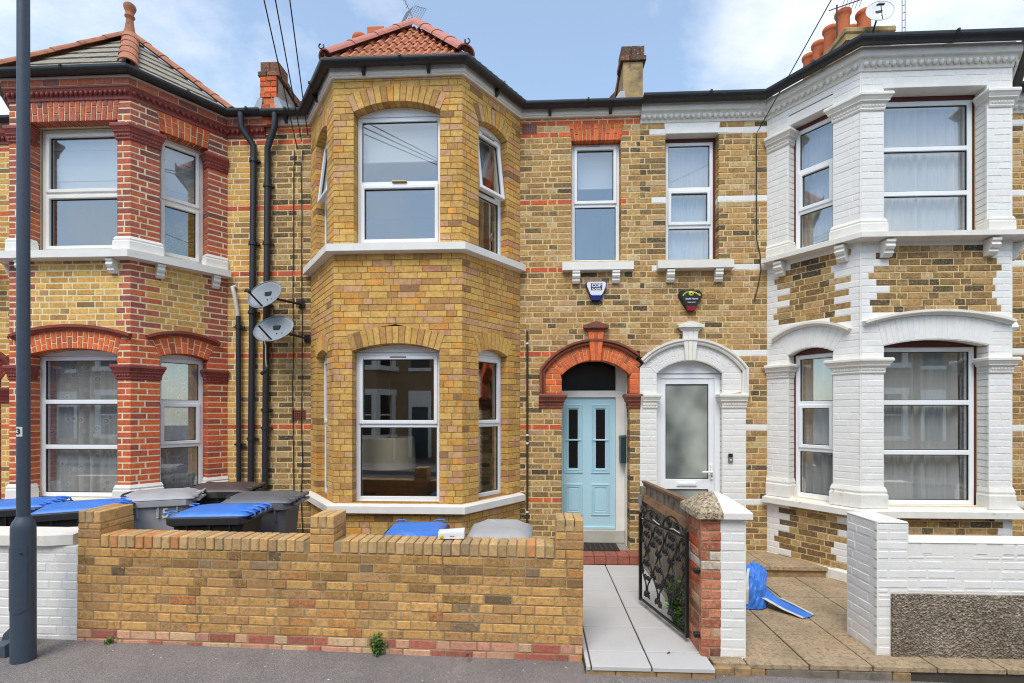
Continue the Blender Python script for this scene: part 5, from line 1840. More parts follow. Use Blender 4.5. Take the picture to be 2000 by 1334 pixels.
# ------------------------------------------------------------------ aerials, dishes, overhead wires
def dish(label, c, rx, rz, yaw, pitch, mat, wall_pt, lnb_hang=False, name='satellite_dish', parent_grp=None):
    t = thing(name, label, 'satellite dish', c, yaw, parent_grp)
    # shallow oval bowl facing -Y (tilted up by pitch)
    P4 = Matrix.Rotation(-pitch, 4, 'X')
    v, f = [], []
    rows, cols = 6, 28
    for side, off in ((0, 0.0), (1, 0.006)):
        for r_ in range(rows + 1):
            q = r_ / rows
            for k in range(cols):
                a = 2 * math.pi * k / cols
                v.append(P4 @ Vector((rx * q * math.cos(a), -0.055 * q * q + off + .03, rz * q * math.sin(a))))
    n1 = (rows + 1) * cols
    for sd_ in (0, 1):
        for r_ in range(rows):
            for k in range(cols):
                k2 = (k + 1) % cols
                f.append(tuple(n1 * sd_ + i for i in (r_ * cols + k, r_ * cols + k2, (r_ + 1) * cols + k2, (r_ + 1) * cols + k)))
    for k in range(cols):
        k2 = (k + 1) % cols
        f.append((rows * cols + k, rows * cols + k2, n1 + rows * cols + k2, n1 + rows * cols + k))
    MB().add(v, f, 0, True).build('bowl', mat, t, True)
    rim = [P4 @ Vector((rx * math.cos(2 * math.pi * k / 28), -.025, rz * math.sin(2 * math.pi * k / 28))) for k in range(29)]
    MB().tube(rim, 0.006, 6, caps=False).build('rim', 'dish_white' if mat == 'dish_white' else 'dish_grey', t, True)
    a0 = P4 @ Vector((0.02, 0.0, -rz * .86)); a1 = P4 @ Vector((-0.06, -0.20, -rz * .35))
    arm = MB().tube([a0, a1], 0.007 if mat == 'dish_white' else 0.012, 6).build('arm', 'black_plastic', t, True)
    if not lnb_hang:
        d_ = (a1 - a0).normalized()
        MB().tube([a1 + Vector((.05, -.03, -.02)), a1 + Vector((-.03, 0, .02)), a1 + Vector((-.07, .01, .015))], [0.022, 0.024, 0.016], 10).build('receiver', 'black_plastic', t, True)
    else:
        pts = [a1 + Vector((0.0, .06 + .0, -.08)), a1 + Vector((.02, .10, -.25)), a1 + Vector((0.0, .12, -.40)), a1 + Vector((.01, .12, -.52))]
        MB().tube([a0 + Vector((0, -.01, 0))] + pts, 0.006, 6).build('loose_cable', 'cable_white', t, True)
        e = pts[-1]
        MB().tube([e + Vector((.03, 0, .02)), e + Vector((.03, -.01, -.03)), e + Vector((-.06, -.02, -.09))], [0.018, 0.026, 0.022], 10).build('receiver', 'black_plastic', t, True)
    # bracket to the wall
    Mi = Matrix.Rotation(-yaw, 4, 'Z')
    wp_ = Mi @ (Vector(wall_pt) - Vector(c))
    m_ = MB().tube([Vector((0, .04, 0)), Vector((0, .10, -.01)), Vector((wp_.x, wp_.y - .06, wp_.z)), wp_], 0.017, 8)
    m_.bbox((-.06, .03, -.06), (.06, .07, .06), .008)
    m_.bbox((wp_.x - .05, wp_.y - .02, wp_.z - .05), (wp_.x + .05, wp_.y + .0, wp_.z + .05), .006)
    m_.build('bracket', 'black_plastic', t, True)
    for bx, bz in ((.06, -.3), (.2, -.28), (.1, -.62)):
        MB().box((bx * rx * 2 - .006, -.012, bz * rz - .006), (bx * rx * 2 + .006, .004, bz * rz + .006)).build('bolt', 'black_plastic', t, True)
    return t
dish('upper of two grey oval satellite dishes on the wall, its receiver arm pointing out', (-3.56, F - .36, 3.51), 0.275, 0.205, math.radians(-18), math.radians(22), 'dish_grey', (-3.24, F - .005, 3.46))
dish('lower of two grey oval satellite dishes on the wall, receiver dangling on its cable', (-3.44, F - .36, 3.06), 0.31, 0.195, math.radians(-14), math.radians(24), 'dish_grey', (-3.16, F - .005, 2.99), True)
dr_ = dish('pale round satellite dish on the chimney stack behind the white bay', (6.72, 10.05, 9.80), 0.24, 0.27, math.radians(-14), math.radians(20), 'dish_white', (6.72, 10.35, 9.45))
dl = dish('cream satellite dish on wall left of the lamp post', (-7.72, F - .25, 4.05), 0.16, 0.20, math.radians(30), math.radians(15), 'dish_white', (-7.72, F - .005, 4.02))

def yagi(label, base, top, boom_dir, n_el, el_len, refl=True, mat='galvanised'):
    t = thing('television_aerial', label, 'aerial', base)
    b0 = Vector((0, 0, 0)); b1 = Vector(top) - Vector(base)
    MB().tube([b0, b1], 0.016, 8).build('mast', mat, t, True)
    d = Vector(boom_dir).normalized(); s = d.cross(Vector((0, 0, 1))).normalized(); u = s.cross(d)
    ln = 0.075 * n_el
    c = b1 - Vector((0, 0, .06))
    MB().tube([c - d * .15, c + d * ln], 0.010, 6).build('boom', mat, t, True)
    for i in range(n_el):
        p_ = c + d * (0.1 + i * 0.07)
        MB().tube([p_ - s * el_len, p_ + s * el_len], 0.005, 5).build('element', mat, t, True)
    if refl:
        for sg in (-1, 1):
            m_ = MB()
            for i in range(6):
                p_ = c - d * (.05 + .02 * i) + u * sg * (0.03 + .05 * i)
                m_.tube([p_ - s * .24, p_ + s * .24], 0.005, 5)
            for e in (-.24, .24):
                m_.tube([c - d * .05 + u * sg * .03 + s * e, c - d * .15 + u * sg * .28 + s * e], .006, 5)
            m_.build('reflector', mat, t, True)
    return t
yagi('television aerial with mesh reflectors above the red tiled bay roof', (-2.93, 11.4, 8.0), (-2.93, 11.4, 11.35), (-.35, -.25, .72), 14, 0.07)
yagi('television aerial with thin rods beside terracotta chimney pots', (6.30, 10.72, 8.6), (6.30, 10.72, 10.50), (.95, -.3, .12), 6, 0.22, False, 'conduit')
t = thing('lattice_mast', 'thin lattice radio mast rising behind the white bay', 'mast', (7.35, 10.3, 7.6))
MB().tube([(-.03, 0, 0), (-.03, 0, 4.2)], .008, 5).tube([(.03, 0, 0), (.03, 0, 4.2)], .008, 5).build('rail', 'galvanised', t, True)
m_ = MB()
for i in range(28):
    m_.tube([(-.03, 0, .1 + i * .15), (.03, 0, .12 + i * .15)], .007, 5)
m_.build('rungs', 'cable_black', t, True)

def wire(label, a, b, sag, r=0.007):
    a, b = Vector(a), Vector(b)
    pts = []
    for i in range(25):
        q = i / 24
        p_ = a + (b - a) * q
        p_.z -= sag * 4 * q * (1 - q)
        pts.append(p_)
    o = MB().tube(pts, r, 5).build('overhead_wire', 'cable_black')
    return tag(o, label, 'wire', 'overhead wires')
for lb, ax, az, bx, bz in (('steepest of three black wires slung to the wall beside the drainpipes', -3.30, 5.62, 0.2, 8.9), ('middle of three black wires slung to the wall beside the drainpipes', -3.24, 5.72, 0.55, 8.7), ('black wire of three, fixed nearest the yellow bay', -3.15, 5.80, 1.0, 8.4)):
    wire(lb, (ax, F - .02, az), (bx, -4.75, bz), 0.05)
wire('single overhead wire slung to the wall beside white bay', (2.93, F - .02, 5.68), (3.75, -4.75, 9.9), 0.02, 0.006)

# ================================================================== front garden walls
P_GW = [(6, S(216, 168, 104)), (5, S(206, 158, 96)), (3, S(196, 150, 98)), (1.0, S(202, 146, 88)), (2, S(184, 142, 96)), (0.5, S(190, 128, 82)), (0.6, S(152, 126, 96))]
P_GB = [(4, S(208, 150, 126)), (3, S(216, 166, 134)), (2, S(186, 110, 92)), (2, S(214, 180, 142)), (1, S(166, 102, 88))]
P_GC = [(4, S(198, 164, 116)), (3, S(208, 166, 110)), (2, S(184, 152, 108)), (2, S(174, 148, 112)), (1, S(204, 144, 94))]
WY = 4.07
TILT = 0.0108
def garden_wall():
    t = thing('garden_wall', 'low yellow brick front garden wall with three piers and brick on edge coping', 'wall', (-1.78, WY, 0.0), ry=math.radians(0.62))
    inv = wm(t).inverted()
    W_ = Wall()
    z0 = -0.16
    ztop = 0.79                                      # underside of coping
    f = Face((-3.93, WY), (0.379, WY))
    ch = 0.0775
    zo = ztop - 12 * ch
    def cf(s, z, k, ln):
        if k <= 2: return (cvary(pick(P_GB), .10), 'brick')
        c = cvary(pick(P_GW), .10)
        c = dim(c, .96)
        if k >= 7 and R.random() < (0.7 if k >= 9 else .35):
            c = dim(c, R.uniform(.52, .9))
        return (c, 'stock' if R.random() < .7 else 'brick')
    lay(W_, f, 0, f.L, zo, ztop, (), cf, ch=ch, zoff=zo, joint=.009, rec=.005, thick=.2, seed=71, bond='flemish', jitter=.003, bev=.005)
    # back face
    fb_ = Face((0.379, WY + .215), (-3.93, WY + .215))
    lay(W_, fb_, 0, fb_.L, zo + 3 * ch, ztop, (), lambda s, z, k, ln: (cvary(pick(P_GW), .1), 'brick'), ch=ch, zoff=zo, joint=.009, rec=.005, thick=.02, seed=72, mortar=False, name='back_brick')
    # end face
    fe = Face((0.379, WY + .005), (0.379, WY + .21))
    piers = ((-3.93, 0.20, 0.36, 1.10), (-1.90, 0.205, 0.28, 1.10), (0.155, 0.224, 0.28, 1.115))
    # brick on edge coping
    x = -3.93 + .205
    while x < 0.15:
        w = 0.0685
        if not any(px - .002 < x + w and x < px + pw for px, pw, pd, pt_ in piers):
            dz = R.uniform(-.003, .003); dy = R.uniform(-.004, .004)
            m_ = MB().bbox((-w / 2, -.112, 0), (w / 2, .112, .105), .006)
            o = bpy.data.objects.new('coping_brick', BRICK_MESH.setdefault('cope', m_.mesh('coping_brick', ['brick_piece'])))
            o.color = (*cvary(pick(P_GC), .12), 1)
            o.matrix_basis = Matrix.Translation((x + w / 2, WY + .108 + dy, ztop + .006 + dz))
            W_.extra = getattr(W_, 'extra', []) + [o]
        x += 0.0775
    W_.mortar.box((-3.92, WY + .008, ztop - .01), (0.37, WY + .207, ztop + .095))
    for px, pw, pd, zt in piers:
        n_ = int((zt - .105 - ztop) / ch + .5)
        for fc, ln_, sd_ in ((Face((px, WY - .0), (px + pw, WY - .0)), pw, 1), (Face((px + pw, WY), (px + pw, WY + pd)), pd, 2), (Face((px, WY + pd), (px, WY)), pd, 3), (Face((px + pw, WY + pd), (px, WY + pd)), pw, 4)):
            lo = ztop if sd_ == 1 else (ztop + .1 if px < 0 and sd_ in (2, 3) else ztop)
            if px > 0 and sd_ == 2: lo = zo
            lay(W_, fc, .002, ln_ - .002, lo, zt - .105, (), lambda s, z, k, l_: (cvary(pick(P_GW), .1), 'brick'), ch=ch, zoff=zo, joint=.009, rec=.005, thick=.04, seed=int(73 + px * 3 + sd_), mortar=False, bond='stretch', name='pier_brick')
        W_.mortar.box((px + .006, WY + .006, zo + .05), (px + pw - .006, WY + pd - .006, zt - .06))
        nb = 3
        for i in range(nb):
            a, b_ = px + pw * i / nb, px + pw * (i + 1) / nb
            parts = 2 if pd > .3 else 1
            for j in range(parts):
                ya, yb = WY + pd * j / parts, WY + pd * (j + 1) / parts
                m_ = MB().bbox((a + .003, ya + .003 - .003 * (j == 0), zt - .10), (b_ - .003, yb - .003, zt + R.uniform(-.003, .003)), .006)
                o = bpy.data.objects.new('coping_brick', m_.mesh('coping_brick', ['brick_piece']))
                o.color = (*cvary(pick(P_GC), .12), 1)
                W_.extra.append(o)
    # build in the tilted frame of the wall
    core = W_.mortar.build('wall_core', ['mortar_grey', 'white_paint'])
    core.parent = t; core.matrix_parent_inverse = Matrix.Translation((1.78, -WY, 0))
    core['own_frame'] = 1
    W_.mortar = MB()
    W_.finish(core, limit=295)
    for o in W_.extra:
        link(o, core)
    del core['own_frame']
    return t
GW = garden_wall()

# scrap of white paint / paper stuck on the coping
# ---- white painted garden wall of the red house, behind the lamp post
def white_wall_left():
    t = thing('garden_wall', 'white painted brick garden wall behind the lamp post', 'wall', (-5.6, WY, 0))
    W_ = Wall()
    f = Face((-7.6, WY + .01), (-3.935, WY + .01))
    lay(W_, f, 0, f.L, -.10, .82, (), lambda s, z, k, ln: wh(), joint=.009, rec=.004, thick=.2, seed=81, ch=.0775, zoff=-.1)
    W_.finish(t, mortar='white_soft', limit=150)
    m_ = MB().sweep([(-7.6, WY + .01), (-4.20, WY + .01), (-3.99, WY + .06)], [(-.22, .80), (-.22, .93), (.045, .915), (.045, .83), (.0, .81)])
    m_.build('coping', 'white_soft', t)
    return t
white_wall_left()

# ---- white painted wall with pebbledash panel on the right
def white_wall_right():
    t = thing('garden_wall', 'white painted brick wall with rough pebbledash panel and square end pier', 'wall', (3.6, 4.16, 0))
    W_ = Wall()
    Y = 4.16
    ch = 0.0775
    jit_ = dict(joint=.009, rec=.004, ch=ch, zoff=0.0, bev=.008, jitter=.002)
    x0, x1 = 2.768, 3.0
    fs = (Face((x0, Y), (x1, Y)), Face((x0, Y + .41), (x0, Y)), Face((x1, Y), (x1, Y + .41)), Face((x1, Y + .41), (x0, Y + .41)))
    lay(W_, fs[0], 0, .10, 0.0, .50, (), lambda s, z, k, ln: wh(), thick=.1, seed=91, **jit_)
    lay(W_, fs[0], 0, fs[0].L, .50, 1.07, (), lambda s, z, k, ln: wh(), thick=.1, seed=92, bond='stretch', **jit_)
    for i, f in enumerate(fs[1:]):
        lay(W_, f, 0.012, f.L - .012, 0.0 if i == 0 else .9, 1.07, (), lambda s, z, k, ln: wh(), thick=.1, seed=93 + i, **jit_)
    W_.mortar.box((x0 + .008, Y + .008, 0), (x1 - .008, Y + .40, 1.06))
    fw_ = Face((x1 + .002, Y + .012), (5.6, Y + .012))
    lay(W_, fw_, 0, fw_.L, .505, .815, (), lambda s, z, k, ln: wh(), thick=.2, seed=97, **jit_)
    # brick on edge top course, painted over
    x = x1 + .003
    while x < 5.55:
        W_.brick(Face((x, Y + .010), (x + .105, Y + .010)), [(0, .818), (.1, .818), (.1, .915), (0, .915)], .21, cvary(WHITE, .015, .008), 'painted', R.uniform(-.004, .004), 'coping_brick', .012)
        x += .105
    W_.mortar.box((x1, Y + .02, .80), (5.6, Y + .215, .91))
    W_.finish(t, mortar='white_soft', limit=260)
    MB().bbox((x0 - .004, Y - .006, 1.07), (x1 + .004, Y + .414, 1.085), .012).build('pier_top', 'white_soft', t)
    MB().bbox((x1 - .01, Y + .004, .905), (5.6, Y + .225, .928), .012).build('wall_top', 'white_soft', t)
    # pebbledash: lumpy render with real relief
    nx, nz = 210, 62
    rr = random.Random(5)
    v, f = [], []
    xa, xb, za, zb = x0 + .10, 5.6, -.22, .505
    for j in range(nz + 1):
        for i in range(nx + 1):
            x = xa + (xb - xa) * i / nx; z = za + (zb - za) * j / nz
            e = 1.0
            y = Y - .012 - rr.random() * .013
            if i > 0: x += rr.uniform(-.004, .004)
            if 0 < j: z += rr.uniform(-.004, .004)
            v.append((x, y, z))
    for j in range(nz):
        for i in range(nx):
            a = j * (nx + 1) + i
            f.append((a, a + 1, a + nx + 2, a + nx + 1))
    m_ = MB().add(v, f)
    m_.box((xa, Y - .012, za), (xb, Y + .19, zb - .003))
    m_.build('pebbledash_panel', 'pebbledash', t)
    return t
white_wall_right()

# ================================================================== paths and steps
def paving(name, mat, xs, ys, z, thick, base_mat, lip=None):
    b_ = MB().box((xs[0] - .001, ys[0] + .012, z - .22), (xs[-1] + .001, ys[-1], z - .012)).build(name, base_mat)
    b_['kind'] = 'structure'
    for i in range(len(xs) - 1):
        for j in range(len(ys) - 1):
            dz = R.uniform(-.002, .002)
            m_ = MB().bbox((xs[i] + .006, ys[j] + .006 - (.012 if j == 0 else 0), z - thick + dz), (xs[i + 1] - .006, ys[j + 1] - .006, z + dz), .004)
            m_.build('paving_slab', mat, b_)
    return b_
path1 = paving('garden_path', 'slab_grey', [0.385, .43, .895, 1.38], [3.88, 4.13, 4.60, 5.07, 5.53, 6.0, 6.462], 0.0, .035, 'joint')
for a, b in ((.385, .62), (.62, .93), (.93, 1.20), (1.20, 1.38)):
    o = MB().bbox((a + .003, 3.885, pz(a) - .05), (b - .003, 3.96, -.036), .006).build('edging_stone', 'edge_stone', path1)
path2 = paving('forecourt', 'slab_buff', [1.39, 1.655, 2.13, 2.61, 3.09, 3.6, 4.1, 4.6], [3.98, 4.52, 4.98, 5.44, 5.9, 6.1], 0.0, .04, 'joint')
for a, b, m_ in ((1.68, 1.80, 'edge_stone'), (1.80, 2.35, 'edge_dark'), (2.35, 2.76, 'edge_dark'), (2.76, 2.90, 'edge_stone')):
    MB().bbox((a + .003, 3.975, pz(a) - .06), (b - .003, 4.06, -.042), .008).build('edging_stone', m_, path2)
for (a, b, c_, d) in ((1.38, 4.02, 1.55, 4.1), (1.55, 3.93, 1.68, 4.1)):
    MB().bbox((a + .003, c_ if False else 3.95, pz(a) - .06), (b if False else (1.55 if a < 1.5 else 1.68), 4.1, -.02), .012).build('edging_stone', 'edge_stone', path2)
st_ = MB().box((1.43, 6.12, -.2), (3.50, F - .008, 0.075)).build('porch_step', 'edge_stone'); st_['kind'] = 'structure'
for a, b in ((1.43, 2.1), (2.1, 2.8), (2.8, 3.48)):
    lo = [(a + .004, 6.09, .078), (b - .004, 6.09, .078), (b - .004 - (0.35 if b > 3.4 else 0), F - .012, .078), (a + .004, F - .012, .078)]
    hi = [(x, y, .118) for x, y, z in lo]
    MB().hexa(lo, hi).build('step_slab', 'slab_buff', st_)

# ---- gate pier, half bare red brick, half painted white
def gate_pier():
    t = thing('gate_pier', 'square gate pier, half bare red brick and half painted white, under pyramid cap', 'pier', (1.505, 4.25, 0))
    W_ = Wall()
    x0, x1, ya, yb = 1.332, 1.676, WY, WY + .40
    ch = .0775
    P_P = [(4, S(182, 110, 86)), (3, S(168, 100, 80)), (2, S(198, 128, 100)), (1, S(132, 88, 74)), (1, S(190, 152, 122))]
    def cf(s, z, k, ln):
        if k in (10, 11) and R.random() < .5: return (cvary(S(206, 190, 176), .05), 'stock')
        if k in (8, 9, 12) and R.random() < .5: return (cvary(S(206, 92, 56), .08), 'stock')
        return (cvary(pick(P_P), .1), 'stock')
    f = Face((x0, ya), (x1, ya))
    kw = dict(ch=ch, zoff=-.08, joint=.010, rec=.006, bev=.006, jitter=.002, thick=.06)
    lay(W_, f, 0, .158, -.08, 1.115, (), cf, seed=101, **kw)
    lay(W_, f, .16, .344, -.08, 1.115, (), lambda s, z, k, ln: wh(), seed=102, **kw)
    lay(W_, Face((x0, yb), (x0, ya)), .012, .396, -.08, 1.115, (), cf, seed=103, **kw)
    lay(W_, Face((x1, ya), (x1, yb)), .012, .388, -.08, 1.115, (), lambda s, z, k, ln: wh(), seed=104, **kw)
    lay(W_, Face((x1, yb), (x0, yb)), .002, .342, -.08, 1.115, (), cf, seed=105, **kw)
    W_.mortar.box((x0 + .01, ya + .01, -.1), (x1 - .01, yb - .01, 1.11))
    W_.finish(t, mortar='mortar_grey')
    # pyramid cap in two halves of finish
    xm = (x0 + x1) / 2 - .012
    ov = .045
    X0, X1, Y0, Y1, zb, ze, za = x0 - ov, x1 + ov, ya - ov, yb + ov, 1.117, 1.165, 1.30
    ym = (Y0 + Y1) / 2
    for nm, mat, xa, xb in (('cap', 'cap_stone', X0, xm), ('painted_cap', 'white_soft', xm, X1)):
        bm = bmesh.new()
        rows = []
        def loop(fr, z):
            return [((X0 + X1) / 2 + (x - (X0 + X1) / 2) * fr, ym + (y - ym) * fr, z) for x, y in ((X0, Y0), (X1, Y0), (X1, Y1), (X0, Y1))]
        lv = [loop(1, zb), loop(1, ze), loop(.86, ze + .03), loop(.45, za - .04), loop(.18, za - .008), loop(.03, za)]
        vs = [[bm.verts.new(p_) for p_ in L_] for L_ in lv]
        for i in range(len(vs) - 1):
            for k in range(4):
                bm.faces.new((vs[i][k], vs[i][(k + 1) % 4], vs[i + 1][(k + 1) % 4], vs[i + 1][k]))
        bm.faces.new(vs[0][::-1]); bm.faces.new(vs[-1])
        bmesh.ops.bisect_plane(bm, geom=bm.verts[:] + bm.edges[:] + bm.faces[:], plane_co=(xm, 0, 0), plane_no=(1 if nm == 'cap' else -1, 0, 0), clear_outer=True)
        m_ = MB(); m_.add_bm(bm); m_.build(nm, mat, t)
    MB().bbox((x0 - .05, ya + .02, .66), (x0 + .01, ya + .06, .70), .006).build('gate_hinge', 'iron', t)
    MB().bbox((x0 - .05, ya + .02, .14), (x0 + .01, ya + .06, .18), .006).build('gate_hinge', 'iron', t)
    return t
gate_pier()

# ---- wrought iron gate standing open
def gate():
    hx, hy = 1.285, 4.30
    ang = math.atan2(5.13 - 4.30, 1.067 - 1.285)
    t = thing('garden_gate', 'black wrought iron scrollwork garden gate standing open against the fence', 'gate', (hx, hy, 0.05), ang)
    # local: x along the gate, z up
    Wd, H0 = 0.86, 0.88
    def rod(nm, pts, r=.011, n_=6):
        return MB().tube(pts, r, n_).build(nm, 'iron', t, True)
    for x in (0, Wd):
        MB().bbox((x - .014, -.014, .0), (x + .014, .014, H0 + .02), .003).build('stile', 'iron', t, True)
    for z in (.02, H0 - .03):
        MB().bbox((0.01, -.011, z - .011), (Wd - .01, .011, z + .011), .003).build('rail', 'iron', t, True)
    def scroll(cx, cz, r, turns, start, sx=1, tail=None):
        pts = []
        n_ = int(14 * turns) + 4
        for i in range(n_):
            q = i / (n_ - 1)
            a = start + sx * q * turns * 2 * math.pi
            rr_ = r * (0.22 + .78 * q)
            pts.append((cx + rr_ * math.cos(a), 0, cz + rr_ * math.sin(a)))
        if tail: pts += tail
        m_ = MB().tube(pts, .0085, 5)
        m_.lathe([(0.0, -.012), (.009, -.008), (.010, 0), (.009, .008), (0, .012)], (cx, 0, cz), 8, mat=Matrix.Rotation(math.pi / 2, 4, 'X'))
        m_.build('scroll', 'iron', t, True)
    cols = [0.085, 0.20, 0.315, 0.43, 0.545, 0.66, 0.775]
    for i, cx in enumerate(cols):
        sg = 1 if i % 2 else -1
        # S-shaped long bars with curled ends
        for (z0, z1) in ((.08, .44), (.46, .82)):
            pts = []
            for k in range(13):
                q = k / 12
                pts.append((cx + sg * .045 * math.sin(q * 2 * math.pi), 0, z0 + (z1 - z0) * q))
            rod('s_bar', pts, .008, 5)
        for cz in (.11, .27, .42, .57, .70, .79):
            scroll(cx + sg * .03, cz, .034, 1.2, R.uniform(0, 6), sg)
            if cz in (.27, .57): scroll(cx - sg * .035, cz + .06, .03, 1.2, R.uniform(0, 6), -sg)
    # arched cresting over the top rail
    for a, b, hh in ((.06, .42, .13), (.42, .80, .11)):
        pts = [(a + (b - a) * k / 10, 0, H0 - .03 + hh * math.sin(math.pi * k / 10) ** .7) for k in range(11)]
        rod('crest_bar', pts, .009, 5)
    for cx, r_ in ((.16, .04), (.30, .045), (.50, .045), (.62, .04), (.78, .04)):
        scroll(cx, H0 + .035, r_, 1.3, R.uniform(0, 6), 1 if cx < .45 else -1)
    # strip of striped ribbon tied round the top rail
    pts = [(.10 + .1 * k, .012 * math.sin(k * 2), H0 - .02 + .018 * math.sin(k * 1.7)) for k in range(8)]
    MB().tube(pts, .005, 5).build('ribbon', 'tarp_tape', t, True)
    return t
gate()

# ---- timber fence between the two front doors
def fence():
    X = 1.405
    t = thing('timber_fence', 'weathered timber board fence with top rail between the two front doors', 'fence', (X, 5.6, 0))
    ya, yb = 4.50, 6.52
    n_ = 20
    for i in range(n_):
        y0 = ya + (yb - ya) * i / n_; y1 = ya + (yb - ya) * (i + 1) / n_
        zt = 1.135 - .09 * (y0 - ya) / (yb - ya) + R.uniform(-.006, .006)
        MB().bbox((X - .012 + R.uniform(-.004, .004), y0 + .004, .02), (X + .012, y1 - .003, zt), .003).build('board', 'wood_grey', t)
    lo = [(X - .03, ya, 1.14), (X + .03, ya, 1.14), (X + .03, yb, 1.05), (X - .03, yb, 1.05)]
    MB().hexa(lo, [(x, y, z + .028) for x, y, z in lo]).build('capping_rail', 'wood_brown', t)
    lo = [(X - .075, ya, .93), (X - .013, ya, .93), (X - .013, yb - .2, .86), (X - .075, yb - .2, .86)]
    MB().hexa(lo, [(x + (.0 if x > X - .05 else .03), y, z + .07) for x, y, z in lo]).build('arris_rail', 'wood_brown', t)
    for yy in (yb - .16,):
        MB().bbox((X - .085, yy - .04, .0), (X - .014, yy + .04, 1.03), .006).build('post', 'wood_grey', t)
        MB().bbox((X - .10, yy - .10, .80), (X - .08, yy + .06, .93), .004).build('rail_bracket', 'galvanised', t)
    MB().box((X - .04, ya, -.1), (X + .04, yb, .02)).build('gravel_board', 'concrete', t)
    return t
fence()

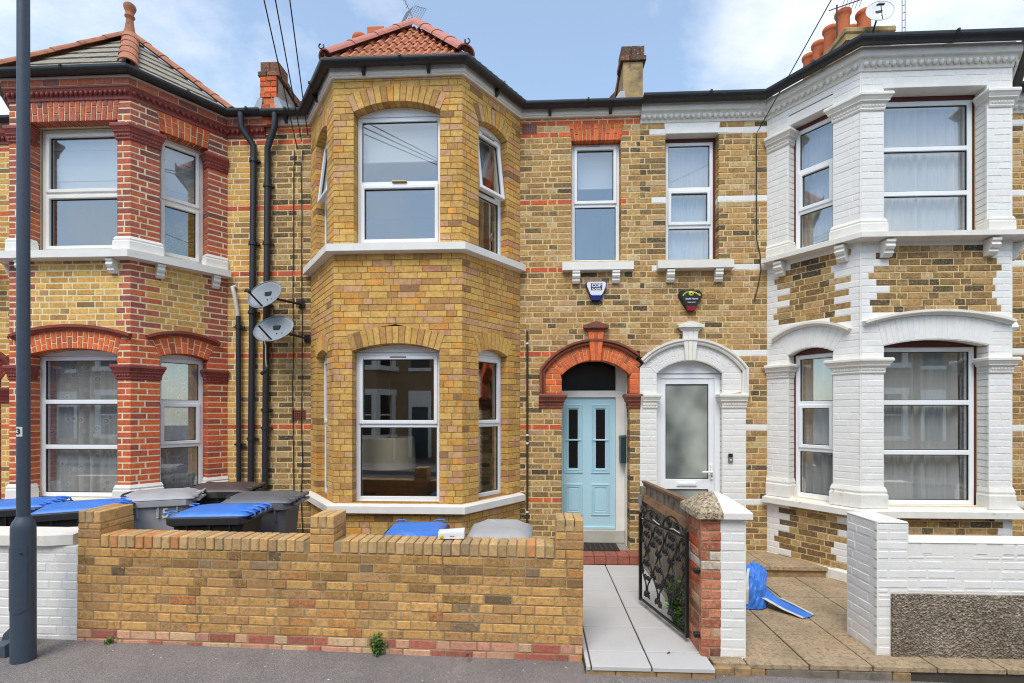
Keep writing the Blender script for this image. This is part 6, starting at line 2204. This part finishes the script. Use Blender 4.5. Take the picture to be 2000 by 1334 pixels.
# ================================================================== wheelie bins
BIN = {}
def wheelie_bin(label, loc, rz, body_mat, lid_mat, style, lid_open=0.0, number=None):
    """tapered two-wheeled bin; local -X is the front (lid grip), +X the hinge and wheels"""
    t = thing('wheelie_bin', label, 'bin', loc, rz, None)
    b = MB()
    def ring(hx0, hx1, hy, z, c=.05):
        return [(hx0 + c, -hy, z), (hx1 - c, -hy, z), (hx1, -hy + c, z), (hx1, hy - c, z), (hx1 - c, hy, z), (hx0 + c, hy, z), (hx0, hy - c, z), (hx0, -hy + c, z)]
    def tower(rings, mi=0):
        v = [p_ for r_ in rings for p_ in r_]
        f = []
        for i in range(len(rings) - 1):
            for k in range(8):
                k2 = (k + 1) % 8
                f.append((i * 8 + k, i * 8 + k2, (i + 1) * 8 + k2, (i + 1) * 8 + k))
        f.append(tuple(range(8))[::-1]); f.append(tuple(range(len(rings) * 8 - 8, len(rings) * 8)))
        b.add(v, f, mi)
    tower([ring(-.24, .22, .215, .02), ring(-.25, .23, .225, .06), ring(-.315, .29, .265, .80), ring(-.335, .30, .275, .885)])
    tower([ring(-.36, .33, .292, .872), ring(-.38, .338, .305, .884), ring(-.38, .338, .305, .945), ring(-.365, .325, .293, .954)])
    # ribs under the rim
    for y in (-.18, 0, .18):
        b.hexa([(-.33, y - .008, .74), (-.30, y - .008, .74), (-.30, y + .008, .74), (-.33, y + .008, .74)],
               [(-.362, y - .008, .887), (-.30, y - .008, .887), (-.30, y + .008, .887), (-.362, y + .008, .887)])
    for x in (-.18, .02, .2):
        for sg in (-1, 1):
            b.hexa([(x - .008, sg * .272 - .012, .76), (x + .008, sg * .272 - .012, .76), (x + .008, sg * .272 + .01, .76), (x - .008, sg * .272 + .01, .76)],
                   [(x - .008, sg * .285 - .012, .887), (x + .008, sg * .285 - .012, .887), (x + .008, sg * .285 + .012, .887), (x - .008, sg * .285 + .012, .887)])
    b.build('body', body_mat, t, True)
    for sg in (-1, 1):
        MB().lathe([(.02, -.025), (.095, -.025), (.10, -.018), (.10, .018), (.095, .025), (.02, .025)], (.26, sg * .235, .10), 18, mat=Matrix.Rotation(math.pi / 2, 4, 'X')).build('wheel', 'rubber', t, True)
    hb = MB().tube([(.40, -.22, .93), (.40, .22, .93)], .015, 8)
    for y in (-.20, -.05, .05, .20):
        hb.bbox((.325, y - .014, .91), (.405, y + .014, .945), .006)
    hb.build('handle', body_mat, t, True)
    # domed lid on a pivot
    L_ = MB()
    def P(x, y, z): return (x, y, z)
    nx, ny = 14, 12
    v, f = [], []
    x0, x1, hy = (-.35, .36, .278) if style == 'blue' else (-.385, .37, .305)
    for i in range(nx + 1):
        q = i / nx
        for j in range(ny + 1):
            r_ = j / ny * 2 - 1
            x = x0 + (x1 - x0) * q; y = hy * r_
            ex = 1 - (abs(q - .5) * 2) ** 4; ey = 1 - abs(r_) ** 4
            z = .958 + .052 * (ex ** .6) * (ey ** .6)
            if style == 'blue':
                # raised rim with a sunken, ribbed panel
                if .14 < q < .86 and abs(r_) < .74: z -= .014
                if .60 < q < .92 and abs(r_) < .5: z += .020 * math.sin((q - .60) / .32 * math.pi)
            else:
                if abs(r_) < .80 and .1 < q < .9: z += .012
                if .07 < q < .16 and abs(r_) < .55: z += .018
            v.append((x, y, z))
    n1 = len(v)
    v += [(x, y, max(.95, .953)) for x, y, z in v]
    W_ = ny + 1
    for i in range(nx):
        for j in range(ny):
            a = i * W_ + j
            f.append((a, a + W_, a + W_ + 1, a + 1))
            f.append((n1 + a, n1 + a + 1, n1 + a + W_ + 1, n1 + a + W_))
    edge = [j for j in range(W_)] + [i * W_ + ny for i in range(1, nx + 1)] + [nx * W_ + j for j in range(ny - 1, -1, -1)] + [i * W_ for i in range(nx - 1, 0, -1)]
    for k in range(len(edge)):
        a, b_ = edge[k], edge[(k + 1) % len(edge)]
        f.append((a, b_, n1 + b_, n1 + a))
    L_.add(v, f, 0, True)
    lid = L_.build('lid', lid_mat, t, True)
    if style == 'blue':
        for y in (-.2, -.06, .06, .2):
            pts = [(.27, y, .992), (.34, y, .988), (.385, y, .975), (.398, y, .955), (.39, y, .935)]
            MB().tube([Vector(p_) for p_ in pts], .010, 6).build('hinge_hook', lid_mat, lid, True)
        for y in (-.2, .2):
            m_ = MB().tube([(-.34, y - .05, .985), (-.39, y - .04, .99), (-.39, y + .04, .99), (-.34, y + .05, .985)], .009, 6)
            m_.build('lid_grip', lid_mat, lid, True)
    else:
        m_ = MB().tube([(-.30, -.2, .995), (-.36, -.15, 1.0), (-.385, 0, 1.0), (-.36, .15, 1.0), (-.30, .2, .995)], .012, 6)
        m_.build('lid_grip', 'bin_black', lid, True)
        for y in (-.14, .14):
            MB().tube([(.385, y - .09, .985), (.385, y + .09, .985)], .017, 8).bbox((.33, y - .1, .96), (.40, y - .08, 1.0), .005).bbox((.33, y + .08, .96), (.40, y + .1, 1.0), .005).build('hinge_bar', lid_mat, lid, True)
    if lid_open:
        pass
    if number:
        M4 = Matrix.Translation((.05, -.281, .80)) @ Matrix.Rotation(math.pi / 2 - .03, 4, 'X')
        me = text_mesh(number, .15, .002, bold=.002)
        me.materials.clear(); me.materials.append(MATS['label_white'])
        o = bpy.data.objects.new('number', me); o.matrix_basis = M4
        link(o, t, True)
    return t
gz = 0.03
wheelie_bin('blue lidded bin whose lid edge shows behind the lamp post', (-5.52, 5.02, gz), math.radians(28), 'bin_black', 'bin_blue', 'blue')
wheelie_bin('blue lidded bin just behind the end pier of the yellow wall', (-4.70, 4.95, gz), math.radians(30), 'bin_black', 'bin_blue', 'blue')
wheelie_bin('light grey bin with white number 15 painted on its side', (-4.36, 5.62, gz), math.radians(24), 'bin_grey', 'bin_grey', 'grey', number='15')
wheelie_bin('black bin with dark brown lid beside the drainpipes', (-3.98, 6.22, gz), math.radians(10), 'bin_black', 'bin_brown', 'grey')
wheelie_bin('blue lidded bin between yellow wall and charcoal bin', (-3.12, 4.80, gz), math.radians(8), 'bin_black', 'bin_blue', 'blue')
wheelie_bin('charcoal bin with domed lid standing left of the yellow bay', (-3.06, 5.50, gz), math.radians(8), 'bin_charcoal', 'bin_charcoal', 'grey')
wheelie_bin('blue lidded bin under the yellow bay, hinge side to the wall', (-1.17, 4.78, -.153), math.radians(-90 + 5), 'bin_black', 'bin_blue', 'blue')
wheelie_bin('pale grey lidded bin under the yellow bay, hinge side to the wall', (-0.34, 4.78, -.153), math.radians(-90), 'bin_black', 'bin_grey', 'grey')

# white carton lying on the coping
t = thing('carton', 'small white carton with yellow sticker lying on the wall coping', 'box', (-.72, 4.22, .895), math.radians(4))
MB().bbox((-.11, -.05, 0), (.11, .05, .052), .004).build('box', 'white_plastic', t, True)
MB().hexa([(-.11, -.05, .053), (.11, -.05, .053), (.11, .05, .053), (-.11, .05, .053)], [(-.11, -.045, .056), (.11, -.045, .066), (.11, .05, .075), (-.11, .05, .060)]).build('flap', 'label_white', t, True)
MB().lathe([(0, 0), (.018, 0), (.018, .002), (0, .002)], (-.08, -.051, .022), 14, mat=Matrix.Rotation(math.pi / 2, 4, 'X')).build('sticker', 'yellow_ink', t, True)
MB().box((-.01, -.0515, .024), (.03, -.0505, .028)).build('print', 'ink_black', t, True)

# ================================================================== lamp post
def lamp_post():
    x, y = -4.04, 3.73
    t = thing('lamp_post', 'dark grey blue steel lamp post with wide base and number 3 label', 'lamp post', (x, y, pz(x)))
    MB().lathe([(.078, -.05), (.078, 0.2), (.077, 1.0), (.076, 1.055), (.068, 1.09), (.052, 1.115), (.044, 1.135)], (0, 0, 0), 28).build('base', 'post_paint', t, True)
    MB().lathe([(.042, 1.13), (.0415, 2.2), (.0405, 4.0), (.039, 5.95), (.036, 6.0)], (0, 0, 0), 24).build('shaft', 'post_paint', t, True)
    m_ = MB().tube([(0, 0, 5.9), (0, -.1, 6.15), (0, -.5, 6.25), (0, -.9, 6.26)], .03, 10)
    m_.build('bracket_arm', 'post_paint', t, True)
    m_ = MB().hexa([(-.10, -1.45, 6.22), (.10, -1.45, 6.22), (.12, -.85, 6.20), (-.12, -.85, 6.20)], [(-.08, -1.42, 6.30), (.08, -1.42, 6.30), (.10, -.85, 6.33), (-.10, -.85, 6.33)])
    m_.build('lantern', 'galvanised', t, True)
    # inspection door on the base
    v, f = [], []
    n_ = 12
    for j, z in enumerate((.42, .90)):
        for i in range(n_ + 1):
            a = math.radians(-128 + 100 * i / n_)
            dz = (.02 * (i / n_) if j else -.03 * math.sin(math.pi * i / n_))
            v.append((.082 * math.cos(a), .082 * math.sin(a), z + dz))
    v += [(p_[0] * .93, p_[1] * .93, p_[2]) for p_ in v]
    k = n_ + 1
    for i in range(n_):
        f.append((i, i + 1, k + i + 1, k + i))
        f.append((k + i, k + i + 1, 3 * k + i + 1, 3 * k + i)); f.append((i + 1, i, 2 * k + i, 2 * k + i + 1))
    f += [(0, k, 3 * k, 2 * k), (n_, 2 * k + n_, 3 * k + n_, k + n_)]
    MB().add(v, f, 0, False).build('inspection_door', 'post_paint', t, True)
    a = math.radians(-52)
    MB().lathe([(0, 0), (.008, 0), (.008, .006), (0, .006)], (.082 * math.cos(a), .082 * math.sin(a), .86), 8, mat=Matrix.Rotation(a, 4, 'Z') @ Matrix.Rotation(math.pi / 2, 4, 'Y')).build('door_lock', 'black_plastic', t, True)
    # number label wrapped on the shaft, facing right of the camera side
    v, f = [], []
    for j, z in enumerate((1.765, 1.84)):
        for i in range(7):
            an = math.radians(-112 + 62 * i / 6)
            v.append((.043 * math.cos(an), .043 * math.sin(an), z))
    for i in range(6): f.append((i, i + 1, 8 + i, 7 + i))
    an0 = math.radians(-112); 
    MB().add(v, f, 0, True).build('number_label', 'label_white', t, True)
    an = math.radians(-84)
    M4 = Matrix.Translation((.0442 * math.cos(an), .0442 * math.sin(an), 1.802)) @ Matrix.Rotation(an + math.pi / 2, 4, 'Z') @ Matrix.Rotation(math.pi / 2, 4, 'X')
    me = text_mesh('3', .062, .0006, bold=.002); me.materials.clear(); me.materials.append(MATS['ink_black'])
    o = bpy.data.objects.new('number', me); o.matrix_basis = M4; link(o, t, True)
    return t
lamp_post()

o = MB()
q = [(-4.40, 3.86), (-4.17, 3.84), (-4.17, 3.90), (-4.40, 3.92)]
o.hexa([(x, y, pz(x) - .02) for x, y in q], [(-4.36, 3.865, pz(-4.3) + .13), (-4.21, 3.85, pz(-4.3) + .26), (-4.21, 3.89, pz(-4.3) + .27), (-4.36, 3.91, pz(-4.3) + .14)])
o.hexa([(x - .03, y - .10, pz(x) - .02) for x, y in q], [(-4.40, 3.77, pz(-4.3) + .06), (-4.22, 3.75, pz(-4.3) + .09), (-4.21, 3.84, pz(-4.3) + .12), (-4.38, 3.84, pz(-4.3) + .08)])
tag(o.build('broken_guard', 'post_paint'), 'broken dark metal stump on the pavement against the lamp post', 'metal guard')
# ================================================================== small things on the walls
def alarm_box(label, X, z, cop):
    t = thing('alarm_box', label, 'alarm box', (X, F, z))
    def outline(w, h_, ins=0.0):
        return [(-w * .40 + ins, -h_ / 2 + ins), (w * .0, -h_ / 2 + ins), (w * .20, -h_ / 2 + ins)]
    def body(pts, y0, y1, inset, name, mat, parent=t):
        n_ = len(pts)
        cx = sum(p_[0] for p_ in pts) / n_; cz = sum(p_[1] for p_ in pts) / n_
        a = [(x, y0, z_) for x, z_ in pts]
        b = [(cx + (x - cx) * (1 - inset), y1, cz + (z_ - cz) * (1 - inset)) for x, z_ in pts]
        fs = [tuple(range(n_))[::-1], tuple(range(n_, 2 * n_))] + [(i, (i + 1) % n_, n_ + (i + 1) % n_, n_ + i) for i in range(n_)]
        return MB().add(a + b, fs).build(name, mat, parent, True)
    if cop:
        sh = [(-.145, .11), (-.12, .132), (.12, .132), (.145, .11), (.14, .06), (.075, -.10), (.05, -.132), (-.05, -.132), (-.075, -.10), (-.14, .06)]
        body(sh, -.002, -.055, .05, 'case', 'navy_plastic')
        fr_ = [(-.132, .10), (-.11, .122), (.11, .122), (.132, .10), (.125, .055), (.085, -.04), (.068, -.06), (-.068, -.06), (-.085, -.04), (-.125, .055)]
        body(fr_, -.045, -.064, .03, 'cover', 'white_plastic')
        body([(-.075, .005), (.075, .005), (.075, .098), (-.075, .098)], -.062, -.0652, .0, 'logo_panel', 'ink_navy')
        body([(-.060, -.07), (.060, -.07), (.066, -.05), (-.066, -.05)], -.05, -.060, .0, 'light_bar', 'tarp')
        for tx, sz, zz, bd in (('COP', .062, .068, .003), ('ALARMS', .034, .022, .0012)):
            me = text_mesh(tx, sz, .0008, bold=bd); me.materials.clear(); me.materials.append(MATS['label_white'])
            o = bpy.data.objects.new('lettering', me); o.matrix_basis = Matrix.Translation((0, -.0662, zz)) @ Matrix.Rotation(math.pi / 2, 4, 'X'); link(o, t, True)
    else:
        sh = [(-.165, .085), (-.12, .14), (.12, .14), (.16, .09), (.155, .05), (.055, -.125), (.03, -.148), (-.03, -.148), (-.06, -.125), (-.16, .05)]
        body(sh, -.002, -.065, .14, 'case', 'black_gloss')
        body([(-.052, -.146), (.052, -.146), (.07, -.085), (-.07, -.085)], -.03, -.072, .10, 'lamp', 'red_plastic')
        m_ = MB()
        pts = [(-.115 + .23 * i / 14, -.067, .055 + .055 * math.sin(math.pi * (i / 14) ** .8)) for i in range(15)]
        for i in range(14):
            w = .004 + .006 * i / 14
            a, b = pts[i], pts[i + 1]
            m_.box((a[0], -.069, min(a[2], b[2]) - w * .5), (b[0] + .001, -.0665, max(a[2], b[2]) + w * .5))
        m_.hexa([(.098, -.0672, .045), (.112, -.0672, .075), (.112, -.0665, .075), (.098, -.0665, .045)], [(.092, -.069, .07), (.10, -.069, .08), (.10, -.0665, .08), (.092, -.0665, .07)])
        m_.lathe([(.012, 0), (.034, 0), (.034, .003), (.012, .003)], (-.005, -.0665, .082), 18, mat=Matrix.Rotation(math.pi / 2, 4, 'X'))
        m_.build('eye_logo', 'yellow_ink', t, True)
        MB().lathe([(0, 0), (.010, 0), (.010, .0036), (0, .0036)], (-.005, -.067, .082), 12, mat=Matrix.Rotation(math.pi / 2, 4, 'X')).build('pupil', 'black_gloss', t, True)
        for tx, sz, zz, bd, shr in (('Stealth Alarms', .028, .012, .0008, .25), ('Monitored 24/7', .016, -.034, .0006, 0.0)):
            me = text_mesh(tx, sz, .0008, bold=bd, shear=shr); me.materials.clear(); me.materials.append(MATS['label_white'])
            o = bpy.data.objects.new('lettering', me); o.matrix_basis = Matrix.Translation((0.0, -.0672, zz)) @ Matrix.Rotation(math.pi / 2, 4, 'X'); link(o, t, True)
    return t
alarm_box('white and navy burglar alarm box lettered COP ALARMS', 0.81, 3.595, True)
alarm_box('black triangular burglar alarm box with yellow eye and red lamp', 2.06, 3.46, False)

t = thing('letter_box', 'dark teal metal letter box fixed to white door reveal', 'letter box', (1.252, F + .19, 1.45), 0)
MB().bbox((-.075, -.005, -.185), (0, .17, .185), .006).build('box', 'letterbox', t, True)
MB().hexa([(-.083, -.012, .165), (0, -.012, .165), (0, .175, .165), (-.083, .175, .165)], [(-.078, -.005, .19), (0, -.005, .20), (0, .17, .20), (-.078, .17, .19)]).build('lid', 'letterbox', t, True)
MB().lathe([(0, 0), (.012, 0), (.012, .008), (0, .008)], (-.076, .08, .05), 10, mat=Matrix.Rotation(-math.pi / 2, 4, 'Y')).build('lock', 'galvanised', t, True)
t = thing('door_bell', 'small silver and black video door bell on white brick', 'door bell', (2.585, F - .002, 1.36))
MB().bbox((-.03, -.022, -.06), (.03, 0, .06), .006).build('case', 'galvanised', t, True)
MB().bbox((-.028, -.024, .012), (.028, -.02, .058), .004).build('camera_panel', 'black_gloss', t, True)
MB().lathe([(0, 0), (.014, 0), (.014, .005), (0, .005)], (0, -.021, -.028), 14, mat=Matrix.Rotation(math.pi / 2, 4, 'X')).build('button', 'dish_white', t, True)
# door mat
t = thing('door_mat', 'dark rubber grid door mat on the porch of the blue door', 'mat', (.74, F + .10, .118))
m_ = MB()
for i in range(11):
    m_.box((-.36 + .072 * i - .010, -.17, 0), (-.36 + .072 * i + .010, .17, .018))
m_.build('bars', 'mat_dark', t, True)
m_ = MB()
for j in range(8):
    m_.box((-.38, -.17 + .0486 * j - .008, .001), (.38, -.17 + .0486 * j + .008, .016))
m_.build('cross_bars', 'mat_dark', t, True)
# pendant lamp seen in the ground floor bay
t = thing('pendant_lamp', 'cream drum pendant lampshade hanging inside the ground floor bay window', 'lamp', (-2.02, 6.75, 3.19))
MB().tube([(0, 0, 0), (0, 0, -1.58)], .006, 6).build('flex', 'brass', t, True)
v, f = [], []
for z, rr_ in ((-1.56, .34), (-1.98, .37)):
    for k in range(32):
        a = 2 * math.pi * k / 32
        v.append((rr_ * math.cos(a), rr_ * math.sin(a), z))
for k in range(32): f.append((k, (k + 1) % 32, 32 + (k + 1) % 32, 32 + k))
MB().add(v, f, 0, True).build('shade', 'lampshade', t, True)
MB().tube([(0, 0, -1.54), (0, 0, -1.66)], .022, 10).build('lamp_holder', 'ink_black', t, True)

# ================================================================== blue bag on the forecourt
def tarp_bag():
    t = thing('tarpaulin_bag', 'crumpled blue woven plastic bag slumped on buff paving slabs', 'bag', (2.28, 5.25, 0.0))
    rr = random.Random(9)
    def patch(name, ctrl, nu, nv, mat, wob=.010, thick=.004):
        """bilinear patch through a grid of control points with crumples"""
        H, W2 = len(ctrl), len(ctrl[0])
        v, f = [], []
        for j in range(nv + 1):
            y = j / nv * (H - 1); j0 = min(int(y), H - 2); fy = y - j0
            for i in range(nu + 1):
                x = i / nu * (W2 - 1); i0 = min(int(x), W2 - 2); fx = x - i0
                p_ = (Vector(ctrl[j0][i0]) * (1 - fx) + Vector(ctrl[j0][i0 + 1]) * fx) * (1 - fy) + (Vector(ctrl[j0 + 1][i0]) * (1 - fx) + Vector(ctrl[j0 + 1][i0 + 1]) * fx) * fy
                w_ = wob * (math.sin(x * 7.1 + y * 3.3) + math.sin(x * 13.7 - y * 9.1) * .6 + rr.uniform(-.6, .6))
                v.append(p_ + Vector((w_ * .4, w_, abs(w_) * .5)))
        for j in range(nv):
            for i in range(nu):
                a = j * (nu + 1) + i
                f.append((a, a + 1, a + nu + 2, a + nu + 1))
        n_ = len(v)
        o = MB().add(v, f, 0, False).build(name, mat, t, True)
        sm = o.modifiers.new('thick', 'SOLIDIFY'); sm.thickness = thick
        return o
    # upright slumped body (front, right side, back), base on the slabs
    patch('body', [[(-.42, -.16, .004), (-.13, -.20, .004), (.0, -.185, .006), (.08, -.08, .01), (.06, .14, .006), (-.40, .16, .006), (-.42, -.16, .004)],
                   [(-.42, -.14, .14), (-.14, -.18, .16), (-.01, -.17, .20), (.07, -.06, .22), (.05, .12, .18), (-.38, .12, .16), (-.42, -.14, .14)],
                   [(-.40, -.08, .27), (-.16, -.12, .30), (-.02, -.10, .33), (.10, -.02, .32), (.06, .08, .31), (-.34, .07, .28), (-.40, -.08, .27)],
                   [(-.36, -.02, .30), (-.14, -.02, .37), (-.04, .0, .425), (.06, .0, .38), (.03, .03, .37), (-.3, .03, .31), (-.36, -.02, .30)]], 40, 18, 'tarp', .007)
    # flap trailing over the paving
    patch('flap', [[(-.02, -.16, .12), (.05, -.07, .17), (.09, .0, .17)], [(.05, -.20, .085), (.13, -.12, .10), (.19, -.03, .07)], [(.14, -.28, .045), (.23, -.20, .04), (.30, -.08, .03)],
                   [(.27, -.40, .012), (.35, -.36, .012), (.42, -.30, .012)]], 12, 16, 'tarp', .004)
    patch('tape', [[(-.03, -.172, .115), (-.01, -.16, .125)], [(.04, -.212, .082), (.06, -.20, .093)], [(.13, -.292, .043), (.15, -.28, .050)], [(.25, -.405, .012), (.275, -.40, .016)]], 2, 12, 'tarp_tape', .001)
    patch('tape', [[(.20, -.07, .079), (.225, -.055, .075)], [(.29, -.135, .045), (.315, -.12, .043)], [(.385, -.33, .017), (.41, -.315, .017)]], 2, 10, 'tarp_tape', .001)
    patch('strap', [[(-.20, -.207, .06), (-.17, -.207, .06)], [(-.20, -.205, .20), (-.165, -.205, .20)], [(-.18, -.16, .29), (-.15, -.16, .30)], [(-.12, -.06, .37), (-.095, -.06, .375)]], 2, 14, 'tarp_tape', .002)
    return t
tarp_bag()

# ================================================================== weeds
def weed(label, loc, n_stems, h_, spread, leaf=.022, mat='leaf', seed=1, name='weed'):
    rr = random.Random(seed)
    t = thing(name, label, 'plant', loc)
    sm, lm = MB(), MB()
    for s in range(n_stems):
        a = rr.uniform(0, 6.283); tl = rr.uniform(.1, 1) * spread
        hh = h_ * rr.uniform(.5, 1)
        top = Vector((math.cos(a) * tl, math.sin(a) * tl * .6, hh))
        base = Vector((math.cos(a) * .02, math.sin(a) * .015, -.02))
        mid = (base + top) / 2 + Vector((math.cos(a) * tl * .15, 0, hh * .1))
        sm.tube([base, mid, top], .0025, 4)
        for k in range(9):
            q = .25 + .75 * k / 8
            p_ = (base * (1 - q) ** 2 + mid * 2 * q * (1 - q) + top * q * q)
            b = rr.uniform(0, 6.283); tilt = rr.uniform(-.2, .7)
            d = Vector((math.cos(b) * math.cos(tilt), math.sin(b) * math.cos(tilt), math.sin(tilt)))
            sd_ = d.cross(Vector((0, 0, 1))).normalized(); l_ = leaf * rr.uniform(.7, 1.4)
            up = Vector((0, 0, 1)) * l_ * .12
            lm.add([p_, p_ + d * l_ * .5 + sd_ * l_ * .32 - up, p_ + d * l_ * 1.1, p_ + d * l_ * .5 - sd_ * l_ * .32 - up, p_ + d * l_ * .5 + up * .2], [(0, 1, 4), (1, 2, 4), (2, 3, 4), (3, 0, 4)])
    sm.build('stems', 'leaf_dark', t, True)
    l_ = lm.build('leaves', mat, t, True); l_['kind'] = 'stuff'
    return t
weed('leafy green weed growing at the foot of the yellow wall', (-1.30, WY - .035, pz(-1.3) - .0), 26, .19, .085, .024, 'leaf', 3)
weed('tiny tuft of grass at the foot of the yellow wall', (-3.62, WY - .03, pz(-3.62)), 14, .05, .05, .016, 'leaf', 4)
weed('green plants growing between the open gate and fence', (1.30, 4.66, 0.0), 34, .46, .10, .042, 'leaf', 5)
weed('dark leafy weeds low behind the gate near the pier', (1.33, 4.52, 0.0), 22, .25, .08, .034, 'leaf_dark', 6)
# house plant behind the narrow upper window of the red house
q = L_fR.pt(0.62, 4.0, -.36)
t = weed('pale green house plant behind narrow upper window of red pier house', (q.x, q.y, q.z), 120, .50, .13, .085, 'leaf_pale', 8, 'house_plant')
t['category'] = 'plant'
MB().lathe([(.08, -.10), (.11, .02), (.105, .02), (.0, .01)], (0, 0, 0), 16).build('pot', 'clay_pot', t, True)

# ================================================================== bits on the pavement
def cover(label, x, y, w, d, name='utility_cover'):
    t = thing(name, label, 'cover', (x, y, pz(x) + .002), 0, None, math.atan(SL))
    MB().bbox((-w / 2, -d / 2, -.01), (w / 2, d / 2, .004), .003).build('frame', 'galvanised' if w < .1 else 'iron', t, True)
    MB().lathe([(0, 0), (w * .40, 0), (w * .40, .007), (w * .36, .007), (w * .35, .004), (0, .004)], (0, 0, .0), 24).build('lid', 'pipe_paint', t, True)
cover('square black utility cover in the pavement below pale path slabs', 0.66, 3.60, .22, .22)
cover('round lidded utility cover in pavement beside the square one', 0.98, 3.60, .22, .22)
rr = random.Random(21)
lit = MB()
for i in range(70):
    x, y = rr.uniform(-4.4, 3.0), rr.uniform(3.3, 3.84) if rr.random() < .6 else rr.uniform(3.84, 4.03)
    s = rr.uniform(.003, .009); a = rr.uniform(0, 3.14)
    c_, s_ = math.cos(a) * s, math.sin(a) * s
    z = pz(x) + .002
    lit.hexa([(x - c_, y - s_, z), (x + s_ * .6, y - c_ * .6, z), (x + c_, y + s_, z), (x - s_ * .6, y + c_ * .6, z)], [(x - c_, y - s_, z + .002), (x + s_ * .6, y - c_ * .6, z + .003), (x + c_, y + s_, z + .002), (x - s_ * .6, y + c_ * .6, z + .004)])
o = lit.build('grit', 'label_white'); tag(o, 'pale grit and paint flakes scattered on the pavement', 'grit'); o['kind'] = 'stuff'
def dry_leaf(x, y, s, a, label):
    m_ = MB()
    M4 = Matrix.Translation((x, y, pz(x) + .004 if y < 3.87 else .004)) @ Matrix.Rotation(a, 4, 'Z')
    v = [M4 @ Vector(p_) for p_ in ((-s, 0, 0), (-.3 * s, -.35 * s, .006), (.5 * s, -.3 * s, .012), (s, 0, .004), (.4 * s, .35 * s, .016), (-.4 * s, .3 * s, .008), (0, 0, .002))]
    m_.add(v, [(0, 1, 6), (1, 2, 6), (2, 3, 6), (3, 4, 6), (4, 5, 6), (5, 0, 6)])
    o = m_.build('dry_leaf', 'leaf_brown'); tag(o, label, 'leaf')
dry_leaf(1.42, 3.78, .05, .4, 'curled brown leaf on the pavement by the gate pier')
dry_leaf(-.55, 3.98, .035, 1.2, 'brown leaf scrap on the pavement under the yellow wall')
dry_leaf(1.08, 4.10, .016, .2, 'brown speck of leaf on the pale path slab')

# ================================================================== houses across the street, seen only mirrored in the windows
def opposite(xc):
    t = thing('facing_house', 'white bayed house across the street, mirrored in the ground floor windows', 'house', (xc, -9.5, 0), 0, 'houses mirrored in the windows')
    y = 0.0
    MB().box((-2.7, -8, -.5), (2.7, y, 6.6)).build('wall', 'opposite_wall', t, True)
    m_ = MB()
    m_.add([(-2.7, .3, 6.6), (2.7, .3, 6.6), (2.7, -4, 9.2), (-2.7, -4, 9.2), (-2.7, -8, 6.6), (2.7, -8, 6.6)], [(0, 1, 2, 3), (3, 2, 5, 4), (0, 3, 4), (1, 5, 2)])
    m_.build('roof', 'slate_dark', t, True)
    bx = -.9
    poly = [(bx - 1.35, y), (bx + 1.35, y), (bx + .8, y + .9), (bx - .8, y + .9)]
    def ringp(z0, z1, ex, name, mat):
        pl = [((px - bx) * (1 + ex) + bx, py * (1 + ex * .6)) for px, py in poly]
        MB().hexa([(a, b, z0) for a, b in pl], [(a, b, z1) for a, b in pl]).build(name, mat, t, True)
    ringp(-.5, .9, 0, 'bay', 'opposite_white'); ringp(.9, 1.0, .08, 'sill', 'opposite_white')
    ringp(1.0, 2.75, -.12, 'bay_glass', 'dark_glass'); ringp(2.75, 3.75, 0, 'bay', 'opposite_wall'); ringp(2.7, 2.95, .05, 'lintel', 'opposite_white')
    ringp(3.75, 3.95, .12, 'sill', 'opposite_white'); ringp(3.95, 5.6, -.12, 'bay_glass', 'dark_glass'); ringp(5.6, 6.5, .03, 'cornice', 'opposite_white')
    fs = [Face(poly[1], poly[2]), Face(poly[2], poly[3]), Face(poly[3], poly[0])]
    for f in fs:
        for z0, z1 in ((1.0, 2.72), (3.95, 5.62)):
            for s in ([.0, f.L - .2] if f.L < 1.3 else [.0, f.L - .2]):
                c = MB()
                c.hexa([tuple(f.pt(s, z0, -.12)), tuple(f.pt(s + .2, z0, -.12)), tuple(f.pt(s + .2, z0, .02)), tuple(f.pt(s, z0, .02))], [tuple(f.pt(s, z1, -.12)), tuple(f.pt(s + .2, z1, -.12)), tuple(f.pt(s + .2, z1, .02)), tuple(f.pt(s, z1, .02))])
                c.build('column', 'opposite_white', t, True)
            c = MB(); zm = (z0 + z1) / 2
            c.hexa([tuple(f.pt(.2, zm - .03, -.12)), tuple(f.pt(f.L - .2, zm - .03, -.12)), tuple(f.pt(f.L - .2, zm - .03, -.04)), tuple(f.pt(.2, zm - .03, -.04))], [tuple(f.pt(.2, zm + .03, -.12)), tuple(f.pt(f.L - .2, zm + .03, -.12)), tuple(f.pt(f.L - .2, zm + .03, -.04)), tuple(f.pt(.2, zm + .03, -.04))])
            c.build('sash_rail', 'opposite_white', t, True)
    MB().box((1.05, y - .02, 0), (2.05, y + .06, 2.9)).build('door_surround', 'opposite_white', t, True)
    MB().box((1.2, y + .05, 0), (1.9, y + .08, 2.2)).build('door', 'letterbox', t, True)
    MB().box((1.15, y - .02, 3.9), (1.95, y + .03, 5.6)).build('window', 'dark_glass', t, True)
    MB().box((1.05, y - .02, 3.75), (2.05, y + .10, 3.9)).build('window_sill', 'opposite_white', t, True)
    MB().box((-2.7, 2.2, -.4), (1.0, 2.45, .9)).build('front_wall', 'opposite_wall', t, True)
for xc in (-28.2, -22.8, -17.4, -12.0, -6.6, -1.2, 4.2, 9.6, 15.0, 20.4, 25.8):
    opposite(xc)
